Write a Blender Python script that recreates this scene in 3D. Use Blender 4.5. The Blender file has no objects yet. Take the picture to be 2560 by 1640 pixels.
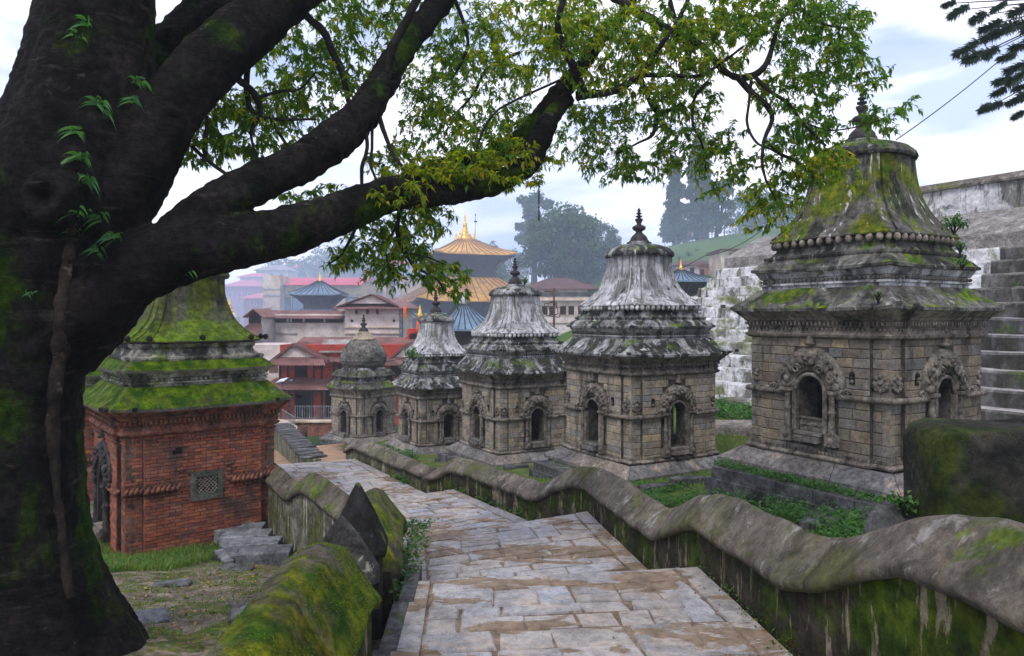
import bpy, bmesh, math, random
import numpy as np
from mathutils import Vector, noise as mnoise
R = math.radians
sc = bpy.context.scene
col = sc.collection
rng = np.random.RandomState(7)
random.seed(7)
# ------------------------------------------------------------------ camera, sky, sun, exposure
F, U0, V0 = 1780.0, 1280.0, 795.0
cd = bpy.data.cameras.new('camera'); cam = bpy.data.objects.new('camera', cd); col.objects.link(cam)
cd.sensor_width = 36.0; cd.lens = 36.0 * F / 2560.0; cd.shift_y = -25.0 / 2560.0
cd.clip_start = 0.05; cd.clip_end = 5000
cam.location = (0, 0, 0); cam.rotation_euler = (R(90), 0, 0)
sc.camera = cam
SUN_EL, SUN_AZ = 52.0, 205.0          # azimuth of the sun, clockwise from +Y
w = bpy.data.worlds.new('World'); sc.world = w; w.use_nodes = True
nt = w.node_tree; nt.nodes.clear()
out = nt.nodes.new('ShaderNodeOutputWorld'); bg = nt.nodes.new('ShaderNodeBackground')
sky = nt.nodes.new('ShaderNodeTexSky'); sky.sky_type = 'NISHITA'; sky.sun_disc = False
sky.sun_elevation = R(SUN_EL); sky.sun_rotation = R(SUN_AZ)
sky.air_density = 1.0; sky.dust_density = 0.6; sky.ozone_density = 2.5
tc = nt.nodes.new('ShaderNodeTexCoord')
mp = nt.nodes.new('ShaderNodeMapping'); mp.inputs['Scale'].default_value = (1.0, 1.0, 3.6)
mp.inputs['Location'].default_value = (0.35, 0.1, 0.62)
nz = nt.nodes.new('ShaderNodeTexNoise'); nz.inputs['Scale'].default_value = 2.3; nz.inputs['Detail'].default_value = 7
nz.inputs['Roughness'].default_value = 0.55; nz.inputs['Distortion'].default_value = 0.35
mr = nt.nodes.new('ShaderNodeMapRange'); mr.interpolation_type = 'SMOOTHSTEP'
mr.inputs['From Min'].default_value = 0.36; mr.inputs['From Max'].default_value = 0.56
mr.inputs['To Min'].default_value = 0.62; mr.inputs['To Max'].default_value = 0.97
nz2 = nt.nodes.new('ShaderNodeTexNoise'); nz2.inputs['Scale'].default_value = 4.2; nz2.inputs['Detail'].default_value = 6
cr = nt.nodes.new('ShaderNodeValToRGB')
cr.color_ramp.elements[0].position = 0.38; cr.color_ramp.elements[0].color = (5.4, 6.4, 9.6, 1)
cr.color_ramp.elements[1].position = 0.60; cr.color_ramp.elements[1].color = (12.4, 12.1, 13.4, 1)
mx = nt.nodes.new('ShaderNodeMix'); mx.data_type = 'RGBA'
L = nt.links.new
L(tc.outputs['Generated'], mp.inputs['Vector']); L(mp.outputs[0], nz.inputs['Vector']); L(mp.outputs[0], nz2.inputs['Vector'])
L(nz.outputs['Fac'], mr.inputs['Value']); L(nz2.outputs['Fac'], cr.inputs['Fac'])
L(mr.outputs[0], mx.inputs[0]); L(sky.outputs[0], mx.inputs[6]); L(cr.outputs[0], mx.inputs[7])
L(mx.outputs[2], bg.inputs['Color']); bg.inputs['Strength'].default_value = 0.1
L(bg.outputs[0], out.inputs['Surface'])
sd = bpy.data.lights.new('sun', 'SUN'); sun = bpy.data.objects.new('sun', sd); col.objects.link(sun)
sd.energy = 1.5; sd.angle = R(14); sd.color = (1.0, 0.95, 0.88)
_a = R(SUN_AZ); _e = R(SUN_EL)
_d = Vector((math.sin(_a) * math.cos(_e), math.cos(_a) * math.cos(_e), math.sin(_e)))
sun.rotation_euler = _d.to_track_quat('Z', 'Y').to_euler(); sun.location = (-20, -20, 60)
sc.view_settings.view_transform = 'Standard'; sc.view_settings.look = 'None'
sc.view_settings.exposure = 0.52; sc.view_settings.gamma = 1.0; sc.view_settings.use_curve_mapping = False
sc.render.engine = 'CYCLES'
sc.cycles.max_bounces = 6; sc.cycles.diffuse_bounces = 3; sc.cycles.glossy_bounces = 2
sc.cycles.transmission_bounces = 3; sc.cycles.volume_bounces = 2; sc.cycles.transparent_max_bounces = 4
sc.cycles.use_denoising = True
sc.cycles.volume_step_rate = 4.0

# ------------------------------------------------------------------ materials
class N:
    def __init__(s, name):
        s.m = bpy.data.materials.new(name); s.m.use_nodes = True
        s.t = s.m.node_tree; s.t.nodes.clear()
        s.out = s.t.nodes.new('ShaderNodeOutputMaterial')
        s.geo = s.t.nodes.new('ShaderNodeNewGeometry')
    def n(s, t, **k):
        x = s.t.nodes.new(t)
        for a, b in k.items(): setattr(x, a, b)
        return x
    def l(s, a, b): s.t.links.new(a, b)
    def noise(s, scale, detail=5, rough=0.6, dist=0.0, off=0.0):
        mpn = s.n('ShaderNodeMapping')
        sc3 = scale if isinstance(scale, (tuple, list)) else (scale,) * 3
        mpn.inputs['Scale'].default_value = sc3; mpn.inputs['Location'].default_value = (off, off * .7, off * 1.3)
        s.l(s.geo.outputs['Position'], mpn.inputs['Vector'])
        x = s.n('ShaderNodeTexNoise'); x.inputs['Scale'].default_value = 1.0
        x.inputs['Detail'].default_value = detail; x.inputs['Roughness'].default_value = rough
        x.inputs['Distortion'].default_value = dist
        s.l(mpn.outputs[0], x.inputs['Vector']); return x.outputs['Fac']
    def rng(s, v, lo, hi, a=0.0, b=1.0, smooth=True):
        x = s.n('ShaderNodeMapRange'); x.interpolation_type = 'SMOOTHSTEP' if smooth else 'LINEAR'
        x.inputs['From Min'].default_value = lo; x.inputs['From Max'].default_value = hi
        x.inputs['To Min'].default_value = a; x.inputs['To Max'].default_value = b
        s.l(v, x.inputs['Value']); return x.outputs[0]
    def math(s, op, a, b):
        x = s.n('ShaderNodeMath', operation=op)
        for i, v in enumerate((a, b)):
            if isinstance(v, (int, float)): x.inputs[i].default_value = v
            else: s.l(v, x.inputs[i])
        return x.outputs[0]
    def mix(s, f, a, b, mode='MIX'):
        x = s.n('ShaderNodeMix', data_type='RGBA', blend_type=mode)
        if isinstance(f, (int, float)): x.inputs[0].default_value = f
        else: s.l(f, x.inputs[0])
        for i, v in ((6, a), (7, b)):
            if isinstance(v, (tuple, list)): x.inputs[i].default_value = (*v[:3], 1)
            else: s.l(v, x.inputs[i])
        return x.outputs[2]
    def ramp(s, f, cols):
        x = s.n('ShaderNodeValToRGB'); e = x.color_ramp.elements
        while len(e) < len(cols): e.new(0.5)
        for i, c in enumerate(cols):
            e[i].position = i / max(1, len(cols) - 1); e[i].color = (*c, 1)
        s.l(f, x.inputs['Fac']); return x.outputs[0]
    def finish(s, colr, rough=0.85, bump=None, metal=0.0, spec=0.3, transl=0.0):
        p = s.n('ShaderNodeBsdfPrincipled')
        if isinstance(colr, (tuple, list)): p.inputs['Base Color'].default_value = (*colr[:3], 1)
        else: s.l(colr, p.inputs['Base Color'])
        p.inputs['Roughness'].default_value = rough; p.inputs['Metallic'].default_value = metal
        p.inputs['Specular IOR Level'].default_value = spec
        if bump is not None:
            b = s.n('ShaderNodeBump'); b.inputs['Strength'].default_value = bump[1]; b.inputs['Distance'].default_value = bump[2]
            s.l(bump[0], b.inputs['Height']); s.l(b.outputs[0], p.inputs['Normal'])
        sh = p.outputs[0]
        if transl:
            t = s.n('ShaderNodeBsdfTranslucent')
            if isinstance(colr, (tuple, list)): t.inputs[0].default_value = (*colr[:3], 1)
            else:
                br = s.mix(1.0, colr, (1.5, 1.6, 0.7), 'MULTIPLY'); s.l(br, t.inputs[0])
            mxs = s.n('ShaderNodeMixShader'); mxs.inputs[0].default_value = transl
            s.l(p.outputs[0], mxs.inputs[1]); s.l(t.outputs[0], mxs.inputs[2]); sh = mxs.outputs[0]
        s.l(sh, s.out.inputs['Surface']); return s.m

def surf(name, c1, c2, scale=3.0, layers=(), rough=0.9, bump=(14, 0.5, 0.02), metal=0.0, spec=0.12,
         rand=None, island=None, wave=None, grain=0.3, mod=(9.0, .55)):
    """layers: (colour, noise scale (x,y,z) or s, lo, hi, up(None or (lo,hi) on normal z), strength)"""
    s = N(name)
    f = s.noise(scale, 6, 0.65)
    c = s.mix(s.rng(f, 0.35, 0.65), c1, c2)
    if rand or island:
        if rand:
            oi = s.n('ShaderNodeObjectInfo'); rv = oi.outputs['Random']; cols = rand
        else:
            rv = s.geo.outputs['Random Per Island']; cols = island
        c = s.mix(0.8, c, s.ramp(rv, cols))
    g = s.noise((60, 60, 60), 3, 0.7)
    c = s.mix(grain, c, s.mix(s.rng(g, 0.3, 0.7), (0.25, 0.25, 0.25), (0.75, 0.75, 0.75)), 'OVERLAY')
    sep = None
    for i, ly in enumerate(layers):
        colr, ns, lo, hi, up, st = ly
        fac = s.rng(s.noise(ns, 7, 0.68, 0.4, off=3.1 * (i + 1)), lo, hi, 0, st)
        if up is not None:
            if sep is None:
                sep = s.n('ShaderNodeSeparateXYZ'); s.l(s.geo.outputs['Normal'], sep.inputs[0])
            fac = s.math('MULTIPLY', fac, s.rng(sep.outputs[2], up[0], up[1]))
        if isinstance(colr[0], (tuple, list)):
            cc = s.mix(s.rng(s.noise(5.0, 5, off=9 + i), 0.35, 0.65), colr[0], colr[1])
        else: cc = colr
        c = s.mix(fac, c, cc)
    if mod:
        k1 = s.rng(s.noise(mod[0], 9, .78, .3, off=17), .34, .66, 1 - mod[1], 1 + mod[1] * .75)
        k2 = s.rng(s.noise(mod[0] * .22, 5, .6, off=23), .35, .65, 1 - mod[1] * .5, 1 + mod[1] * .4)
        kk = s.math('MULTIPLY', k1, k2); cb = s.n('ShaderNodeCombineColor')
        for i_ in range(3): s.l(kk, cb.inputs[i_])
        c = s.mix(1.0, c, cb.outputs[0], 'MULTIPLY')
    h = s.noise(bump[0], 9, 0.75)
    st, ds = bump[1], bump[2]
    if wave:
        wn = s.n('ShaderNodeTexWave'); wn.wave_type = 'BANDS'; wn.bands_direction = wave[0]
        wn.inputs['Scale'].default_value = wave[1]; wn.inputs['Distortion'].default_value = 0
        s.l(s.geo.outputs['Position'], wn.inputs['Vector']); h = wn.outputs['Fac']; st, ds = 1.0, wave[2]
    return s.finish(c, rough, (h, st, ds), metal, spec)

MAT = {}
BLK = (0.018, 0.019, 0.017)
MOSS = ((0.035, 0.085, 0.003), (0.12, 0.17, 0.005))
STONE_C = [(0.15, 0.125, 0.10), (0.29, 0.245, 0.19), (0.23, 0.205, 0.175), (0.33, 0.27, 0.19), (0.20, 0.18, 0.155), (0.30, 0.265, 0.22), (0.20, 0.20, 0.205), (0.37, 0.29, 0.18), (0.25, 0.215, 0.175)]
def dim(cs, k): return [tuple(v * k for v in c) for c in cs]
STK = [(BLK, (2.2, 2.2, .5), .50, .68, None, .75), ((.42, .40, .37), (5, 5, 1.2), .60, .72, None, .45)]
MAT['block'] = surf('weathered_block', (.26, .21, .16), (.19, .165, .135), 2.2, STK, rand=STONE_C, bump=(18, .7, .014), mod=(15, .36))
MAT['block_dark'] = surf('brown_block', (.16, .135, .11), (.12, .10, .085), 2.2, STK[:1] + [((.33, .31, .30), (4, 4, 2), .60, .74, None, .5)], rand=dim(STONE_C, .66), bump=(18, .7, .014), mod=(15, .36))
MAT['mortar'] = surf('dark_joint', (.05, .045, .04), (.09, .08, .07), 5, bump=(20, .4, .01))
MAT['mould'] = surf('carved_stone', (.22, .19, .155), (.15, .13, .11), 3, [(BLK, (3, 3, .8), .5, .66, None, .8), ((.40, .38, .35), 4, .6, .72, None, .5)], bump=(25, .7, .015))
MAT['carve'] = surf('carving_stone', (.19, .165, .14), (.12, .105, .09), 5, [(BLK, 6, .5, .62, None, .6), ((.33, .30, .27), 9, .58, .7, None, .4)], bump=(40, .8, .012))
MAT['lime'] = surf('weathered_lime', (.50, .50, .515), (.29, .285, .29), 1.6,
    [((.10, .10, .095), (3.0, 3.0, .35), .48, .59, None, .85), (BLK, (9, 9, .35), .55, .63, None, .9), ((.13, .13, .125), (1.1, 1.1, 3.0), .54, .62, None, .7),
     ((.62, .62, .63), (6, 6, .5), .60, .70, None, .7), (((.16, .17, .06), (.09, .11, .03)), (2, 2, 1.2), .56, .68, None, .6)], bump=(10, .5, .02), mod=(5, .28))
MAT['tier'] = surf('weathered_tier', (.33, .33, .33), (.12, .118, .11), 2.4,
    [(BLK, (2.6, 2.6, 1.4), .43, .54, None, .94), ((.60, .60, .61), (6, 6, 1.0), .59, .68, None, .8), (MOSS, (1.6, 1.6, 2.4), .55, .63, (.1, .7), .8)], bump=(12, .7, .025), mod=(11, .4))
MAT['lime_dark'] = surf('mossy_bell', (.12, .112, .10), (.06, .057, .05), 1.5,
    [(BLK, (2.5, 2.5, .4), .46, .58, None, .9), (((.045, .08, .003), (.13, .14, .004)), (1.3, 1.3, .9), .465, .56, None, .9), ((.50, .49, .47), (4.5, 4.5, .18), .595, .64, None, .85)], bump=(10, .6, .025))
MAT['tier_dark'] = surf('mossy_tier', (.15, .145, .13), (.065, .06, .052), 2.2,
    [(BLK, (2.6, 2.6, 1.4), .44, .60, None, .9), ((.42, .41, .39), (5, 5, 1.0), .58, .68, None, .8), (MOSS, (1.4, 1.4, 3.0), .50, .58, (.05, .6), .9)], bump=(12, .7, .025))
MAT['moss_roof'] = surf('moss_covered_roof', (.13, .12, .10), (.08, .075, .065), 2.2,
    [(((.016, .055, .001), (.09, .14, .002)), (1.0, 1.0, 1.0), .20, .46, (-.2, .35), 1.0), ((.035, .038, .012), (1.8, 1.8, 1.8), .54, .66, None, .75), ((.24, .23, .20), (3, 3, 3), .61, .68, (.2, .8), .6), ((.16, .15, .01), (1.2, 1.2, 1.2), .58, .68, None, .6)], bump=(34, 1.0, .03), mod=(26, .42))
MAT['moss_lime'] = surf('dirty_plaster_band', (.36, .34, .30), (.20, .19, .16), 2.2,
    [(BLK, (2.2, 2.2, .9), .42, .58, None, .92), (MOSS, (1.6, 1.6, 3), .50, .64, None, .8)], bump=(14, .6, .02))
BRK = [(.23, .07, .045), (.33, .095, .05), (.15, .06, .045), (.28, .12, .08), (.38, .13, .06), (.12, .068, .058), (.26, .085, .055)]
BL = [((.055, .05, .045), (1.2, 1.2, 1.0), .50, .66, None, .8), ((.30, .24, .19), (2.5, 2.5, 1.5), .60, .72, None, .45)]
MAT['brick'] = surf('brick_piece', (.24, .075, .04), (.16, .06, .045), 3, BL, rand=BRK, bump=(40, .6, .008), mod=(26, .3))
MAT['brick_i'] = surf('brick_mass', (.24, .075, .04), (.16, .06, .045), 3, BL, island=BRK, bump=(40, .6, .008), mod=(26, .3))
MAT['brick_joint'] = surf('brick_mortar', (.09, .055, .04), (.14, .10, .08), 6, bump=(30, .5, .01))
MAT['terracotta'] = surf('terracotta', (.26, .10, .06), (.13, .06, .045), 4, [((.05, .045, .04), 3, .48, .64, None, .8)], bump=(30, .6, .012))
MAT['slab'] = surf('paving_slab', (.33, .32, .32), (.24, .235, .24), 2.0,
    [((.36, .30, .25), (1.6, 2.4, 2), .50, .62, None, .7), (((.225, .165, .115), (.165, .12, .082)), (.75, 1.9, 1), .53, .552, None, .97), ((.12, .10, .085), (3, 3, 3), .64, .74, None, .5)],
    rand=[(.24, .24, .25), (.33, .315, .31), (.28, .295, .33), (.34, .305, .265), (.225, .22, .22), (.30, .275, .25), (.37, .35, .335)], bump=(22, .7, .012), rough=.72, mod=(9, .3))
MAT['mud'] = surf('mud', (.21, .155, .11), (.15, .11, .08), 3, [((.09, .08, .03), 2, .58, .7, None, .5)], bump=(18, .6, .02))
MAT['plaster_moss'] = surf('mossy_wall_face', (.05, .043, .03), (.02, .018, .012), 1.8,
    [(((.015, .038, .001), (.055, .085, .002)), (1.1, 1.1, 2.0), .42, .56, None, .9), ((.24, .20, .145), (6, 6, 1.0), .55, .60, None, .8), ((.15, .06, .02), 2.5, .64, .72, None, .6), (BLK, (2, 2, 1.5), .55, .7, None, .7)], bump=(16, .8, .03))
MAT['plaster_far'] = surf('streaked_wall_face', (.20, .185, .15), (.09, .085, .06), 2.0,
    [(((.04, .055, .010), (.085, .10, .02)), (1.4, 1.4, .9), .44, .58, None, .85), ((.48, .46, .42), (4, 4, .6), .56, .66, None, .8)], bump=(16, .8, .03))
MAT['coping'] = surf('coping_plaster', (.175, .15, .12), (.105, .092, .075), 1.4,
    [((.055, .05, .042), (2.5, 2.5, 1.5), .48, .62, None, .8), ((.36, .335, .31), (3, 3, 1.2), .585, .66, None, .7), ((.42, .40, .37), (11, 11, 4), .60, .68, None, .5), (((.065, .07, .022), (.11, .115, .03)), .7, .50, .62, None, .7), (MOSS, 1.1, .58, .66, (.2, .7), .8), ((.20, .13, .10), 1.3, .57, .66, None, .4), ((.03, .028, .024), (1.2, 1.2, 9), .62, .66, None, .6)], bump=(20, 1.0, .03), mod=(11, .34))
MAT['coping_moss'] = surf('mossy_coping', (.13, .115, .085), (.07, .062, .048), 1.6,
    [(((.03, .085, .002), (.18, .19, .003)), (1.7, 1.7, 1.7), .42, .54, None, .95), ((.30, .13, .02), 3.2, .62, .70, None, .6), ((.24, .22, .19), (3, 3, 3), .62, .72, None, .6)], bump=(45, 1.0, .03))
MAT['black_stone'] = surf('black_stone', (.020, .020, .019), (.009, .009, .009), 3,
    [((.20, .19, .17), 4, .64, .70, None, .7), ((.12, .13, .02), 2.2, .60, .70, None, .8)], bump=(22, .8, .02))
MAT['slate'] = surf('slate', (.17, .18, .20), (.10, .105, .115), 3, [((.07, .08, .03), 3, .60, .7, None, .5), ((.28, .28, .29), 5, .62, .72, None, .5)], rand=[(.12, .125, .14), (.20, .205, .22), (.15, .155, .165), (.09, .095, .10)], bump=(14, .6, .015), rough=.6)
MAT['ledge'] = surf('ledge_stone', (.105, .105, .108), (.055, .055, .052), 2.5, [((.20, .195, .19), 3, .56, .7, (.3, .8), .7), (MOSS, 2, .60, .7, None, .6), (BLK, 2.5, .5, .65, None, .6)], bump=(16, .7, .02))
MAT['plinth'] = surf('plinth_slab', (.17, .165, .165), (.10, .098, .098), 2.2, [((.34, .26, .18), 1.6, .56, .66, None, .6), ((.09, .085, .08), 3, .55, .7, None, .6)], rand=[(.13, .13, .135), (.24, .20, .16), (.11, .105, .10), (.18, .175, .175)], bump=(16, .7, .02))
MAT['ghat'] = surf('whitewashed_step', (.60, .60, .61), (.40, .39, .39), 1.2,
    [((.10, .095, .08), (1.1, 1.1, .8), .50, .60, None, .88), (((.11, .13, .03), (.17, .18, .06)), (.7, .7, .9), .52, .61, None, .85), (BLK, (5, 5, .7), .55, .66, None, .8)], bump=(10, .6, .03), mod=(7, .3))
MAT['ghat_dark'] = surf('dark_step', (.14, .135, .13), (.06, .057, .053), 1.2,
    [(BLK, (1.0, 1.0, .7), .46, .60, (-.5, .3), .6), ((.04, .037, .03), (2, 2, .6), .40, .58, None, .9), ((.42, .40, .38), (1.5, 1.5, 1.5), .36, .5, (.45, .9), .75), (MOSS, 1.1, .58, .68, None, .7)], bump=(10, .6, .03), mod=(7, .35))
MAT['bark'] = surf('bark', (.024, .021, .019), (.009, .0085, .008), 2.4,
    [((.045, .036, .029), (2.0, 2.0, .8), .54, .66, None, .7), (((.010, .045, .001), (.045, .085, .002)), (.8, .8, .5), .525, .60, None, .9), ((.13, .13, .11), 6, .62, .68, (.0, .6), .7), ((.10, .085, .07), (1.2, 1.2, 9), .60, .68, None, .5)], bump=((7, 7, 22), 1.0, .11), rough=.85, mod=(16, .6), spec=.08)
MAT['bark_pale'] = surf('pale_bark', (.05, .039, .030), (.02, .017, .014), 4, [((.02, .017, .014), (3, 3, 1.2), .5, .64, None, .8), ((.19, .16, .13), 8, .58, .68, None, .6)], bump=(24, 1.0, .03), mod=(14, .5))
MAT['twig'] = surf('twig_bark', (.025, .022, .02), (.014, .012, .011), 4, bump=(20, .5, .01))
MAT['soil'] = surf('soil', (.25, .20, .16), (.15, .12, .095), 2.2,
    [(((.04, .085, .005), (.13, .15, .01)), (1.5, 1.5, 1.5), .50, .58, None, .85), ((.30, .25, .21), 3, .58, .7, None, .6), ((.07, .05, .035), 7, .60, .68, None, .7)], bump=(12, 1.0, .05))
MAT['turf'] = surf('turf_ground', (.085, .115, .025), (.14, .13, .06), 1.6,
    [(((.04, .08, .01), (.08, .13, .018)), (.9, .9, .9), .40, .56, None, .9), ((.20, .17, .12), 2, .60, .7, None, .7)], bump=(14, 1.0, .05))
MAT['white_wall'] = surf('white_wall', (.60, .53, .50), (.46, .39, .35), 1.0, [((.16, .12, .10), (.5, .5, .35), .60, .74, None, .7), ((.42, .27, .20), (.35, .35, .5), .58, .72, None, .55)], bump=(6, .4, .03), mod=(1.6, .2))
MAT['red_wall'] = surf('red_brick_wall', (.36, .05, .03), (.25, .04, .03), 1.0, [((.10, .04, .03), .8, .56, .7, None, .6)], bump=(10, .4, .03), mod=(1.6, .2))
MAT['yellow_wall'] = surf('yellow_wall', (.62, .52, .33), (.52, .43, .27), .5, [((.42, .40, .38), .4, .5, .65, None, .6)], bump=(5, .3, .03), mod=(1.6, .2))
MAT['grey_wall'] = surf('grey_wall', (.42, .38, .36), (.30, .27, .26), .5, [((.15, .13, .12), .6, .58, .7, None, .6)], bump=(5, .3, .03), mod=(1.6, .2))
MAT['cream_wall'] = surf('cream_wall', (.58, .50, .40), (.45, .33, .25), .6, [((.26, .14, .10), (.5, .5, .3), .55, .68, None, .6)], bump=(5, .3, .03), mod=(1.6, .2))
MAT['orange_wall'] = surf('orange_wall', (.42, .18, .08), (.30, .12, .06), .8, bump=(6, .3, .03), mod=(1.6, .2))
MAT['tin_red'] = surf('red_tin_roof', (.23, .115, .105), (.16, .08, .072), .6, [((.34, .23, .20), (.5, .5, .5), .56, .7, None, .6), ((.12, .05, .04), 1.2, .6, .7, None, .5)], bump=(10, .3, .02), rough=.55, mod=(1.6, .2))
MAT['tin_grey'] = surf('grey_tin', (.34, .32, .30), (.20, .13, .11), 1.0, bump=(8, .3, .02), rough=.55, mod=(1.6, .2))
MAT['tin_pink'] = surf('pink_tin_roof', (.62, .12, .16), (.55, .10, .14), .3, bump=(8, .2, .02), rough=.5, mod=(1.6, .2))
MAT['maroon'] = surf('maroon_roof', (.14, .065, .055), (.10, .05, .045), .6, [((.22, .14, .12), .8, .6, .7, None, .6)], bump=(8, .4, .02), mod=(1.6, .2))
MAT['blue_roof'] = surf('slate_blue_roof', (.16, .235, .32), (.11, .165, .23), .8, [((.05, .07, .09), 1, .6, .7, None, .5)], bump=(8, .3, .02), rough=.5, mod=(1.6, .2))
MAT['gilt'] = surf('gilded_copper', (.78, .42, .09), (.55, .27, .06), .35, [((.22, .15, .09), (.35, .35, .35), .52, .68, None, .7)], bump=(4, .3, .03), metal=.35, rough=.5, mod=(1.6, .2))
MAT['gold'] = surf('polished_gold', (.95, .58, .10), (.80, .45, .07), 2, bump=(6, .2, .01), metal=.6, rough=.32)
MAT['dark_wood'] = surf('dark_timber', (.040, .030, .026), (.022, .018, .017), 2, bump=(8, .5, .02))
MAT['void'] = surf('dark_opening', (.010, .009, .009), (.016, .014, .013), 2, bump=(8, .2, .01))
MAT['iron'] = surf('grey_iron', (.16, .17, .19), (.11, .12, .13), 3, bump=(20, .3, .005), rough=.5)
MAT['bronze'] = surf('dark_finial', (.045, .040, .040), (.025, .022, .022), 6, [((.16, .15, .15), 8, .58, .7, None, .6)], bump=(30, .5, .01), rough=.6)
MAT['wire'] = surf('black_cable', (.02, .02, .022), (.03, .03, .033), 3, bump=(8, .1, .005))
MAT['rust'] = surf('rusty_steel', (.12, .06, .045), (.06, .035, .03), 3, bump=(12, .5, .01))
MAT['hill'] = surf('hill_grass', (.045, .11, .016), (.085, .14, .03), .06, [((.16, .10, .06), .05, .60, .72, None, .6), ((.035, .06, .012), .12, .52, .64, None, .7)], bump=(.8, .8, .3), mod=(1.6, .2))
MAT['panel'] = surf('pale_panel', (.55, .62, .70), (.48, .55, .62), 2, bump=(8, .1, .005), rough=.4)
MAT['orange_cloth'] = surf('orange_cloth', (.75, .14, .03), (.6, .1, .03), 3, bump=(8, .3, .01))
MAT['red_idol'] = surf('vermilion_paint', (.50, .045, .03), (.38, .04, .03), 3, bump=(8, .3, .01))

def leafmat(name, cols, tr=.45, rough=.5, mult=1.0):
    s = N(name)
    c = s.ramp(s.geo.outputs['Random Per Island'], [tuple(v * mult for v in q) for q in cols])
    return s.finish(c, rough, None, 0, .35, tr)
MAT['leaf'] = leafmat('tree_leaf', [(.045, .12, .012), (.07, .17, .015), (.05, .14, .02), (.10, .19, .015), (.16, .23, .015), (.05, .12, .014)], .6)
MAT['leaf_y'] = leafmat('young_leaf', [(.14, .22, .010), (.22, .27, .012), (.30, .29, .015), (.09, .18, .010), (.17, .25, .012), (.42, .30, .02)], .6)
MAT['weed'] = leafmat('weed_leaf', [(.03, .11, .02), (.05, .16, .025), (.08, .20, .03), (.025, .08, .015), (.06, .17, .02)], .35)
MAT['grass'] = leafmat('grass_blade', [(.07, .17, .02), (.12, .22, .03), (.18, .22, .05), (.05, .13, .02)], .3)
MAT['fern'] = leafmat('strap_leaf', [(.02, .10, .025), (.04, .15, .03), (.07, .20, .02), (.03, .12, .05)], .4)
MAT['far_leaf'] = leafmat('far_leaf', [(.035, .085, .03), (.05, .11, .035), (.075, .14, .045), (.03, .065, .028)], .35)
MAT['needle'] = leafmat('needle', [(.012, .03, .018), (.02, .045, .022), (.016, .035, .022)], .15)
MAT['moss_tuft'] = leafmat('moss_tuft', [(.05, .13, .003), (.10, .16, .004), (.16, .18, .005), (.03, .09, .003), (.07, .14, .004)], .3)
MAT['litter'] = leafmat('dry_leaf', [(.10, .05, .02), (.16, .08, .03), (.07, .035, .018), (.45, .28, .03), (.12, .06, .03)], .1)

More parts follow.
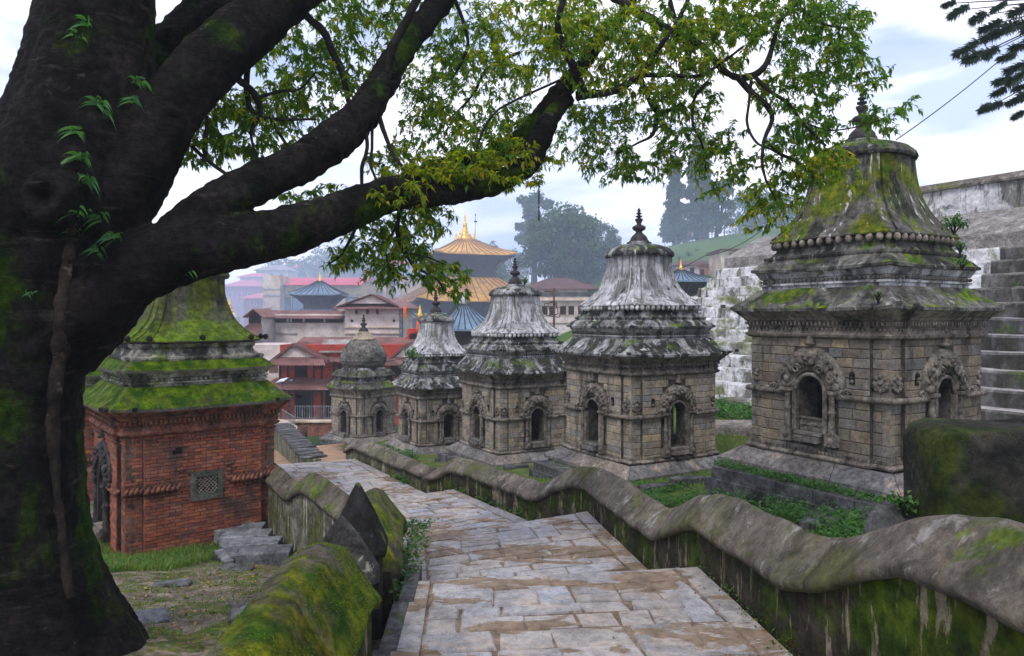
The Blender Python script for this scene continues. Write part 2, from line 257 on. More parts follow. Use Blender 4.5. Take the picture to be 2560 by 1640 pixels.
# ------------------------------------------------------------------ mesh helpers
def P(u, v, Y): return ((u - U0) / F * Y, Y, (V0 - v) / F * Y)
def link(o, parent=None):
    col.objects.link(o)
    if parent is not None: o.parent = parent
    return o
def mesh_obj(name, verts, faces, mat, parent=None, smooth=False, sub=True):
    if parent is not None and sub and parent.rotation_euler.z == 0 and parent.get('_w'):
        lx = parent.location
        verts = [(v[0] - lx[0], v[1] - lx[1], v[2] - lx[2]) for v in verts]
    me = bpy.data.meshes.new(name); me.from_pydata(verts, [], faces)
    if mat is not None: me.materials.append(MAT[mat] if isinstance(mat, str) else mat)
    if smooth: me.polygons.foreach_set('use_smooth', [True] * len(me.polygons))
    me.update()
    return link(bpy.data.objects.new(name, me), parent)
class MB:
    def __init__(s): s.v = []; s.f = []
    def add(s, vs, fs):
        b = len(s.v); s.v.extend([tuple(q) for q in vs]); s.f.extend([tuple(i + b for i in f) for f in fs]); return s
    def box(s, c, d, rz=0.0, taper=1.0):
        x, y, z = (q / 2 for q in d); cs, sn = math.cos(rz), math.sin(rz); vs = []
        for k, sx, sy, sz in ((0, -1, -1, -1), (1, 1, -1, -1), (2, 1, 1, -1), (3, -1, 1, -1), (4, -1, -1, 1), (5, 1, -1, 1), (6, 1, 1, 1), (7, -1, 1, 1)):
            tp = taper if sz > 0 else 1.0
            px, py = sx * x * tp, sy * y * tp
            vs.append((c[0] + px * cs - py * sn, c[1] + px * sn + py * cs, c[2] + sz * z))
        return s.add(vs, [(0, 3, 2, 1), (4, 5, 6, 7), (0, 1, 5, 4), (1, 2, 6, 5), (2, 3, 7, 6), (3, 0, 4, 7)])
    def quad(s, a, b, c, d): return s.add([a, b, c, d], [(0, 1, 2, 3)])
    def prism(s, poly, z0, z1):
        n = len(poly)
        vs = [(p[0], p[1], z0) for p in poly] + [(p[0], p[1], z1) for p in poly]
        fs = [tuple(reversed(range(n))), tuple(range(n, 2 * n))] + [(i, (i + 1) % n, n + (i + 1) % n, n + i) for i in range(n)]
        return s.add(vs, fs)
    def loft(s, rings, cap0=True, cap1=True):
        n = len(rings[0]); vs = [p for r in rings for p in r]; fs = []
        for k in range(len(rings) - 1):
            for i in range(n):
                j = (i + 1) % n; fs.append((k * n + i, k * n + j, (k + 1) * n + j, (k + 1) * n + i))
        if cap0: fs.append(tuple(reversed(range(n))))
        if cap1: fs.append(tuple(range((len(rings) - 1) * n, len(rings) * n)))
        return s.add(vs, fs)
    def lathe(s, prof, n=16, c=(0, 0, 0)):
        return s.loft([[(c[0] + r * math.cos(2 * math.pi * i / n), c[1] + r * math.sin(2 * math.pi * i / n), c[2] + z) for i in range(n)] for r, z in prof])
    def tube(s, pts, rad, n=8, wob=0.0, cap=True):
        pts = [Vector(p) for p in pts]; rings = []
        if isinstance(rad, (int, float)): rad = [rad] * len(pts)
        nrm = None
        for i, p in enumerate(pts):
            t = (pts[min(i + 1, len(pts) - 1)] - pts[max(i - 1, 0)]).normalized()
            if nrm is None:
                nrm = t.cross(Vector((0.13, 0.9, 0.31))).normalized()
            else:
                nrm = (nrm - t * nrm.dot(t)).normalized()
            b = t.cross(nrm); r = rad[i]
            ring = []
            for k in range(n):
                a = 2 * math.pi * k / n; rr = r
                if wob: rr = r * (1 + wob * mnoise.noise(p * (1.0 / max(r, .02)) * .35 + Vector((math.cos(a), math.sin(a), 0)) * 1.2))
                q = p + nrm * (math.cos(a) * rr) + b * (math.sin(a) * rr); ring.append(q[:])
            rings.append(ring)
        return s.loft(rings, cap, cap)
    def ball(s, c, r, n=8, m=5, sq=(1, 1, 1)):
        rings = [[(c[0] + sq[0] * r * math.sin(t) * math.cos(2 * math.pi * i / n), c[1] + sq[1] * r * math.sin(t) * math.sin(2 * math.pi * i / n), c[2] + sq[2] * r * math.cos(t)) for i in range(n)] for t in [math.pi * (k + .35) / (m + .7) for k in range(m, -1, -1)]]
        return s.loft(rings)
    def build(s, name, mat, parent=None, smooth=False, sub=True, kind=None, label=None):
        o = mesh_obj(name, s.v, s.f, mat, parent, smooth, sub)
        if kind: o['kind'] = kind
        if label: o['label'] = label
        return o
def thing(name, label, cat, loc=(0, 0, 0), rz=0.0, group=None, world=False):
    o = bpy.data.objects.new(name, None); o.empty_display_size = .2; col.objects.link(o)
    o.location = loc; o.rotation_euler = (0, 0, rz); o['label'] = label; o['category'] = cat
    if group: o['group'] = group
    if world: o['_w'] = 1
    return o
def tag(o, label, cat, group=None, kind=None):
    o['label'] = label; o['category'] = cat
    if group: o['group'] = group
    if kind: o['kind'] = kind
    return o
def struct(o): o['kind'] = 'structure'; return o
def catmull(pts, k=4):
    p = np.array(pts, float); q = np.vstack([2 * p[0] - p[1], p, 2 * p[-1] - p[-2]]); res = []
    for i in range(1, len(q) - 2):
        for t in np.linspace(0, 1, k, endpoint=False):
            a, b, c, d = q[i - 1], q[i], q[i + 1], q[i + 2]
            res.append(.5 * ((2 * b) + (c - a) * t + (2 * a - 5 * b + 4 * c - d) * t * t + (3 * b - a - 3 * c + d) * t ** 3))
    res.append(p[-1]); return np.array(res)
def np_mesh(name, V, Fq, mat, parent=None, smooth=False):
    """V (n,3), Fq (m,k) arrays"""
    V = np.asarray(V, np.float32); Fq = np.asarray(Fq, np.int32)
    if parent is not None and parent.get('_w'): V = V - np.array(parent.location, np.float32)
    me = bpy.data.meshes.new(name); m, k = Fq.shape
    me.vertices.add(len(V)); me.vertices.foreach_set('co', V.ravel())
    me.loops.add(m * k); me.loops.foreach_set('vertex_index', Fq.ravel())
    me.polygons.add(m); me.polygons.foreach_set('loop_start', np.arange(0, m * k, k, dtype=np.int32))
    me.update(calc_edges=True)
    if smooth: me.polygons.foreach_set('use_smooth', np.ones(m, bool))
    me.materials.append(MAT[mat])
    return link(bpy.data.objects.new(name, me), parent)
def leaves(name, pos, dirs, size, mat, parent=None, width=.42, droop=.25, rs=None):
    """pos (n,3) leaf bases, dirs (n,3) directions, size (n,)"""
    rs = rs or rng
    pos = np.asarray(pos, float); d = np.asarray(dirs, float); n = len(pos); size = np.asarray(size, float)
    d /= np.linalg.norm(d, axis=1, keepdims=True) + 1e-9
    up = rs.normal(size=(n, 3)) * .55 + np.array([0, 0, 1.0])
    side = np.cross(d, up); side /= np.linalg.norm(side, axis=1, keepdims=True) + 1e-9
    nr = np.cross(side, d)
    s = size[:, None]; w_ = width * s * (.85 + .3 * rs.rand(n, 1))
    b = pos; m1 = pos + d * s * .42
    l = m1 + side * w_ * .5 + nr * s * .07; r = m1 - side * w_ * .5 + nr * s * .07
    c = pos + d * s * .45 - nr * s * .03
    t = pos + d * s - np.array([0, 0, 1.0]) * s * droop
    V = np.stack([b, l, c, r, t], 1).reshape(-1, 3)
    k = np.arange(n)[:, None] * 5
    Fc = np.concatenate([k + np.array([0, 2, 1]), k + np.array([1, 2, 4]), k + np.array([0, 3, 2]), k + np.array([3, 4, 2])], 0)
    return np_mesh(name, V, Fc, mat, parent)

MAT['rib_dark'] = surf('dark_seam', (.05, .06, .075), (.035, .04, .05), 2, bump=(8, .2, .01))
MAT['rib_gilt'] = surf('gilt_seam', (.30, .17, .06), (.20, .12, .05), 2, bump=(8, .2, .01))
MAT['rib_lime'] = surf('bell_rib_lime', (.50, .50, .50), (.30, .30, .29), 3, [(BLK, (4, 4, 1.2), .5, .6, None, .8)], bump=(16, .6, .01))
# ------------------------------------------------------------------ terrain
SC5 = (6.14, 11.5); AD = (-.51, .86); DD = (.86, .51)
RP = [(2.59, 2.0), (1.95, 7.45), (1.226, 11.49), (-1.254, 15.29), (-4.48, 20.46)]
LP = [(-.78, 2.0), (-1.05, 7.03), (-1.485, 10.05), (-3.82, 13.6), (-7.2, 19.4)]
ZT = [-2.6, -3.12, -3.675, -4.05, -5.0]
def sst(x, a, b):
    t = np.clip((x - a) / (b - a), 0, 1); return t * t * (3 - 2 * t)
def xr_(y): return np.interp(y, [p[1] for p in RP] + [34], [p[0] for p in RP] + [-10.5])
def xl_(y): return np.interp(y, [p[1] for p in LP] + [34], [p[0] for p in LP] + [-16.5])
def zg(x, y):
    x = np.asarray(x, float); y = np.asarray(y, float)
    left = np.interp(y, [-6, 4, 5.5, 13, 20, 28, 36, 44, 60, 90], [-2.2, -2.55, -2.75, -4.45, -5.0, -5.5, -6.6, -9.5, -14, -14])
    a = (x - SC5[0]) * AD[0] + (y - SC5[1]) * AD[1]; d = (x - SC5[0]) * DD[0] + (y - SC5[1]) * DD[1]
    terr = np.interp(a, [-12, -4, 0, 6.65, 13.6, 20, 27.5, 34, 46, 70], [-2.6, -2.9, -3.15, -3.95, -4.85, -5.5, -6.25, -7.5, -12, -14])
    right = terr + sst(d, 3.2, 7.5) * np.maximum(0, -3.35 - terr) * (1 - sst(a, 19, 26))
    xc = (xr_(y) + xl_(y)) / 2
    z = left + (right - left) * sst(x, xc - .8, xc + .8)
    inside = (x > xl_(y) - .35) & (x < xr_(y) + .35) & (y < 20.8)
    pz = np.interp(y, [-6, 5, 7, 7.4, 9.5, 11.5, 13, 15, 18, 20], [-2.9, -2.95, -3.0, -3.5, -3.6, -4.1, -4.2, -4.4, -4.5, -5.0]) - .05
    z = np.where(inside, np.minimum(z, pz), z)
    return z
def G(u, v):
    a, b = (u - U0) / F, (V0 - v) / F
    Y = np.arange(2.5, 60, .02); zz = zg(a * Y, Y); k = np.argmax(b * Y < zz)
    return (a * Y[k], Y[k], zz[k])
def bump_z(x, y, s=1.0):
    return s * (.05 * mnoise.noise(Vector((x * .9, y * .9, 0))) + .02 * mnoise.noise(Vector((x * 3, y * 3, 5))))
def sheet(name, xs, ys, mat, zf):
    nx, ny = len(xs), len(ys); V = [(x, y, zf(x, y)) for y in ys for x in xs]
    Fq = [(j * nx + i, j * nx + i + 1, (j + 1) * nx + i + 1, (j + 1) * nx + i) for j in range(ny - 1) for i in range(nx - 1)]
    return np_mesh(name, V, Fq, mat, smooth=True)
def zmesh(x, y): return float(zg(x, y)) + bump_z(x, y)
xc_ = lambda y: float((xl_(y)))
gl = sheet('ground', np.arange(-34, 34.1, .34), np.arange(-6, 48, .3), 'soil', zmesh); struct(gl)
# the turf terrace is the same sheet with a second material where the shrines stand
gl.data.materials.append(MAT['turf'])
for p in gl.data.polygons:
    c = p.center
    if c[0] > float(xr_(c[1])) - .2: p.material_index = 1
# far land: valley floor and the hills behind, one sheet to the horizon
def zfar(x, y):
    zc = np.interp(x, [-60, -25, -6, 0, 8, 19, 28, 36, 50, 80, 160], [-13, -9, 3.5, 5.6, 5.8, 9.8, 12.2, 13.8, 16.4, 20, 22])
    zn = np.interp(x, [-40, -10, 0, 8, 20, 30, 60, 120], [-14, -13, -3, 1.0, 4.6, 5.2, 8, 12])
    v = -14 + (zn + 14) * sst(y, 64, 90) + (zc - zn) * sst(y, 92, 120)
    v = v + (-14 - v) * sst(y, 135, 200)
    v = max(v, -14 + math.exp(-((x + 60) / 90) ** 2) * sst(y, 190, 330) * 32 + sst(y, 230, 400) * 16)
    return float(v) + 1.0 * mnoise.noise(Vector((x * .03, y * .03, 0))) * float(sst(y, 60, 90))
xs = np.concatenate([np.arange(-400, -120, 20), np.arange(-120, 150, 3.0), np.arange(150, 520, 20)])
ys = np.concatenate([np.arange(44, 60, 2.0), np.arange(60, 160, 3.0), np.arange(160, 440, 20)])
hl = sheet('hills', xs, ys, 'hill', zfar); struct(hl)

# ------------------------------------------------------------------ stepped stone path
def bil(q, s, t):
    a, b, c, d = [np.array(p) for p in q]     # a near-left b near-right c far-right d far-left
    return (a * (1 - s) + b * s) * (1 - t) + (d * (1 - s) + c * s) * t
def slab(poly, z0, z1, name, mat, parent, ch=.014, jit=.006):
    n = len(poly); cx = sum(p[0] for p in poly) / n; cy = sum(p[1] for p in poly) / n
    vs = [(p[0], p[1], z0) for p in poly] + [(p[0], p[1], z1 - ch) for p in poly]
    for p in poly:
        dx, dy = cx - p[0], cy - p[1]; L_ = math.hypot(dx, dy)
        vs.append((p[0] + dx / L_ * ch * 1.4, p[1] + dy / L_ * ch * 1.4, z1 + random.uniform(-jit, jit)))
    fs = [tuple(range(2 * n, 3 * n))]
    for k in range(2): fs += [(k * n + i, k * n + (i + 1) % n, (k + 1) * n + (i + 1) % n, (k + 1) * n + i) for i in range(n)]
    return mesh_obj(name, vs, fs, mat, parent)
path = bpy.data.objects.new('path', None); col.objects.link(path); path['kind'] = 'structure'
treads = []
def line_y(pts, i): return pts[i]
T = [((LP[0], RP[0], RP[1], LP[1]), ZT[0]), ((LP[1], RP[1], RP[2], LP[2]), ZT[1]), ((LP[2], RP[2], RP[3], LP[3]), ZT[2]), ((LP[3], RP[3], RP[4], LP[4]), ZT[3])]
RISE = [0, 3, 3, 2]
for ti, (q, z) in enumerate(T):
    a, b, c, d = [np.array(p) for p in q]
    ln = np.linalg.norm((c + d) / 2 - (a + b) / 2)
    t0 = 0.0
    if ti == 0: t0 = (5.12 - 2.0) / (7.2 - 2.0)
    if ti > 0:       # hidden risers below the previous edge
        zprev = ZT[ti - 1]; nst = RISE[ti]
        for k in range(nst - 1):
            ta, tb = k * .3 / ln, (k + 1) * .3 / ln; zt = zprev + (z - zprev) * (k + 1) / nst
            for s0 in np.arange(0, 1, .2):
                poly = [bil(q, s0, ta), bil(q, s0 + .2, ta), bil(q, s0 + .2, tb + .03), bil(q, s0, tb + .03)]
                slab([tuple(p) for p in poly], zt - .3, zt, 'step_slab', 'slab', path)
        t0 = (nst - 1) * .3 / ln
    under = [bil(q, 0, t0), bil(q, 1, t0), bil(q, 1, 1), bil(q, 0, 1)]
    m = MB().prism([tuple(p) for p in under], z - .5, z - .014).build('mud_bed', 'mud', path)
    wd = np.linalg.norm(b - a); bs = .085
    far_deep = .34 / ln
    def row(ta, tb, wmin, wmax, s0=bs, s1=1 - bs, big=False):
        s = s0; gp = random.uniform(.006, .016)
        while s < s1 - 1e-3:
            wv = random.uniform(wmin, wmax) / wd; e = s + wv
            if s1 - e < wmin * .7 / wd: e = s1
            sk = random.uniform(-.012, .012); cut = 0
            g = gp / wd; gt = gp / ln
            parts = [(ta, tb)]
            if not big and wv * wd < .55 and (tb - ta) * ln > .36 and random.random() < .4:
                mth = ta + (tb - ta) * random.uniform(.42, .58); parts = [(ta, mth), (mth, tb)]
            for (x0, x1) in parts:
                poly = [bil(q, s + g, x0 + gt), bil(q, e - g, x0 + gt), bil(q, e - g + sk, x1 - gt), bil(q, s + g + sk, x1 - gt)]
                slab([tuple(p) for p in poly], z - .1 if not big else z - .18, z + random.uniform(-.007, .007), 'paving_slab', 'slab', path)
            s = e
    t = t0
    while t < 1 - far_deep - .12 / ln:
        h = random.uniform(.19, .36) / ln
        if 1 - far_deep - (t + h) < .2 / ln: h = 1 - far_deep - t
        row(t, t + h, .3, .82); t += h
    row(1 - far_deep, 1, .8, 1.5, big=True)
    t = t0
    while t < .999:
        h = random.uniform(.6, 1.1) / ln; e = min(1, t + h); g = .01 / ln
        for s0, s1 in ((.006, bs - .004), (1 - bs + .004, .994)):
            slab([tuple(bil(q, s0, t + g)), tuple(bil(q, s1, t + g)), tuple(bil(q, s1, e - g)), tuple(bil(q, s0, e - g))], z - .1, z + .006, 'border_slab', 'slab', path)
        t = e
# lower steps towards the camera side (under the viewer)
for k in range(5):
    y1 = 5.12 - k * .75; zt = ZT[0] + .17 * (k + 1)
    xl, xr = float(xl_(y1)) , float(xr_(y1)); n = 4
    for i in range(n):
        x0 = xl + (xr - xl) * i / n; x1 = xl + (xr - xl) * (i + 1) / n - .01
        slab([(x0, y1 - .78), (x1, y1 - .78), (x1, y1), (x0, y1)], zt - .9, zt, 'step_slab', 'slab', path)
# dirt area where the path ends
MAT['dirt'] = surf('warm_dirt', (.34, .215, .13), (.26, .17, .11), 1.2, [((.38, .33, .27), 1.2, .56, .66, None, .6)], bump=(10, .6, .03), mod=(5, .25))
dp = sheet('dirt_path', np.linspace(-16, -3.2, 26), np.linspace(20.4, 36, 34), 'dirt', lambda x, y: zmesh(x, y) + .10 - 3 * float(x > xr_(y) + min(2.2, max(-.3, (y - 21) * .8)))); struct(dp)

# ------------------------------------------------------------------ boundary walls with wavy coping
def offs(pts, o):
    p = np.array(pts, float); s = [0]; q = []
    dense = []
    for i in range(len(p) - 1):
        n = max(2, int(np.linalg.norm(p[i + 1] - p[i]) / .05))
        dense.append(p[i] + (p[i + 1] - p[i]) * np.linspace(0, 1, n, endpoint=False)[:, None])
    dense.append(p[-1:]); d = np.vstack(dense)
    k = 13; dd = np.vstack([d[:1].repeat(k, 0), d, d[-1:].repeat(k, 0)])
    sm = np.array([dd[i:i + 2 * k + 1].mean(0) for i in range(len(d))]); sm[0] = d[0]; sm[-1] = d[-1]
    t = np.gradient(sm, axis=0); t /= np.linalg.norm(t, axis=1, keepdims=True)
    nrm = np.stack([t[:, 1], -t[:, 0]], 1)          # to the right of travel
    arc = np.concatenate([[0], np.cumsum(np.linalg.norm(np.diff(sm, axis=0), axis=1))])
    return sm + nrm * o, arc, nrm
def px_profile(line, arc, px):
    u = U0 + F * line[:, 0] / line[:, 1]; o = np.argsort(u); S = []; Z = []
    for (pu, pv) in px:
        if pu > u.max() or pu < u.min(): continue
        s = np.interp(pu, u[o], arc[o]); Y = np.interp(s, arc, line[:, 1]); S.append(s); Z.append((V0 - pv) / F * Y)
    k = np.argsort(S); return np.array(S)[k], np.array(Z)[k]
def wavy_wall(name, label, base, crest, lip, s0, s1, side, mat_c, mat_w, half=.30, zbase=None, wall_t=.46, gap=.05, endstone=False):
    """base polyline is the wall's face line next to the path; side=+1 wall lies to the right of travel"""
    l0, arc, nr = offs(base, 0.0)
    th = wall_t
    S = np.arange(s0, s1, .09)
    cx = np.interp(S, arc, l0[:, 0]); cy = np.interp(S, arc, l0[:, 1]); nx = np.interp(S, arc, nr[:, 0]) * side; ny = np.interp(S, arc, nr[:, 1]) * side
    zc = np.interp(S, *crest); zl = np.interp(S, *lip)
    k = np.array([.25, .5, .25])
    for _ in range(3):
        zc[1:-1] = np.convolve(zc, k, 'valid'); zl[1:-1] = np.convolve(zl, k, 'valid')
    root = thing(name, label, 'wall', (float(cx[0]), float(cy[0]), float(zl[0] - .6)), world=True)
    rings = []
    prof = [(-.07, 0, -.085), (-.09, 0, -.03), (-.075, .03, 0), (.01, .30, 0), (.10, .63, 0), (.17, .90, 0), (th / 2, 1.0, 0), (th - .17, .90, 0), (th - .10, .63, 0), (th - .01, .30, 0), (th + .075, .03, 0), (th + .09, 0, -.03), (th + .07, 0, -.085)]
    for i in range(len(S)):
        rg = []
        for (o, f, dz) in prof:
            z = zl[i] + (zc[i] - zl[i]) * f + dz
            x, y = cx[i] + nx[i] * o, cy[i] + ny[i] * o
            n1 = mnoise.noise(Vector((x * 2.2, y * 2.2, z * 2.2))) * .018 + mnoise.noise(Vector((x * 7, y * 7, z * 7))) * .010
            rg.append((x + nx[i] * n1, y + ny[i] * n1, z + n1))
        rings.append(rg)
    per = max(10, int(2.3 / .09)); i0 = 0
    while i0 < len(rings) - 2:
        i1 = min(len(rings) - 1, i0 + per + random.randint(-6, 6))
        if len(rings) - 1 - i1 < 8: i1 = len(rings) - 1
        seg = [list(r_) for r_ in rings[i0:i1 + 1]]; dzz = random.uniform(-.007, .007)
        for e_ in (0, -1):
            o_ = 1 if e_ == 0 else -2
            seg[e_] = [tuple(a_ + (b_ - a_) * .11 for a_, b_ in zip(p_, q_)) for p_, q_ in zip(seg[e_], seg[o_])]
        seg = [[(p_[0], p_[1], p_[2] + dzz) for p_ in r_] for r_ in seg]
        MB().loft(seg).build('coping_section', mat_c, root, smooth=True); i0 = i1
    if mat_c == 'coping_moss':
        rm = np.random.RandomState(len(rings)); A_ = np.array(rings); n_ = int(len(rings) * 800)
        ii = rm.uniform(0, len(rings) - 1.001, n_); jj = rm.uniform(1, 10.999, n_); a0 = ii.astype(int); b0 = jj.astype(int); fa = (ii - a0)[:, None]; fb = (jj - b0)[:, None]
        p = (A_[a0, b0] * (1 - fa) + A_[a0 + 1, b0] * fa) * (1 - fb) + (A_[a0, b0 + 1] * (1 - fa) + A_[a0 + 1, b0 + 1] * fa) * fb
        nrm_ = np.cross(A_[a0 + 1, b0] - A_[a0, b0], A_[a0, b0 + 1] - A_[a0, b0]); nrm_ /= np.linalg.norm(nrm_, axis=1, keepdims=True) + 1e-9; nrm_ *= np.sign(nrm_[:, 2:3] + 1e-6)
        kp = np.array([mnoise.noise(Vector(q_ * 2.4)) + .5 * mnoise.noise(Vector(q_ * 9)) for q_ in p]) > -.02; p = p[kp]; nrm_ = nrm_[kp]
        d_ = nrm_ + rm.normal(size=p.shape) * .6
        om = leaves('moss', p - nrm_ * .002, d_, rm.uniform(.006, .015, len(p)), 'moss_tuft', root, width=.55, rs=rm); om['kind'] = 'stuff'
    rings = []
    for i in range(len(S)):
        zb = zbase(cx[i], cy[i]) if zbase else -5
        rg = []
        for o, f in ((0, 0), (0, .33), (0, .66), (0, 1), (th, 1), (th, .5), (th, 0)):
            x, y = cx[i] + nx[i] * o, cy[i] + ny[i] * o; z = zb + (zl[i] - .03 - zb) * f
            n1 = mnoise.noise(Vector((x * 1.5, y * 1.5, z * 1.5))) * .02
            rg.append((x + nx[i] * n1, y + ny[i] * n1, z))
        rings.append(rg)
    MB().loft(rings).build('wall_body', mat_w, root, smooth=False)
    return root, (S, cx, cy, nx, ny, zc, zl)
def wzb(x, y): return float(min(np.interp(y, [5, 7.4, 8, 11.4, 12, 15.2, 16, 20, 22], [-3.0, -3.0, -3.5, -3.5, -4.0, -4.0, -4.4, -4.4, -5.6]), zg(x + 1.2, y) - .2, zg(x - 1.2, y) - .1))
RW = [(2.95, 0.5)] + [(p[0] + .06, p[1]) for p in RP[:1]] + [(p[0] + .05, p[1]) for p in RP[1:]]
RW = [(2.83, .5), (2.64, 2.0), (2.0, 7.45), (1.28, 11.49), (-1.2, 15.29), (-4.43, 20.46), (-5.1, 21.5)]
l0, arc, nr = offs(RW, 0.0); lc, _, _ = offs(RW, .23)
LIP = [(1073, 1194), (1095, 1190), (1126, 1170.6), (1173, 1180), (1231, 1203.7), (1290, 1223), (1340, 1242.7), (1387, 1219), (1434, 1203.7), (1457, 1207.6), (1508, 1242.6), (1562.5, 1281.6), (1640.5, 1336), (1660, 1330), (1693, 1316), (1739, 1301), (1764, 1312), (1826, 1353), (1888.5, 1394.7), (1951, 1436), (1984, 1453), (2017, 1457), (2075, 1444.6), (2138, 1428), (2200, 1411), (2262, 1405), (2304, 1409), (2366, 1436), (2449, 1469.5), (2560, 1519)]
CRE = [(1071, 1188), (1118, 1153), (1142, 1143), (1173, 1147), (1212, 1161), (1251, 1174.5), (1313, 1194), (1360, 1209.5), (1387, 1192), (1426, 1170.6), (1457, 1164.7), (1496, 1166.7), (1543, 1188), (1601.5, 1227), (1675.5, 1274), (1710, 1258), (1743, 1237), (1780, 1234), (1826, 1241), (1868, 1257.6), (1930, 1286.7), (1992, 1315.8), (2055, 1345), (2084, 1353), (2117, 1347), (2159, 1332), (2221, 1311.6), (2283, 1295), (2345, 1286.7), (2408, 1286.7), (2491, 1295), (2560, 1307.5)]
lipS = px_profile(l0, arc, LIP); creS = px_profile(lc, arc, CRE)
sA = np.interp(1058, (U0 + F * l0[:, 0] / l0[:, 1])[::-1], arc[::-1])
wallR, WR = wavy_wall('boundary_wall', 'long low wall with wavy rounded coping along the right edge of the stepped path, nearest the viewer', RW, creS, lipS, 0.0, sA - .12, +1, 'coping', 'plaster_moss', zbase=wzb)
LIP2 = [(866, 1126), (886, 1113), (937, 1136), (989, 1160), (1046, 1181)]
CRE2 = [(863, 1093), (868, 1104), (886, 1098.6), (937, 1105.7), (974, 1123), (1017, 1143), (1060, 1160)]
lipS2 = px_profile(l0, arc, LIP2); creS2 = px_profile(lc, arc, CRE2)
wallR2, WR2 = wavy_wall('boundary_wall', 'far stretch of low wall with pale pitched coping in front of the onion domed shrine', RW, creS2, lipS2, sA + .12, arc[-1] - .2, +1, 'coping', 'plaster_far', zbase=wzb)
# left walls
MAT['coping_mid'] = surf('half_mossy_coping', (.15, .13, .10), (.085, .075, .06), 1.8, [((.05, .045, .038), 2.5, .5, .62, None, .7), ((.34, .32, .29), (5, 5, 1.2), .60, .67, None, .7), (MOSS, 1.3, .50, .60, (.0, .5), .9)], bump=(26, 1.0, .03), mod=(12, .4))
LN = [(-1.06, 0.3), (-1.06, 5.42)]
arcL = lambda y: y - .3
crestL = (np.array([0, 2.2, 3.0, 3.7, 4.2, 4.65, 5.0, 5.13]), np.array([-1.72, -1.70, -1.64, -1.58, -1.55, -1.585, -1.66, -1.74]))
lipL = (np.array([0, 2.2, 3.4, 4.1, 4.5, 4.8, 5.13]), np.array([-2.12, -2.12, -2.12, -2.05, -1.97, -2.0, -2.14]))
zbl = lambda x, y: -3.1
wallL, WL = wavy_wall('boundary_wall', 'nearest mossy wall end with thick green rounded coping left of the path', LN, crestL, lipL, 0, 5.12, -1, 'coping_moss', 'plaster_moss', zbase=zbl, wall_t=.62)
LM = [(-1.14, 6.75), (-1.2, 7.2), (-1.55, 10.05), (-1.62, 10.2)]
crestM = (np.array([0, .5, 1.1, 1.7, 2.4, 3.0, 3.4]), np.array([-2.02, -1.90, -1.88, -2.0, -2.25, -2.5, -2.6]))
lipM = (crestM[0], crestM[1] - .36)
wallM, WM = wavy_wall('boundary_wall', 'short mossy wall hump just behind the two black pointed stones', LM, crestM, lipM, 0, 3.3, -1, 'coping_moss', 'plaster_moss', zbase=wzb, wall_t=.5)
LF = [(-1.62, 10.25), (-3.88, 13.55), (-7.3, 19.3)]
f0, farc, _ = offs(LF, 0.0); fc, _, _ = offs(LF, -.24)
CREF = [(905, 1268), (869, 1243.6), (840, 1222), (805, 1197), (785, 1184), (774.5, 1181.8), (762, 1187), (742, 1205), (728, 1200), (712, 1184), (698, 1171), (675, 1154), (655, 1140), (640, 1132)]
creF = px_profile(fc, farc, CREF)
creF = (np.concatenate([[0], creF[0]]), np.concatenate([[creF[1][0] + .05], creF[1]]))
lipF = (creF[0], creF[1] - .27)
wallF, WF = wavy_wall('boundary_wall', 'grey and mossy wall with wavy coping running down left of the path towards the brick shrine', LF, creF, lipF, 0, farc[-1] - .1, -1, 'coping_mid', 'plaster_far', zbase=wzb, wall_t=.36)
# kerb strips
for i in range(3):
    y0 = 4.6 + i * .95; slab([(-1.04, y0), (-.90, y0), (-.94, y0 + .94), (-1.08, y0 + .94)], -2.85, -2.575, 'kerb_stone', 'ledge', path)
# black pointed stones
MAT['grey_black'] = surf('lichened_black_stone', (.085, .082, .075), (.035, .034, .031), 3, [((.012, .012, .011), 2, .48, .6, None, .8), ((.30, .29, .22), 3.4, .615, .66, None, .85), ((.13, .14, .02), 2.2, .58, .68, None, .7)], bump=(24, .9, .02))
def pointed_post(label, x, y, zap, zcap, hw, hd, bw, rz, matc='black_stone'):
    t = thing('pointed_post', label, 'stone post', (x, y, -2.75), rz, 'black pointed posts at the wall end')
    h = zap + 2.75; zc = zcap + 2.75
    rings = []
    for k, (f, z) in enumerate(((1.0, zc - .06), (1.03, zc), (.86, zc + (h - zc) * .2), (.58, zc + (h - zc) * .5), (.27, zc + (h - zc) * .82), (.10, h - .02), (.03, h))):
        rg = []
        for i in range(20):
            a = 2 * math.pi * i / 20; c, s = math.cos(a), math.sin(a)
            p = 5.0 if f > .5 else 3.0
            rr = (abs(c) ** p + abs(s) ** p) ** (-1 / p)
            n1 = 1 + .05 * mnoise.noise(Vector((c * 2 + x, s * 2, z * 4)))
            rg.append((c * rr * hw * f * n1, s * rr * hd * f * n1, z))
        rings.append(rg)
    MB().loft(rings).build('cap', matc, t, smooth=True)
    MB().box((0, 0, (zc - .03) / 2), (bw * 2, bw * 2.2, zc - .03)).build('shaft', 'black_stone', t)
    return t
pointed_post('small front pointed stone post with pale lichen patch beside the nearest mossy coping', -1.345, 5.62, -1.56, -2.0, .285, .22, .19, R(14), 'grey_black')
pointed_post('taller black pointed stone post with flaking white paint right behind the smaller post', -1.36, 6.28, -1.45, -2.0, .25, .24, .20, R(6))

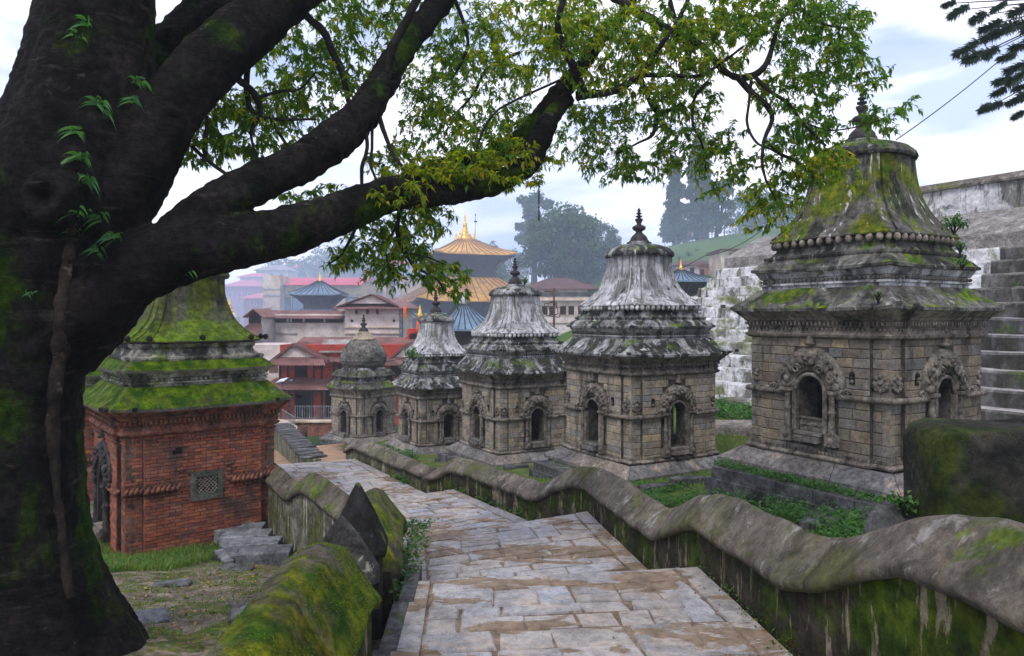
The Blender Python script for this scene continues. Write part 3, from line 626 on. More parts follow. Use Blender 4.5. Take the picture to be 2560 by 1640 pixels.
# ------------------------------------------------------------------ things beside the path
def rock(name, label, c, dims, rz, mat, cat='stone', seed=0, sq=2.6, group=None):
    rings = []; n = 14
    for k in range(7):
        t = math.pi * (k + .3) / 6.6 - math.pi / 2; zz = math.sin(t); rr = max(.05, math.cos(t)) ** .45; rg = []
        for i in range(n):
            a = 2 * math.pi * i / n; ca, sa = math.cos(a), math.sin(a)
            q = (abs(ca) ** sq + abs(sa) ** sq) ** (-1 / sq)
            nn = 1 + .13 * mnoise.noise(Vector((ca * 1.7 + seed, sa * 1.7, zz * 1.7 + seed)))
            rg.append((ca * q * rr * nn * dims[0] / 2, sa * q * rr * nn * dims[1] / 2, zz * dims[2] / 2 * nn + dims[2] / 2))
        rings.append(rg)
    o = MB().loft(rings).build(name, mat, None, smooth=True); o.location = c; o.rotation_euler = (0, 0, rz)
    return tag(o, label, cat, group)
def flat(name, label, c, w, d, h, rz, mat='slate', tilt=(0, 0), cat='slab', group=None, seed=0):
    r_ = random.Random(seed); poly = []
    for (sx, sy) in ((-1, -1), (.1, -1.05), (1, -.9), (1.05, .1), (.9, 1), (-.2, 1.06), (-1, .95)):
        poly.append((sx * w / 2 * r_.uniform(.85, 1.05), sy * d / 2 * r_.uniform(.85, 1.05)))
    o = slab(poly, 0, h, name, mat, None, .015, .008); o.location = c; o.rotation_euler = (tilt[0], tilt[1], rz)
    return tag(o, label, cat, group)
g = G(365, 1560); flat('slate_slab', 'pair sized dark slate slab lying at the foot of the big tree', (g[0], g[1], g[2] - .02), .46, .42, .10, R(25), seed=3)
g = G(600, 1560); rock('stone_block', 'small grey cut stone block beside the nearest mossy coping', (g[0], g[1] + .05, g[2] - .08), (.26, .34, .26), R(10), 'ledge', 'stone', 4, 4)
# slate covered drain between the brick shrine and the wall
dr = thing('drain_cover', 'row of dark slate planks covering a drain in front of the brick shrine corner', 'drain cover', (-3.5, 11.2, -4.1), world=True)
dA = np.array(G(650, 1370)); dB = np.array(G(560, 1408))
ctr0 = np.array(G(560, 1405)); ctr1 = np.array(G(745, 1352))
for i in range(11):
    f = i / 10; c = ctr0 * (1 - f) + ctr1 * f; an = math.atan2(ctr1[1] - ctr0[1], ctr1[0] - ctr0[0]) + R(90)
    m = MB().box((c[0], c[1], c[2] + .10 + .11 * math.sin(f * 3.0)), (.78, .165, .045), an - R(28) + R(random.uniform(-4, 4)))
    m.build('slate_plank', 'slate', dr)
m = MB(); ax = ctr1 - ctr0
for i in range(8):
    c = ctr0 + ax * (i + .5) / 8; m.box((c[0], c[1], c[2] - .05), (.3, .55, .24), math.atan2(ax[1], ax[0]))
m.build('drain_wall', 'ledge', dr)
# slate alley left of the far-left wall
al = bpy.data.objects.new('alley_paving', None); col.objects.link(al); al['kind'] = 'structure'
for i in range(6):
    for j in range(2):
        y0 = 12.5 + i * .55; x0 = float(np.interp(y0, [10.2, 13.6, 19.4], [-2.2, -4.5, -7.9])) - .42 - j * .46
        z = float(np.interp(y0, [12, 13.3, 16], [-4.12, -4.15, -4.3])) - .03 * j; slab([(x0 - .22, y0), (x0 + .24, y0 + .06), (x0 + .18, y0 + .52), (x0 - .28, y0 + .48)], z - .6, z, 'alley_slab', 'slate', al)
# big mossy block on the right and the rock beside it
bx = thing('mossy_pier', 'big dark moss grown masonry block standing behind the right wall at the frame edge', 'wall pier', (3.6, 4.9, -3.0), R(-8))
rings = []
for (f, z, sh) in ((1.02, 0, 0), (1.02, .9, 0), (1.0, 1.55, .02), (1.0, 1.95, .02), (.99, 2.12, .02), (.95, 2.2, .02), (.84, 2.25, .02)):
    rg = []
    for i in range(40):
        a = 2 * math.pi * i / 40; c, s = math.cos(a), math.sin(a); p = 13
        rr = (abs(c) ** p + abs(s) ** p) ** (-1 / p)
        x, y = c * rr * .95 * f, s * rr * .42 * f
        n1 = 1 + .035 * mnoise.noise(Vector((x * 2, y * 2, z * 2))) + .012 * mnoise.noise(Vector((x * 9, y * 9, z * 9)))
        rg.append((x * n1, y * n1, z * (1 + .015 * mnoise.noise(Vector((x * 2, y * 2, 3)))) - .07 * max(0, x) * (z > 1.5)))
    rings.append(rg)
MB().loft(rings).build('block', surf('dark_moss_block', (.04, .037, .03), (.016, .016, .014), 2.2, [(((.012, .03, .003), (.045, .06, .005)), (1.3, 1.3, 1.3), .46, .58, None, .85), ((.22, .20, .17), (9, 9, 2.2), .62, .70, None, .6), ((.20, .08, .02), 2.0, .63, .72, None, .7)], bump=(20, .9, .03)), bx, smooth=True)
bx.location = (4.36, 5.88, -3.14)
rock('weathered_rock', 'tapered weathered grey rock leaning beside the big mossy block behind the right wall', (3.27, 6.15, -2.6), (.44, .42, .98), R(20), 'ledge', 'rock', 11, 3)
# ------------------------------------------------------------------ shrines
def plan(af=.74, df=.055, n=6):
    """unit plan, half width 1, centre bays proud, corners stepped back"""
    d = df; q = [(-af, -1), (af, -1), (af, -1 + d), (1 - d, -1 + d), (1 - d, -af), (1, -af)]
    pts = []
    for k in range(4):
        c, s = math.cos(k * math.pi / 2), math.sin(k * math.pi / 2)
        for x, y in q: pts.append((x * c - y * s, x * s + y * c))
    res = []
    for i in range(len(pts)):
        a, b = pts[i], pts[(i + 1) % len(pts)]
        m = n if math.hypot(b[0] - a[0], b[1] - a[1]) > .5 else (2 if math.hypot(b[0] - a[0], b[1] - a[1]) > .12 else 1)
        for j in range(m): res.append((a[0] + (b[0] - a[0]) * j / m, a[1] + (b[1] - a[1]) * j / m))
    return res
PLAN = plan(); PLAN8 = plan(n=10)
def ring(h, z, rd=0.0, up=0.0, pl=PLAN, wob=0.0, seed=0):
    r = []
    for x, y in pl:
        L_ = math.hypot(x, y); cx, cy = x / L_ * 1.05, y / L_ * 1.05
        px, py = (x * (1 - rd) + cx * rd) * h, (y * (1 - rd) + cy * rd) * h
        zz = z + up * (min(abs(x), abs(y)) ** 4)
        if wob:
            v = Vector((px * 1.9 + seed, py * 1.9, zz * 2)); n1 = mnoise.noise(v) * wob; zz += n1 * .7; px *= 1 + n1 / max(h, .3) * .6; py *= 1 + n1 / max(h, .3) * .6
        r.append((px, py, zz))
    return r
def chamfer_box():
    vs = [(-.5, .5, -.5), (.5, .5, -.5), (.5, .5, .5), (-.5, .5, .5), (-.5, -.38, -.5), (.5, -.38, -.5), (.5, -.38, .5), (-.5, -.38, .5),
          (-.465, -.5, -.43), (.465, -.5, -.43), (.465, -.5, .43), (-.465, -.5, .43)]
    fs = [(0, 1, 5, 4), (3, 7, 6, 2), (0, 4, 7, 3), (1, 2, 6, 5), (4, 5, 9, 8), (5, 6, 10, 9), (6, 7, 11, 10), (7, 4, 8, 11), (8, 9, 10, 11)]
    return vs, fs
_vs, _fs = chamfer_box()
def block_mesh(name, mat):
    me = bpy.data.meshes.new(name); me.from_pydata(_vs, [], _fs); me.materials.append(MAT[mat]); me.update(); return me
BM = {m: block_mesh('stone_block', m) for m in ('block', 'block_dark')}
BM['brick'] = block_mesh('brick', 'brick')
def face_frame(f):
    """outward normal and tangent of face f: 0 right-front (-y), 1 (+x), 2 (+y), 3 left (-x)"""
    a = f * math.pi / 2; n = (math.sin(a), -math.cos(a)); t = (math.cos(a), math.sin(a)); return n, t, a
def place(root, me, f, x, out, z, lx, ly, lz, name):
    n, t, a = face_frame(f); o = bpy.data.objects.new(name, me); o.parent = root
    o.location = (t[0] * x + n[0] * (out - ly / 2), t[1] * x + n[1] * (out - ly / 2), z)
    o.rotation_euler = (0, 0, a); o.scale = (lx, ly, lz); col.objects.link(o); return o
def fpt(f, x, out, z):
    n, t, a = face_frame(f); return (t[0] * x + n[0] * out, t[1] * x + n[1] * out, z)
def arch_panel(mb, f, x0, x1, z0, z1, out, th, door=None):
    """wall panel with an arched opening: door = (half width, sill, spring)"""
    def bx(a, b, c, d):
        q = [fpt(f, a, out, c), fpt(f, b, out, c), fpt(f, b, out, d), fpt(f, a, out, d), fpt(f, a, out - th, c), fpt(f, b, out - th, c), fpt(f, b, out - th, d), fpt(f, a, out - th, d)]
        mb.add(q, [(0, 1, 2, 3), (7, 6, 5, 4), (0, 4, 5, 1), (1, 5, 6, 2), (2, 6, 7, 3), (3, 7, 4, 0)])
    if not door: bx(x0, x1, z0, z1); return
    hw, sill, spr = door
    bx(x0, -hw, z0, z1); bx(hw, x1, z0, z1); bx(-hw, hw, z0, sill)
    n = 10; arc = [(-hw * math.cos(math.pi * i / n), spr + hw * 1.05 * math.sin(math.pi * i / n)) for i in range(n + 1)]
    for i in range(n):
        (a, za), (b, zb) = arc[i], arc[i + 1]
        q = [fpt(f, a, out, za), fpt(f, b, out, zb), fpt(f, b, out, z1), fpt(f, a, out, z1), fpt(f, a, out - th, za), fpt(f, b, out - th, zb), fpt(f, b, out - th, z1), fpt(f, a, out - th, z1)]
        mb.add(q, [(0, 1, 2, 3), (7, 6, 5, 4), (0, 4, 5, 1), (1, 5, 6, 2), (2, 6, 7, 3), (3, 7, 4, 0)])
def lumps(mb, f, pts, out, rs=8, mm=4):
    for (x, z, r, d) in pts:
        c = fpt(f, x, out, z); n, t, a = face_frame(f)
        b = MB().ball((0, 0, 0), 1, rs, mm); ca, sa = math.cos(a), math.sin(a)
        vs = []
        for v in b.v:
            lx, ly, lz = v[0] * r, v[1] * d, v[2] * r * 1.05
            vs.append((c[0] + lx * ca - ly * sa, c[1] + lx * sa + ly * ca, c[2] + lz))
        mb.add(vs, b.f)
def curl(mb, f, cx, cz, r, out, sgn=1, turns=1.4, th=.02):
    pts = []
    for i in range(14):
        a = i / 13 * turns * 2 * math.pi; rr = r * (1 - .75 * i / 13)
        pts.append(fpt(f, cx + sgn * rr * math.cos(a), out, cz + rr * math.sin(a)))
    mb.tube(pts, [th * (1 - .5 * i / 13) + .006 for i in range(14)], 6)
def torana(root, f, H, door, s=1.0, mat='carve', rich=1.0):
    hw, sill, spr = door; ri = hw + .05; ro = (hw + .36 * s)
    rs = random.Random(int(H * 100) + f)
    # frame of the opening: two jambs and an inner arch
    for sg in (-1, 1):
        m = MB(); xx = sg * (hw + .045)
        m.add(*_fbox(f, xx, H + .015, (sill + spr) / 2, .085, .10, spr - sill)); m.build('jamb', mat, root)
        m = MB(); xc = sg * (hw + .16 * s)
        prof = [(.062, 0), (.07, .05), (.05, .09), (.062, .17), (.05, .2), (.046, .5), (.062, .54), (.066, .57), (.044, .61), (.042, .86), (.06, .9), (.05, .94), (.085, .98), (.10, 1.0)]
        c = fpt(f, xc, H + .055, 0); z0, z1 = sill - .02, spr
        m.lathe([(r * s, z0 + (z1 - z0) * t) for r, t in prof], 8, (c[0], c[1], 0)); m.build('pillar', mat, root, smooth=True)
        m = MB(); m.add(*_fbox(f, xc, H + .05, sill - .10, .19 * s, .15, .2)); lumps(m, f, [(xc, sill - .10, .06, .04)], H + .125, 8, 4); m.build('pillar_base', mat, root)
        m = MB(); m.add(*_fbox(f, xc, H + .05, spr + .02, .24 * s, .16, .05)); m.build('capital', mat, root)
    m = MB(); pts = [fpt(f, -(hw + .03) * math.cos(math.pi * i / 14), H + .03, spr + (hw + .03) * 1.05 * math.sin(math.pi * i / 14)) for i in range(15)]
    m.tube(pts, .04, 6); m.build('inner_arch', mat, root, smooth=True)
    # carved halo
    m = MB(); n = 18; fr = []; 
    rings = []
    for i in range(n + 1):
        a = math.pi * i / n; c, s_ = -math.cos(a), math.sin(a); k = 1 + .06 * math.sin(a * 3) + .16 * s_ ** 6
        rings.append([fpt(f, c * ri, H - .02, spr + .06 + s_ * ri), fpt(f, c * ri, H + .06, spr + .06 + s_ * ri), fpt(f, c * ro * .96 * k, H + .05, spr + .06 + s_ * ro * .96 * k), fpt(f, c * ro * k, H - .02, spr + .06 + s_ * ro * k)])
    m.loft(rings)
    pt = []
    for i in range(int(15 * rich)):
        a = math.pi * (i + .5) / int(15 * rich); rr = (ri + ro) / 2 + rs.uniform(-.03, .03) * s; q = rs.uniform(.055, .085) * s
        pt.append((-math.cos(a) * rr, spr + .06 + math.sin(a) * rr * 1.03, q, q * .8))
        pt.append((-math.cos(a) * (rr + .09 * s), spr + .06 + math.sin(a) * (rr + .09 * s), q * .6, q * .6))
    lumps(m, f, pt, H + .06, 7, 3)
    for sg in (-1, 1):
        curl(m, f, sg * (ri + .12 * s), spr + .22 * s, .085 * s, H + .10, sg); curl(m, f, sg * ri * .75, spr + .1 + ri * .95, .08 * s, H + .11, -sg)
        curl(m, f, sg * (ro + .06), spr + .03, .07 * s, H + .07, sg, 1.2)
    m.build('carved_arch', mat, root, smooth=True)
    # guardian face on the crown of the arch
    m = MB(); zc = spr + .06 + (ri + ro) / 2 * 1.1
    lumps(m, f, [(0, zc, .13 * s, .10), (-.06 * s, zc + .03, .04 * s, .13), (.06 * s, zc + .03, .04 * s, .13), (0, zc - .03, .045 * s, .16), (-.07 * s, zc - .08, .05 * s, .11), (.07 * s, zc - .08, .05 * s, .11), (0, zc - .10, .05 * s, .09)], H + .06, 9, 5)
    m.build('guardian_face', mat, root, smooth=True)
    m = MB(); c = fpt(f, 0, H + .03, 0); z0 = spr + .06 + ro * 1.14
    m.lathe([(.09, z0), (.10, z0 + .03), (.06, z0 + .07), (.075, z0 + .10), (.05, z0 + .14), (.065, z0 + .17), (.04, z0 + .21), (.055, z0 + .24), (.03, z0 + .28), (.01, z0 + .33)], 8, (c[0], c[1], 0)); m.build('arch_spire', mat, root, smooth=True)
    # door step
    m = MB(); m.add(*_fbox(f, 0, H + .10, sill - .12, hw * 1.75, .18, .10)); m.add(*_fbox(f, 0, H + .06, sill - .025, hw * 2, .16, .05)); m.build('door_step', 'plinth', root)
def _fbox(f, x, out, z, lx, ly, lz):
    n, t, a = face_frame(f); m = MB(); c = fpt(f, x, out - 0, z); m.box((c[0], c[1], c[2]), (lx, ly, lz), a); return m.v, m.f
def finial(root, z, s=1.0, mat='bronze', name='finial'):
    m = MB(); m.lathe([(r * s, z + h * s) for r, h in [(.27, 0), (.285, .05), (.25, .10), (.25, .13), (.20, .2), (.11, .28), (.085, .33), (.16, .37), (.195, .41), (.195, .46), (.15, .5), (.07, .53), (.07, .58), (.11, .66), (.12, .70), (.05, .715), (.05, .74), (.095, .755), (.095, .79), (.04, .80), (.04, .83), (.08, .845), (.08, .875), (.035, .885), (.035, .91), (.055, .925), (.045, .96), (.0, 1.04)]], 16)
    return m.build(name, mat, root, smooth=True)
class Shrine: pass
def shrine(name, label, corner, dl, w, zb, style, upper=None, spire=None, fin=(1.0,), blocks='block', faces=(0, 3), mats=('tier', 'lime', 'mould'), doors=(0, 3), nb=None, court=.165, doorp=(.27, .30, 1.14), wallh=2.12, rich=1.0, seed=1, see=False):
    """corner: world xy of the wall corner nearest the viewer, dl: unit vector of the left face, w: wall width"""
    random.seed(seed * 13 + 5)
    dr = (dl[1], -dl[0]); H = w / 2
    cx = corner[0] + H * (dl[0] + dr[0]); cy = corner[1] + H * (dl[1] + dr[1])
    rz = math.atan2(dr[1], dr[0])
    root = thing(name, label, 'shrine', (cx, cy, zb), rz)
    k = w / 3.0; d = .055 * H; a = .74 * H
    # faces: 0 = right visible face (normal pointing to the viewer's right-front), 3 = left visible face
    core = MB()
    for f in range(4):
        dr_ = doorp if (f in doors or (see and True)) else None
        arch_panel(core, f, -a, a, 0, wallh * 1.0, H - .018, .32, dr_)
        core.add(*_fbox(f, 0, H - d - .26, wallh / 2, .02, .02, .02))
    for sx in (-1, 1):
        for sy in (-1, 1):
            c = (sx * (a + (H - d - a) / 2 - .01), sy * (a + (H - d - a) / 2 - .01), wallh / 2)
            core.box(c, ((H - d - a) + .0, (H - d - a) + .0, wallh - .006))
    core.box((0, 0, .12), (2 * H - .7, 2 * H - .7, .3)); core.box((0, 0, wallh - .04), (2 * H - .66, 2 * H - .66, .07))
    core.build('wall_core', 'mortar' if blocks != 'brick' else 'brick_joint', root)
    hw, sill, spr = doorp
    # courses of stone
    spec = []
    def clipx(z0, z1, f):
        if f not in doors: return 0
        zz = z1
        if zz <= sill - .22: return 0
        if z0 < spr + .05: return hw + .26 * (k ** .5)
        y = z0 - spr - .06
        ro = (hw + .36) * 1.02
        if y > ro * 1.1: return 0
        return math.sqrt(max(.01, (ro * 1.1) ** 2 - y * y)) * .86
    for f in faces:
        z = .02; ci = 0
        while z < wallh - .05:
            h = court * random.uniform(.88, 1.14)
            if wallh - (z + h) < court * .6: h = wallh - z
            cl = clipx(z, z + h, f)
            spans = [(-a, a)] if cl <= 0 else [(-a, -cl), (cl, a)]
            for (s0, s1) in spans:
                x = s0; first = True
                while x < s1 - .01:
                    lw = random.uniform(1.5, 2.9) * court if not first or ci % 2 else random.uniform(.9, 1.5) * court
                    first = False
                    if s1 - (x + lw) < court * .8: lw = s1 - x
                    spec.append((f, x + lw / 2, H + random.uniform(-.006, .006), z + h / 2, lw - .008, .12, h - .007, lw * h)); x += lw
            pw = H - d - a
            for sg in (-1, 1):
                if ci % 2: segs = [(a, H - d)]
                else: segs = [(a, H - d)] if pw < .3 else [(a, a + pw * .5), (a + pw * .5, H - d)]
                for (x0, x1) in segs:
                    spec.append((f, sg * (x0 + x1) / 2, H - d + random.uniform(-.004, .004), z + h / 2, (x1 - x0) - (.006 if x0 > a + .01 or True else 0), .11, h - .007, (x1 - x0) * h))
            z += h; ci += 1
    return root, spec, dict(H=H, d=d, a=a, k=k, wallh=wallh, doorp=doorp)
def lay_blocks(root, spec, blocks, limit=300, pname='stone_block'):
    me = BM[blocks]
    for i, (f, x, out, z, lx, ly, lz, ar) in enumerate(spec[:limit]):
        place(root, me, f, x, out, z, lx, ly, lz, pname)
    rest = spec[limit:]
    if rest:
        mb = MB()
        for (f, x, out, z, lx, ly, lz, ar) in rest:
            n, t, a_ = face_frame(f); ca, sa = math.cos(a_), math.sin(a_); cx, cy = t[0] * x + n[0] * (out - ly / 2), t[1] * x + n[1] * (out - ly / 2)
            mb.add([(cx + v[0] * lx * ca - v[1] * ly * sa, cy + v[0] * lx * sa + v[1] * ly * ca, z + v[2] * lz) for v in _vs], _fs)
        mb.build(pname + 'work', 'brick_i' if blocks == 'brick' else blocks, root, kind='stuff')
def mid_dress(root, D, mat='mould', zs=1.12, faces=(0, 1, 2, 3), doors=(0, 3), slabs=True, boss=True, nslab=3, skirt=True):
    H, d, a, k, wallh = D['H'], D['d'], D['a'], D['k'], D['wallh']; hw, sill, spr = D['doorp']
    # torus string course
    for f in faces:
        segs = [(-a, a)] if f not in doors else [(-a - .0, -(hw + .27)), (hw + .27, a)]
        for (x0, x1) in segs:
            m = MB()
            m.tube([fpt(f, x0, H + .035, zs), fpt(f, (x0 + x1) / 2, H + .04, zs), fpt(f, x1, H + .035, zs)], .055 * k ** .5, 8)
            m.add(*_fbox(f, (x0 + x1) / 2, H + .01, zs + .065, x1 - x0, .05, .03)); m.build('string_course', mat, root, smooth=True)
        for sg in (-1, 1):
            m = MB()
            m.tube([fpt(f, sg * (a - .0), H + .035, zs), fpt(f, sg * (H - d + .05), H - d + .045, zs)], .052 * k ** .5, 8)
            if f in doors: curl(m, f, sg * (hw + .33), zs + .09, .06, H + .06, sg, 1.3, .022)
            m.build('string_course', mat, root, smooth=True)
    # base torus and sloping plinth slabs
    m = MB(); m.loft([ring(H + .02, -.03), ring(H + .07, -.02), ring(H + .085, .015), ring(H + .06, .05), ring(H + .012, .06)]); m.build('base_moulding', mat, root)
    m = MB()
    for f in faces:
        n = int(2 * H / .075)
        for i in range(n): m.add(*_fbox(f, -H + .06 + (2 * H - .12) * (i + .5) / n, (H if abs(-H + .06 + (2 * H - .12) * (i + .5) / n) < a else H - d) + .008, .095, .045, .03, .045))
    o = m.build('dentil_row', mat, root); o['kind'] = 'stuff'
    if skirt:
        m = MB(); m.loft([ring(H + .30, -.46), ring(H + .30, -.33), ring(H + .02, -.05)]); m.build('plinth_core', 'mortar', root)
        for f in faces:
            for i in range(nslab):
                x0 = -1 + 2 * i / nslab; x1 = -1 + 2 * (i + 1) / nslab
                top, bot = H + .05, H + .38; g = .006
                q = []
                for (o_, z_) in ((bot, -.34), (bot, -.27), (top, -.035), (top - .03, -.10)):
                    q.append([fpt(f, x0 * o_ + g, o_, z_), fpt(f, x1 * o_ - g, o_, z_)])
                vs = [p for r_ in q for p in r_]
                mesh_obj('plinth_slab', vs, [(0, 1, 3, 2), (2, 3, 5, 4), (4, 5, 7, 6), (6, 7, 1, 0), (0, 2, 4, 6), (1, 7, 5, 3)], 'plinth', root)
        m = MB(); m.loft([ring(H + .40, -.62), ring(H + .40, -.345)]); m.build('plinth_step', 'ledge', root)
    if boss:
        for f in (0, 3):
            m = MB(); sg = -1 if f == 0 else 1
            xc = sg * (a + H - d) / 2; R0 = .15 * k
            lumps(m, f, [(xc, zs + .27, R0, .03), (xc, zs + .29, .055, .09)] + [(xc + math.cos(t) * R0 * .7, zs + .27 + math.sin(t) * R0 * .8, .042, .06) for t in np.linspace(0, 2 * math.pi, 9)[:-1]], H - d, 9, 4)
            for s2 in (-1, 1): curl(m, f, xc + s2 * .07, zs + .19, .06, H - d + .03, s2, 1.3, .018)
            m.build('carved_boss', 'carve', root, smooth=True)
            m = MB(); xe = -sg * (a + H - d) / 2 * 1.02
            lumps(m, f, [(xe, zs + .18, .06, .05), (xe + .02, zs + .28, .055, .06), (xe - .03, zs + .36, .045, .05)], H - d, 8, 4); curl(m, f, xe, zs + .32, .075, H - d + .03, sg, 1.5, .022)
            m.build('carved_corner_figure', 'carve', root, smooth=True)
            xn = (a * .72) * sg
            m = MB(); 
            for i in range(9):
                t = math.pi * i / 8
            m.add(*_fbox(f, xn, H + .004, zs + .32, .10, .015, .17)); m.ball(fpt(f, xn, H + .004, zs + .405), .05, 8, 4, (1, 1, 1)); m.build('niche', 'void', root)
            m = MB(); lumps(m, f, [(xn, zs + .28, .035, .03), (xn, zs + .35, .022, .03)], H + .012, 7, 4); m.build('niche_figure', 'carve', root, smooth=True)
def roof_stack(root, D, mt, ml, mm, z=None, bell=None, cap=None, beadn=17, up=.05, bead=True, seed=0, dent=True, eave=.30):
    H, d, a, k, wallh = D['H'], D['d'], D['a'], D['k'], D['wallh']
    z = z or dict(e1=2.64, r1=3.03, e2=3.32, r2=3.50, bd=3.81, be=3.93)
    e = eave * k; kk = k
    m = MB(); m.loft([ring(H - .02, wallh - .01), ring(H + .03, wallh + .0), ring(H + .075, wallh + .03), ring(H + .09, wallh + .07), ring(H + .05, wallh + .09), ring(H + .03, wallh + .19), ring(H + .05, wallh + .20)]); m.build('cornice_moulding', mm, root)
    ze = z['e1']
    m = MB(); m.loft([ring(H + .03, wallh + .19), ring(H + .06, wallh + .30), ring(H + .09, wallh + .32), ring(H + .12, wallh + .36), ring(H + e - .06, ze - .075, up=up), ring(H + e - .03, ze - .045, up=up)]); m.build('eave_soffit', mm, root)
    if dent:
        m = MB()
        for f in range(4):
            n = int(2 * H / .085)
            for i in range(n):
                xx = -H + .02 + (2 * H - .04) * (i + .5) / n; off = H if abs(xx) < a else H - d
                m.add(*_fbox(f, xx, off + .085, wallh + .265, .045, .06, .06)); 
                m.add(*_fbox(f, xx + .02, off + .05, wallh + .165, .028, .04, .035))
        m.build('dentil_row', mm, root, kind='stuff')
    W = .018 if mt != 'moss_roof' else .007
    h1 = H * .925
    m = MB(); m.loft([ring(H + e - .05, ze - .05, up=up), ring(H + e, ze - .045, up=up, pl=PLAN8), ] if False else [ring(H + e - .05, ze - .05, up=up, seed=seed), ring(H + e, ze - .04, up=up, wob=W, seed=seed), ring(H + e + .005, ze + .015, up=up, wob=W, seed=seed), ring(H + e - .05 * kk, ze + .05, up=up * .8, wob=W, seed=seed), ring(H + (h1 - H) * .45 + e * .42, ze + (z['r1'] - ze) * .5, up=up * .3, wob=W, seed=seed), ring(h1 + .02, z['r1'], wob=W, seed=seed), ring(h1 - .3, z['r1'] + .02)]); m.build('lower_roof', mt, root)
    # neck band under the second eave
    h2 = H * 1.0; zz = z['r1']; dz = z['e2'] - zz
    m = MB(); m.loft([ring(h1 - .04, zz - .03), ring(h1 - .04, zz + dz * .18), ring(h1 - .0, zz + dz * .2), ring(h1 - .0, zz + dz * .3), ring(h1 - .06, zz + dz * .33), ring(h1 - .05, zz + dz * .55), ring(h1 - .01, zz + dz * .6), ring(h2 - .06, zz + dz * .88, up=up * .7), ring(h2 - .03, z['e2'] - .03, up=up * .7)]); m.build('neck_band', ml if mt != 'moss_roof' else 'moss_lime', root)
    if dent:
        m = MB()
        for f in range(4):
            n = int(2 * h1 / .09)
            for i in range(n):
                xx = -h1 + .04 + (2 * h1 - .08) * (i + .5) / n; off = (h1 if abs(xx) < .74 * h1 else h1 * .945) - .035
                c = fpt(f, xx, off, zz + dz * .44); m.ball(c, .032, 6, 3)
        m.build('bead_band', mm if mt != 'moss_roof' else 'moss_lime', root, kind='stuff')
    h3 = H * (.87 if bell else .8)
    m = MB(); m.loft([ring(h2 - .04, z['e2'] - .035, up=up * .7), ring(h2, z['e2'] - .03, up=up * .7, wob=W, seed=seed + 3), ring(h2 + .005, z['e2'] + .02, up=up * .7, wob=W, seed=seed + 3), ring(h2 - .04, z['e2'] + .05, up=up * .5, wob=W, seed=seed + 3), ring((h2 + h3) / 2 + .01, (z['e2'] + z['r2']) / 2 + .035, wob=W, seed=seed + 3), ring(h3, z['r2'] + .02), ring(h3 - .3, z['r2'] + .03)]); m.build('upper_roof', mt, root)
    return h3
def bell_roof(root, D, mt, ml, mm, z, prof, capr, capz, beadn=15, bead=True, seed=0, hb=.845):
    H, k = D['H'], D['k']; h3 = H * .87; z0 = z['r2'] + .02; z1 = z['bd']; hbe = H * hb
    dz = z1 - z0
    m = MB(); m.loft([ring(h3 - .01, z0 - .03), ring(h3 + .02, z0 + dz * .12), ring(h3 + .02, z0 + dz * .25), ring(h3 - .06, z0 + dz * .3), ring(h3 - .10, z0 + dz * .5, .1), ring(h3 - .13, z0 + dz * .75, .15), ring(hbe - .06, z1 - .03, .2), ring(hbe - .05, z1 + .04, .2)]); m.build('bell_base', mt if mt != 'moss_roof' else 'moss_lime', root)
    if bead:
        me = None
        pl = [p for p in ring(hbe + .0, z1 + .005, .2)]
        # walk the outline at equal steps
        P_ = np.array(pl + pl[:1]); seg = np.linalg.norm(np.diff(P_, axis=0), axis=1); cum = np.concatenate([[0], np.cumsum(seg)]); tot = cum[-1]; nB = beadn * 4
        for i in range(nB):
            s = tot * i / nB; p = [np.interp(s, cum, P_[:, j]) for j in range(3)]
            if me is None:
                o = MB().ball((0, 0, 0), .062 * k ** .5, 9, 5, (1, 1, 1.15)).build('bead', 'rib_lime' if mt == 'tier' else 'mould', root, smooth=True, sub=False); me = o.data; o.location = p
            else:
                o = bpy.data.objects.new('bead', me); o.parent = root; o.location = p; col.objects.link(o)
    rg = [ring(hbe - .02, z1 + .055, .2), ring(hbe + .03, z1 + .06, .2, up=.02), ring(hbe + .035, z['be'] - .035, .2, up=.02), ring(hbe + .0, z['be'], .2, up=.02)]
    for (h, zz, rd) in prof: rg.append(ring(h, zz, rd, wob=.02, seed=seed))
    m = MB(); m.loft(rg); m.build('bell_roof', ml, root)
    L2 = rg[3:]
    for idx, (px_, py_) in enumerate(PLAN):
        q1 = abs(abs(px_) - .74) < .005 and abs(abs(py_) - 1) < .005 or abs(abs(py_) - .74) < .005 and abs(abs(px_) - 1) < .005
        q2 = abs(abs(px_) - .945) < .01 and abs(abs(py_) - .945) < .01
        if q1 or q2:
            pts = [r_[idx] for r_ in L2]; cc_ = catmull(pts, 3)
            MB().tube([tuple(p_) for p_ in cc_], [.022 if q2 else .017] * len(cc_), 6, .3).build('bell_rib', 'rib_lime' if mt == 'tier' else ml, root, smooth=True)
    m = MB(); m.loft([ring(capr * .93, capz - .04, .8), ring(capr * 1.06, capz - .03, .85, wob=.02, seed=seed), ring(capr * 1.09, capz + .02, .85, wob=.02, seed=seed), ring(capr * 1.06, capz + .09, .85, wob=.02, seed=seed), ring(capr * .94, capz + .19, .85), ring(capr * .72, capz + .27, .9), ring(capr * .5, capz + .31, 1.0), ring(.30 * k, capz + .33, 1.0), ring(.2 * k, capz + .34, 1)]); m.build('bell_cap', mt if mt != 'moss_roof' else 'moss_roof', root, smooth=False)
    m = MB(); m.lathe([(.33 * k, capz + .31), (.34 * k, capz + .36), (.29 * k, capz + .39), (.1, capz + .4)], 16); m.build('cap_ring', mt, root, smooth=True)
PROF4 = [(1.03 * 1.08, 4.06, .25), (.90 * 1.02, 4.30, .35), (.79 * 1.02, 4.60, .5), (.75, 4.9, .6), (.755, 5.24, .7)]
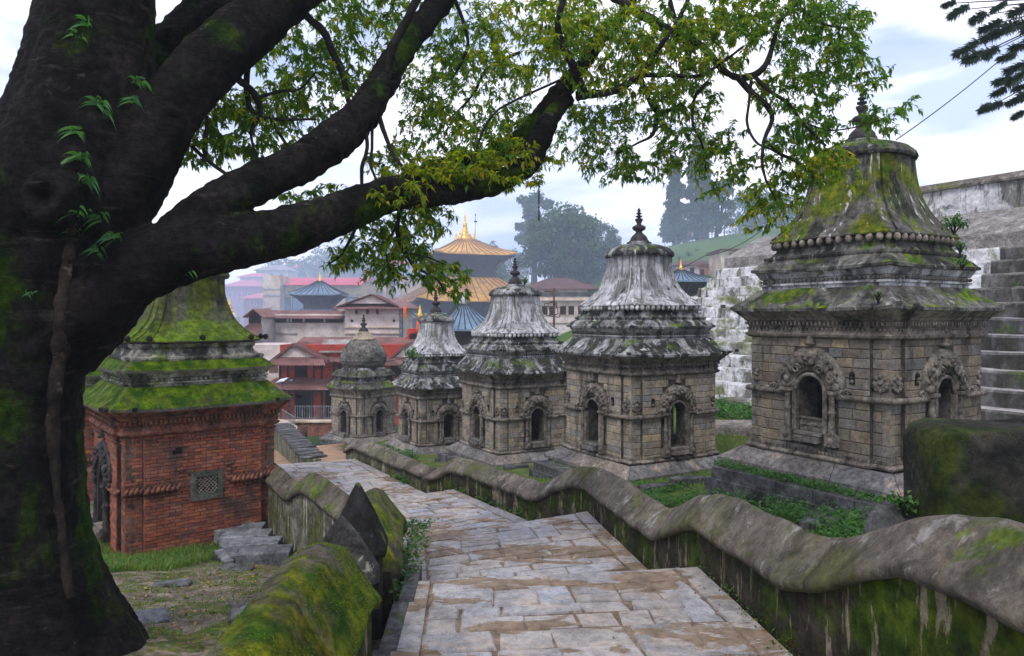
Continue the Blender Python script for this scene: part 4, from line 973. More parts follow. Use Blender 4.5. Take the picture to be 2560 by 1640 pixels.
ZN = dict(e1=2.64, r1=3.03, e2=3.32, r2=3.50, bd=3.81, be=3.93)
def corner_tabs(root, D, mt, z, e=.30):
    H, k = D['H'], D['k']
    m = MB()
    for f in range(4):
        for x in (-1, -.74, .74, 1):
            m.box(fpt(f, x * (H + e * k), H + e * k - .01, z['e1'] + .02 + (.05 if abs(x) == 1 else .015)), (.07, .07, .07), face_frame(f)[2])
    m.build('eave_tips', mt, root)
def platform(label, root_corner, dl, w, z, thick, ext, mat='ledge', l0=-.3, l1=1.05):
    """a kerb of ledge stones running along the left side of a shrine"""
    dr = (dl[1], -dl[0]); t = thing('stone_platform', label, 'platform', (root_corner[0], root_corner[1], z - thick), world=True)
    n = 5; L_ = w * (l1 - l0); per = L_ / n
    for i in range(n):
        s = w * l0 + per * i; e = s + per - .012; poly = []
        for (a_, b_) in ((s, -ext), (e, -ext), (e, -ext + .42), (s, -ext + .42)):
            poly.append((root_corner[0] + dl[0] * a_ + dr[0] * b_, root_corner[1] + dl[1] * a_ + dr[1] * b_))
        slab([(p[0], p[1]) for p in reversed(poly)], z - thick, z, 'ledge_stone', mat, t, .015)
    poly = [(root_corner[0] + dl[0] * a_ + dr[0] * b_, root_corner[1] + dl[1] * a_ + dr[1] * b_) for a_, b_ in ((w * l0 + .03, -ext + .42), (w * l1 - .03, -ext + .42), (w * l1 - .03, w + .3), (w * l0 + .03, w + .3))]
    MB().prism(list(reversed(poly)), z - thick - .3, z - .03).build('platform_fill', 'turf', t)
    slab([(root_corner[0] + dl[0] * a_ + dr[0] * b_, root_corner[1] + dl[1] * a_ + dr[1] * b_) for a_, b_ in reversed(((w * l0 - .1, -ext - .07), (w * l1 + .1, -ext - .07), (w * l1 + .1, -ext + .02), (w * l0 - .1, -ext + .02)))], z - thick - .4, z - thick * .65, 'ledge_foot', mat, t, .015)
    return t
def uvec(th): return (-math.sin(th), math.cos(th))
# --- S5, the big one on the right
DL5 = uvec(math.atan2(.5107, .8598))
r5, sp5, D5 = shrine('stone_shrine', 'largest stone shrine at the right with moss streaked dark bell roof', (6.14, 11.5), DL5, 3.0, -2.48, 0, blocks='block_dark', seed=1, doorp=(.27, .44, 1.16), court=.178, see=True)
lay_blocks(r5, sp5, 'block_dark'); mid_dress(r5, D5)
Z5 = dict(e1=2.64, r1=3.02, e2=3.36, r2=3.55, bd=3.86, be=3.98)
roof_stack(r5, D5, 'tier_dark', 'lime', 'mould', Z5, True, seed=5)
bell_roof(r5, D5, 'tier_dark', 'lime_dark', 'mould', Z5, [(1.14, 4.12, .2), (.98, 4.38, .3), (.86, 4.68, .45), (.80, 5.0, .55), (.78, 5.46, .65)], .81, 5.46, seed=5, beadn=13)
finial(r5, 5.84, .95); corner_tabs(r5, D5, 'tier_dark', Z5)
for f in (0, 3): torana(r5, f, D5['H'], D5['doorp'], 1.15)
m = MB(); m.add(*_fbox(3, 0, D5['H'] - .05, .56, .5, .06, .22)); m.add(*_fbox(3, 0, D5['H'] - .03, .68, .54, .07, .03))
for i in range(9): lumps(m, 3, [(-.2 + i * .05, .56, .03, .03)], D5['H'] - .02, 6, 3)
m.build('carved_threshold', 'carve', r5)
platform('long dark stone ledge in front of the largest stone shrine', (6.14, 11.5), DL5, 3.0, -2.84, .34, .88, l0=-.22, l1=1.02)
# --- S4
DL4 = uvec(math.atan2(.4911, .8711))
r4, sp4, D4 = shrine('stone_shrine', 'stone shrine with clean pale grey fluted bell roof, second from the right', (2.88, 17.3), DL4, 3.0, -3.56, 0, seed=2, see=True)
lay_blocks(r4, sp4, 'block'); mid_dress(r4, D4); roof_stack(r4, D4, 'tier', 'lime', 'mould', ZN, True, seed=9)
bell_roof(r4, D4, 'tier', 'lime', 'mould', ZN, PROF4, .80, 5.24, seed=9); finial(r4, 5.60, .93); corner_tabs(r4, D4, 'tier', ZN)
for f in (0, 3): torana(r4, f, D4['H'], D4['doorp'])
platform('stone ledge at the left side of the second stone shrine from the right', (2.88, 17.3), DL4, 3.0, -3.92, .32, .95, l0=-.1, l1=1.0)
# --- S3
DL3 = uvec(R(30))
r3, sp3, D3 = shrine('stone_shrine', 'middle stone shrine with black stained bell roof and a plant beside its finial', (-.44, 23.5), DL3, 3.0, -4.5, 0, seed=3)
lay_blocks(r3, sp3, 'block'); mid_dress(r3, D3)
Z3 = dict(e1=2.66, r1=3.12, e2=3.40, r2=3.58, bd=3.90, be=4.02)
roof_stack(r3, D3, 'tier', 'lime', 'mould', Z3, True, seed=21)
bell_roof(r3, D3, 'tier', 'lime', 'mould', Z3, [(1.12, 4.17, .25), (.93, 4.40, .35), (.83, 4.70, .5), (.79, 5.0, .6), (.78, 5.32, .7)], .82, 5.32, seed=21); finial(r3, 5.70, .95); corner_tabs(r3, D3, 'tier', Z3)
for f in (0, 3): torana(r3, f, D3['H'], D3['doorp'])
platform('low stone ledge and step at the left of the middle stone shrine', (-.44, 23.5), DL3, 3.0, -4.85, .32, .85, l0=-.05, l1=1.0)
# --- S2
DL2 = uvec(R(30))
r2, sp2, D2 = shrine('stone_shrine', 'narrow stone shrine with white ribbed bell roof and leafy plant on its left eave', (-3.75, 28.8), DL2, 2.6, -5.19, 0, seed=4, court=.15, doorp=(.24, .24, .98), wallh=1.86)
lay_blocks(r2, sp2, 'block', 230); mid_dress(r2, D2, zs=.98)
Z2 = dict(e1=2.32, r1=2.75, e2=3.02, r2=3.25, bd=3.62, be=3.74)
roof_stack(r2, D2, 'tier', 'lime', 'mould', Z2, True, seed=31)
bell_roof(r2, D2, 'tier', 'lime', 'mould', Z2, [(1.0, 3.86, .25), (.84, 4.08, .35), (.72, 4.40, .5), (.67, 4.75, .6), (.655, 5.06, .7)], .69, 5.06, seed=31); finial(r2, 5.42, .95); corner_tabs(r2, D2, 'tier', Z2)
for f in (0, 3): torana(r2, f, D2['H'], D2['doorp'], .85)
# --- S1 onion dome
DL1 = uvec(R(51))
r1, sp1, D1 = shrine('onion_dome_shrine', 'farthest stone shrine with bulbous brick course onion dome', (-7.62, 35.7), DL1, 2.5, -6.0, 0, seed=5, court=.14, doorp=(.25, .12, 1.0), wallh=1.92)
lay_blocks(r1, sp1, 'block', 260); mid_dress(r1, D1, zs=1.05, boss=False)
Z1 = dict(e1=2.40, r1=2.78, e2=3.0, r2=3.30, bd=3.6, be=3.7)
roof_stack(r1, D1, 'tier_dark', 'tier', 'mould', Z1, False, seed=41, dent=False)
for f in (0, 3): torana(r1, f, D1['H'], D1['doorp'], .8)
m = MB(); m.loft([ring(.98, 3.28, .5), ring(1.0, 3.42, .8), ring(.94, 3.44, 1)]); m.build('dome_base', 'tier', r1)
dome = [(1.0, 3.42), (1.13, 3.6), (1.2, 3.8), (1.21, 4.0), (1.16, 4.2), (1.05, 4.42), (.88, 4.62), (.72, 4.78), (.62, 4.88)]
zz = np.array([p[1] for p in dome]); rr = np.array([p[0] for p in dome])
MB().lathe([(r_ - .05, z_) for r_, z_ in dome], 28).build('dome_core', 'mortar', r1)
mb = MB(); z = 3.42; random.seed(3)
while z < 4.86:
    h = .092; ra = float(np.interp(z, zz, rr)); rb = float(np.interp(z + h, zz, rr)); n = max(14, int(2 * math.pi * ra / .26)); o0 = random.random()
    for i in range(n):
        a0 = 2 * math.pi * (i + o0) / n + .008; a1 = 2 * math.pi * (i + 1 + o0) / n - .008; am = (a0 + a1) / 2; j = random.uniform(-.012, .012)
        vs = []
        for (rad, zz_) in ((ra - .08, z), (ra + j, z + .004), (rb + j, z + h - .008), (rb - .08, z + h)):
            for aa in (a0, am, a1): vs.append((rad * math.cos(aa), rad * math.sin(aa), zz_))
        mb.add(vs, [(q * 3 + p, q * 3 + p + 1, q * 3 + p + 4, q * 3 + p + 3) for q in range(3) for p in range(2)] + [(0, 3, 6, 9), (2, 11, 8, 5)])
    z += h
MAT['dome'] = surf('dome_brick', (.15, .14, .12), (.10, .10, .085), 2, [(BLK, 1.6, .5, .64, None, .7), (MOSS, 1.8, .58, .7, None, .4), ((.34, .33, .31), 3, .62, .72, None, .6)], island=[(.09, .085, .075), (.17, .16, .14), (.13, .125, .11), (.21, .20, .18)], bump=(20, .5, .01))
mb.build('dome_bricks', 'dome', r1, kind='stuff')
MB().lathe([(.66, 4.84), (.68, 4.9), (.56, 4.93), (.42, 5.1), (.30, 5.24), (.24, 5.3), (.2, 5.32)], 18).build('dome_collar', 'block', r1, smooth=True)
finial(r1, 5.28, .90)
platform('low stone platform left of the onion domed shrine', (-7.62, 35.7), uvec(R(36)), 2.5, -6.25, .35, .9, l0=-.75, l1=.9)
# --- brick shrine on the left
DL0 = uvec(math.atan2(.640, .768))
def brick_shrine(label, corner, dl, zb, seed, limit=300, faces=(0, 3)):
    r0, sp, D = shrine('brick_shrine', label, corner, dl, 3.0, zb, 0, blocks='brick', seed=seed, doors=(3,), faces=(), doorp=(.27, .22, 1.08))
    H, d, a = D['H'], D['d'], D['a']; spec = []
    random.seed(seed)
    for f in faces:
        z = -.12; ci = 0; ch = .066
        while z < 2.12 - .01:
            off = .11 if ci % 2 else 0
            for (s0, s1, o_) in ((-H + d, -a, H - d), (-a, a, H), (a, H - d, H - d)):
                x = s0; first = True
                while x < s1 - .005:
                    lw = .225 if not (first and off) else .112
                    first = False
                    lw = min(lw, s1 - x) if s1 - x - lw > .06 else s1 - x
                    xm = x + lw / 2; skip = False
                    if f == 0 and abs(xm - .02) < .32 and .78 < z + ch / 2 < 1.33: skip = True
                    if f == 0 and abs(xm + .52) < .09 and 1.72 < z + ch / 2 < 1.85: skip = True
                    if f == 3 and abs(xm) < .5 and z < 1.5: skip = True
                    if not skip: spec.append((f, xm, o_ + random.uniform(-.005, .005), z + ch / 2, lw - .009, .1, ch - .009, 0))
                    x += lw
            z += ch; ci += 1
    random.shuffle(spec)
    key = lambda q: (q[0] != 0, -(abs(q[1] + 1.5) < 99) * 0)
    spec.sort(key=lambda q: (0 if q[0] == 0 else 1, (q[1] + 1.5) ** 2 + (q[3] - .9) ** 2 * 2.0))
    lay_blocks(r0, spec, 'brick', limit, 'brick')
    m = MB()
    for f in range(4):
        for (x0, x1, o_) in ((-H + d, -a, H - d), (-a, a, H), (a, H - d, H - d)): m.add(*_fbox(f, (x0 + x1) / 2, o_ - .1, 1.0, x1 - x0, .16, 2.22))
    m.build('brick_backing', 'brick_joint', r0)
    # twisted rope string course in pieces
    for (x0, x1, o_) in ((-H + d - .04, -a, H - d), (-a, -.48, H), (.48, a, H), (a, H - d + .04, H - d)):
        m = MB(); n = max(2, int((x1 - x0) / .085))
        for i in range(n):
            x = x0 + (x1 - x0) * (i + .5) / n; lean = .045
            m.tube([fpt(0, x - lean, o_ + .02, 1.03), fpt(0, x, o_ + .075, 1.09), fpt(0, x + lean, o_ + .02, 1.15)], [.03, .045, .03], 6)
        m.build('rope_moulding', 'terracotta', r0, smooth=True)
        m = MB()
        for i in range(n): m.add(*_fbox(0, x0 + (x1 - x0) * (i + .5) / n, o_ + .02, 1.215, .05, .05, .05)); m.add(*_fbox(0, x0 + (x1 - x0) * (i + .3) / n, o_ + .02, .98, .05, .04, .03))
        m.add(*_fbox(0, (x0 + x1) / 2, o_ + .015, 1.175, x1 - x0, .05, .03))
        m.build('terracotta_teeth', 'terracotta', r0, kind='stuff')
    for x in (-.45, .45):
        m = MB(); lumps(m, 0, [(x, 1.14, .05, .06), (x, 1.22, .035, .05), (x, 1.30, .05, .05), (x, 1.38, .03, .05)], H, 8, 4); m.add(*_fbox(0, x, H + .02, 1.42, .15, .06, .04)); curl(m, 0, x, 1.12, .06, H + .03, 1 if x > 0 else -1, 1.2, .02); m.build('terracotta_bracket', 'terracotta', r0, smooth=True)
    for f, sg in ((3, 1), (3, -1)):
        m = MB(); n = 6
        for i in range(n):
            x = sg * (.62 + (H - d - .62) * (i + .5) / n); m.tube([fpt(3, x - .045, H + .0, 1.03), fpt(3, x, H + .06, 1.09), fpt(3, x + .045, H + .0, 1.15)], [.03, .045, .03], 6)
        m.build('rope_moulding', 'terracotta', r0, smooth=True)
    # lattice window
    wn = MB(); z0, z1, x0, x1 = .78, 1.33, -.28, .32
    for (cx_, cz_, lx, lz) in ((x0 + .05, (z0 + z1) / 2, .1, z1 - z0), (x1 - .05, (z0 + z1) / 2, .1, z1 - z0), ((x0 + x1) / 2, z1 - .045, x1 - x0 - .2, .09), ((x0 + x1) / 2, z0 + .07, x1 - x0 - .2, .14)): wn.add(*_fbox(0, cx_, H - .0, cz_, lx, .08, lz))
    win = wn.build('window_frame', surf('grey_green_frame', (.10, .105, .085), (.07, .075, .06), 4, bump=(30, .5, .01)), r0)
    m = MB()
    for i in range(-5, 6):
        for sg in (-1, 1):
            c = (x0 + x1) / 2 + i * .075; w_ = (x1 - x0 - .2) / 2; pts = []
            zc = (z0 + .14 + z1 - .09) / 2; hh = (z1 - .09 - z0 - .14) / 2
            for t in np.linspace(-1, 1, 17):
                xx, zz_ = c + sg * t * hh, zc + t * hh
                if abs(xx - (x0 + x1) / 2) <= w_: pts.append(fpt(0, xx, H + .012, zz_))
            if len(pts) > 2: m.tube([pts[0], pts[-1]], .013, 4)
    m.build('lattice', MAT['carve'], win)
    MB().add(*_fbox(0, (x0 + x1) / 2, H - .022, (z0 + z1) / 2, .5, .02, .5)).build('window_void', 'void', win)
    MB().add(*_fbox(0, -.52, H - .021, 1.785, .17, .02, .13)).build('vent_hole', 'void', r0)
    m = MB(); m.loft([ring(H + .10, -.62), ring(H + .12, -.3), ring(H + .05, -.22), ring(H + .05, -.15), ring(H + .0, -.12)]); m.build('brick_footing', surf('mossy_footing', (.13, .07, .05), (.09, .06, .045), 3, [(MOSS, 1.4, .44, .58, None, .8), ((.30, .25, .2), 3, .58, .68, None, .5)], bump=(30, .7, .02)), r0)
    m = MB(); m.loft([ring(H + .34, -.95, wob=.03), ring(H + .28, -.62, wob=.03), ring(H + .1, -.45)]); m.build('footing_slope', 'soil', r0)
    torana(r0, 3, H, D['doorp'], 1.25, mat='bronze')
    mid = MB()
    for f in range(4):
        n = int(2 * H / .07)
        for i in range(n):
            xx = -H + .04 + (2 * H - .08) * (i + .5) / n; off = H if abs(xx) < a else H - d
            mid.add(*_fbox(f, xx, off + .012, 2.06, .04, .03, .04)); mid.ball(fpt(f, xx, off + .012, 1.99), .02, 5, 3)
    mid.build('terracotta_beads', 'terracotta', r0, kind='stuff')
    roof_stack(r0, D, 'moss_roof', 'moss_lime', 'terracotta', ZN, True, seed=51 + seed)
    bell_roof(r0, D, 'moss_roof', 'moss_roof' if False else 'lime_moss', 'terracotta', ZN, PROF4, .80, 5.24, seed=51, bead=False, hb=.86)
    corner_tabs(r0, D, 'black_stone', ZN)
    me = None
    for f in range(4):
        for x in (-1, -.72, 0, .72):
            p = fpt(f, x * H * .9, H * .9 - (.06 if abs(x) < 1 else .1), 3.96)
            if me is None: o = MB().ball((0, 0, 0), .06, 8, 5).build('eave_knob', 'black_stone', r0, smooth=True, sub=False); me = o.data; o.location = p
            else: o = bpy.data.objects.new('eave_knob', me); o.parent = r0; o.location = p; col.objects.link(o)
    finial(r0, 5.6, .93)
    return r0
MAT['lime_moss'] = surf('moss_streaked_bell', (.085, .08, .062), (.05, .048, .04), 1.6,
    [(((.055, .085, .006), (.12, .15, .010)), (1.6, 1.6, .5), .44, .58, None, .9), (((.05, .10, .004), (.10, .15, .006)), (1.1, 1.1, 1.1), .3, .5, (.25, .7), .95), ((.34, .33, .30), (4, 4, .35), .61, .69, None, .7), (BLK, (2, 2, .5), .52, .66, None, .7)], bump=(20, .7, .02))
r0 = brick_shrine('red brick shrine with green mossy tiered roof and stone lattice window', (-7.2, 13.1), DL0, -4.35, 61)
r6 = brick_shrine('second red brick shrine half hidden behind the first one and the tree trunk', (-12.0, 18.6), DL0, -4.9, 67, limit=1)
m = MB(); lumps(m, 3, [(-.62, 1.22, .07, .07), (-.62, 1.34, .05, .06), (-.60, 1.44, .04, .05)], 1.53, 8, 5)
o = m.build('idol_statue', 'red_idol', None, smooth=True); o.location = r0.location; o.rotation_euler = r0.rotation_euler; tag(o, 'small red painted figure on the rope moulding beside the brick shrine door', 'statue')
# ------------------------------------------------------------------ whitewashed stepped terraces behind
def along(a_, d_): return (SC5[0] + AD[0] * a_ + DD[0] * d_, SC5[1] + AD[1] * a_ + DD[1] * d_)
gh = thing('stepped_terrace', 'tall bank of whitewashed and moss stained stone steps rising behind the shrines', 'steps', (*along(5, 12), -3.8), world=True)
lx, ly, lz = gh.location
for k in range(12):
    zt = -3.0 + .5 * k; d0 = 9.4 + .63 * k
    cuts = [-14, -1.5 + 4 * math.sin(k * 2.3), 6.0, 12.6 + 2 * math.sin(k * 1.7), 19.2]
    for i in range(len(cuts) - 1):
        j0 = random.uniform(-.3, .3) if i else 0; a0, a1 = cuts[i], cuts[i + 1]
        n = 22; V = []
        prof = [(0, -1.2), (-.02, -.42), (.0, -.08), (.05, -.01), (.12, .0), (.9, .01)]
        for q in range(n + 1):
            aa = a0 + (a1 - a0 - .02) * q / n
            for (dd, dz) in prof:
                n1 = .035 * mnoise.noise(Vector((aa * 1.2, k * 3.1, dz * 2))); p = along(aa, d0 + dd + n1)
                V.append((p[0], p[1], zt + dz + n1 * .8))
        m_ = len(prof); Fq = [(q * m_ + r, (q + 1) * m_ + r, (q + 1) * m_ + r + 1, q * m_ + r + 1) for q in range(n) for r in range(m_ - 1)] + [tuple(range(m_)), tuple(reversed(range(n * m_, n * m_ + m_)))]
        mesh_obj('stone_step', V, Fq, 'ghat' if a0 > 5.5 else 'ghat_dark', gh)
def strip(mb, a0, a1, prof, n=20, nz=.03):
    rings = []
    for q in range(n + 1):
        aa = a0 + (a1 - a0) * q / n; rg = []
        for (d_, z_) in prof:
            n1 = nz * mnoise.noise(Vector((aa * .9, d_ * 2, z_ * 2))); p = along(aa, d_ + n1); rg.append((p[0], p[1], z_ + n1))
        rings.append(rg)
    mb.loft(rings)
MAT['lime_wall'] = surf('pale_sloping_pavement', (.25, .235, .22), (.17, .16, .15), 1.4, [((.10, .095, .085), (1.5, 1.5, 1), .58, .7, None, .6), ((.52, .50, .48), 1.2, .56, .7, None, .5)], bump=(10, .6, .03))
m = MB(); strip(m, -14, 19.2, [(16.95, 2.0), (16.95, 3.05), (17.05, 3.08), (19.6, 4.3), (19.7, 2.0)]); m.build('sloping_pavement', 'lime_wall', gh)
m = MB(); strip(m, -14, 13.0, [(19.5, 3), (19.5, 5.35), (20.1, 5.35), (20.1, 3)]); m.build('parapet_wall', 'ghat', gh)
m = MB(); strip(m, -14, 13.15, [(19.36, 5.33), (19.36, 5.42), (19.55, 5.62), (19.8, 5.70), (20.05, 5.62), (20.24, 5.42), (20.24, 5.33)]); m.build('parapet_coping', 'coping', gh)
lw = thing('low_platform', 'low flat grey stone wall in the grass between the two right shrines', 'platform', G(1805, 1092), world=True)
_a, _b = np.array(G(1700, 1088)), np.array(G(1890, 1092)); m = MB(); rings = []
for q in range(13):
    f = q / 12; p = _a * (1 - f) + _b * f; n1 = .03 * mnoise.noise(Vector((f * 9, 0, 3)))
    rings.append([(p[0], p[1] + n1, p[2] - .3), (p[0], p[1] + n1 - .02, p[2] + .26), (p[0], p[1] + .04, p[2] + .33), (p[0] + .2, p[1] + 1.0, p[2] + .36), (p[0] + .2, p[1] + 1.05, p[2] - .3)])
m.loft(rings); m.build('wall_top', 'plinth', lw)
# ------------------------------------------------------------------ the big tree
tree = thing('big_tree', 'huge dark mossy tree at the left whose limbs and leaves spread over the whole view', 'tree', (-4.3, 6.0, -2.8), world=True)
tm = MB()
def fluted(pts, n=40, lob=(.0, .0)):
    rings = []
    for (x, z, r, y, fl) in pts:
        rg = []
        for i in range(n):
            a = 2 * math.pi * i / n
            k = 1 + fl * (.55 * math.cos(3 * a + .6 + z * .25) + .35 * math.cos(5 * a + 2.0 - z * .3) + .2 * math.cos(8 * a + z * .5)) + .05 * mnoise.noise(Vector((math.cos(a) * 1.5, math.sin(a) * 1.5, z * .9)))
            rg.append((x + r * k * math.cos(a), y + r * k * math.sin(a), z))
        rings.append(rg)
    return rings
TP = [(-4.55, -3.6, 1.5, 6.2, .12), (-4.5, -3.0, 1.15, 6.2, .13), (-4.5, -2.55, .92, 6.2, .12), (-4.5, -2.0, .76, 6.2, .10), (-4.48, -1.4, .68, 6.2, .08), (-4.46, -.7, .65, 6.2, .07), (-4.40, -.1, .68, 6.2, .07), (-4.24, .5, .76, 6.2, .07), (-4.05, 1.0, .80, 6.2, .08), (-3.80, 1.6, .62, 6.2, .06), (-3.66, 2.2, .50, 6.2, .06), (-3.58, 2.8, .44, 6.2, .06), (-3.52, 3.6, .42, 6.3, .06), (-3.5, 5.0, .40, 6.5, .06)]
q = np.array(TP); d_ = catmull(q, 3)
tm.loft(fluted([tuple(r) for r in d_]))
def limb(mb, px, k=4, n=18, wob=.10):
    """px: (u, v, Y, radius in photo px)"""
    pts = [(*P(u, v, Y), r * Y / F) for u, v, Y, r in px]
    c = catmull(pts, k); mb.tube([tuple(p[:3]) for p in c], [float(p[3]) for p in c], n, wob); return c
limbB = limb(tm, [(215, 720, 6.2, 90), (290, 520, 6.1, 88), (345, 420, 6.1, 84), (410, 300, 6.2, 78), (480, 205, 6.3, 74), (560, 125, 6.4, 72), (640, 58, 6.6, 66), (740, -25, 6.8, 60), (860, -110, 7.0, 50), (980, -220, 7.4, 38), (1080, -360, 7.8, 24), (1150, -480, 8.0, 10)])
limb0 = limb(tm, [(230, 300, 6.8, 70), (330, 170, 6.9, 60), (400, 120, 7.0, 48), (470, 78, 7.1, 40), (560, 30, 7.2, 36), (650, -30, 7.3, 32), (740, -120, 7.6, 22), (800, -220, 7.9, 10)])
limb(tm, [(425, 95, 7.0, 34), (455, 45, 7.1, 28), (505, -10, 7.2, 24), (550, -60, 7.2, 20)])
limb(tm, [(470, 40, 7.1, 12), (560, 5, 7.2, 14), (610, -10, 7.2, 12)])
limbC = limb(tm, [(120, 860, 6.3, 120), (230, 735, 6.2, 120), (330, 672, 6.1, 98), (430, 635, 6.1, 84), (520, 612, 6.2, 78), (620, 600, 6.3, 70), (720, 578, 6.5, 62), (820, 545, 6.7, 55), (910, 508, 6.9, 50), (1000, 482, 7.0, 43), (1090, 478, 7.1, 38), (1180, 470, 7.2, 31), (1260, 448, 7.3, 28), (1320, 405, 7.4, 30), (1352, 340, 7.5, 29), (1385, 280, 7.6, 22), (1425, 240, 7.6, 17)])
limbC1 = limb(tm, [(400, 640, 6.1, 70), (480, 570, 6.2, 62), (560, 500, 6.3, 56), (650, 452, 6.5, 50), (750, 405, 6.7, 50), (835, 352, 6.9, 50), (905, 285, 7.1, 44), (955, 210, 7.3, 38), (1000, 130, 7.5, 34), (1055, 60, 7.7, 32), (1105, 0, 7.9, 30), (1150, -70, 8.0, 26), (1220, -170, 8.2, 18), (1300, -260, 8.4, 8)])
limbC3 = limb(tm, [(980, 480, 7.0, 30), (1060, 450, 7.4, 34), (1140, 425, 7.7, 36), (1230, 398, 7.9, 30), (1310, 345, 8.1, 28), (1370, 275, 8.2, 27), (1415, 215, 8.3, 24), (1455, 165, 8.4, 20), (1510, 90, 8.5, 16), (1560, 30, 8.6, 14), (1600, -40, 8.6, 12), (1680, -120, 8.8, 8), (1760, -170, 9.0, 4)])
# buttress ridge and old branch scar
RIDGE = [[(185, 520), (170, 580), (162, 640), (156, 700), (150, 760), (146, 820), (140, 880), (128, 960), (120, 1040), (122, 1120), (128, 1200), (138, 1300), (150, 1400), (165, 1500)], [(366, 5), (362, 100), (352, 190), (322, 310), (285, 400), (235, 490), (205, 560)]]
c = P(118, 492, 5.45); b = MB().lathe([(.0, -.05), (.06, .0), (.075, .05), (.12, .08), (.165, .05), (.20, -.02), (.24, -.15)], 18)
tm.add([(c[0] + v[0], c[1] - v[2] , c[2] + v[1] * 1.15) for v in b.v], b.f)
to = tm.build('trunk', 'bark', tree, smooth=True)
md = to.modifiers.new('remesh', 'REMESH'); md.mode = 'VOXEL'; md.voxel_size = .028; md.use_smooth_shade = True
md = to.modifiers.new('smooth', 'SMOOTH'); md.factor = .5; md.iterations = 3
tx = bpy.data.textures.new('bark_relief', 'CLOUDS'); tx.noise_scale = .22; tx.noise_depth = 3
md = to.modifiers.new('relief', 'DISPLACE'); md.texture = tx; md.strength = .05; md.mid_level = .5; md.texture_coords = 'GLOBAL'
tx2 = bpy.data.textures.new('bark_cracks', 'STUCCI'); tx2.noise_scale = .07
md = to.modifiers.new('cracks', 'DISPLACE'); md.texture = tx2; md.strength = .028; md.mid_level = .5; md.texture_coords = 'GLOBAL'
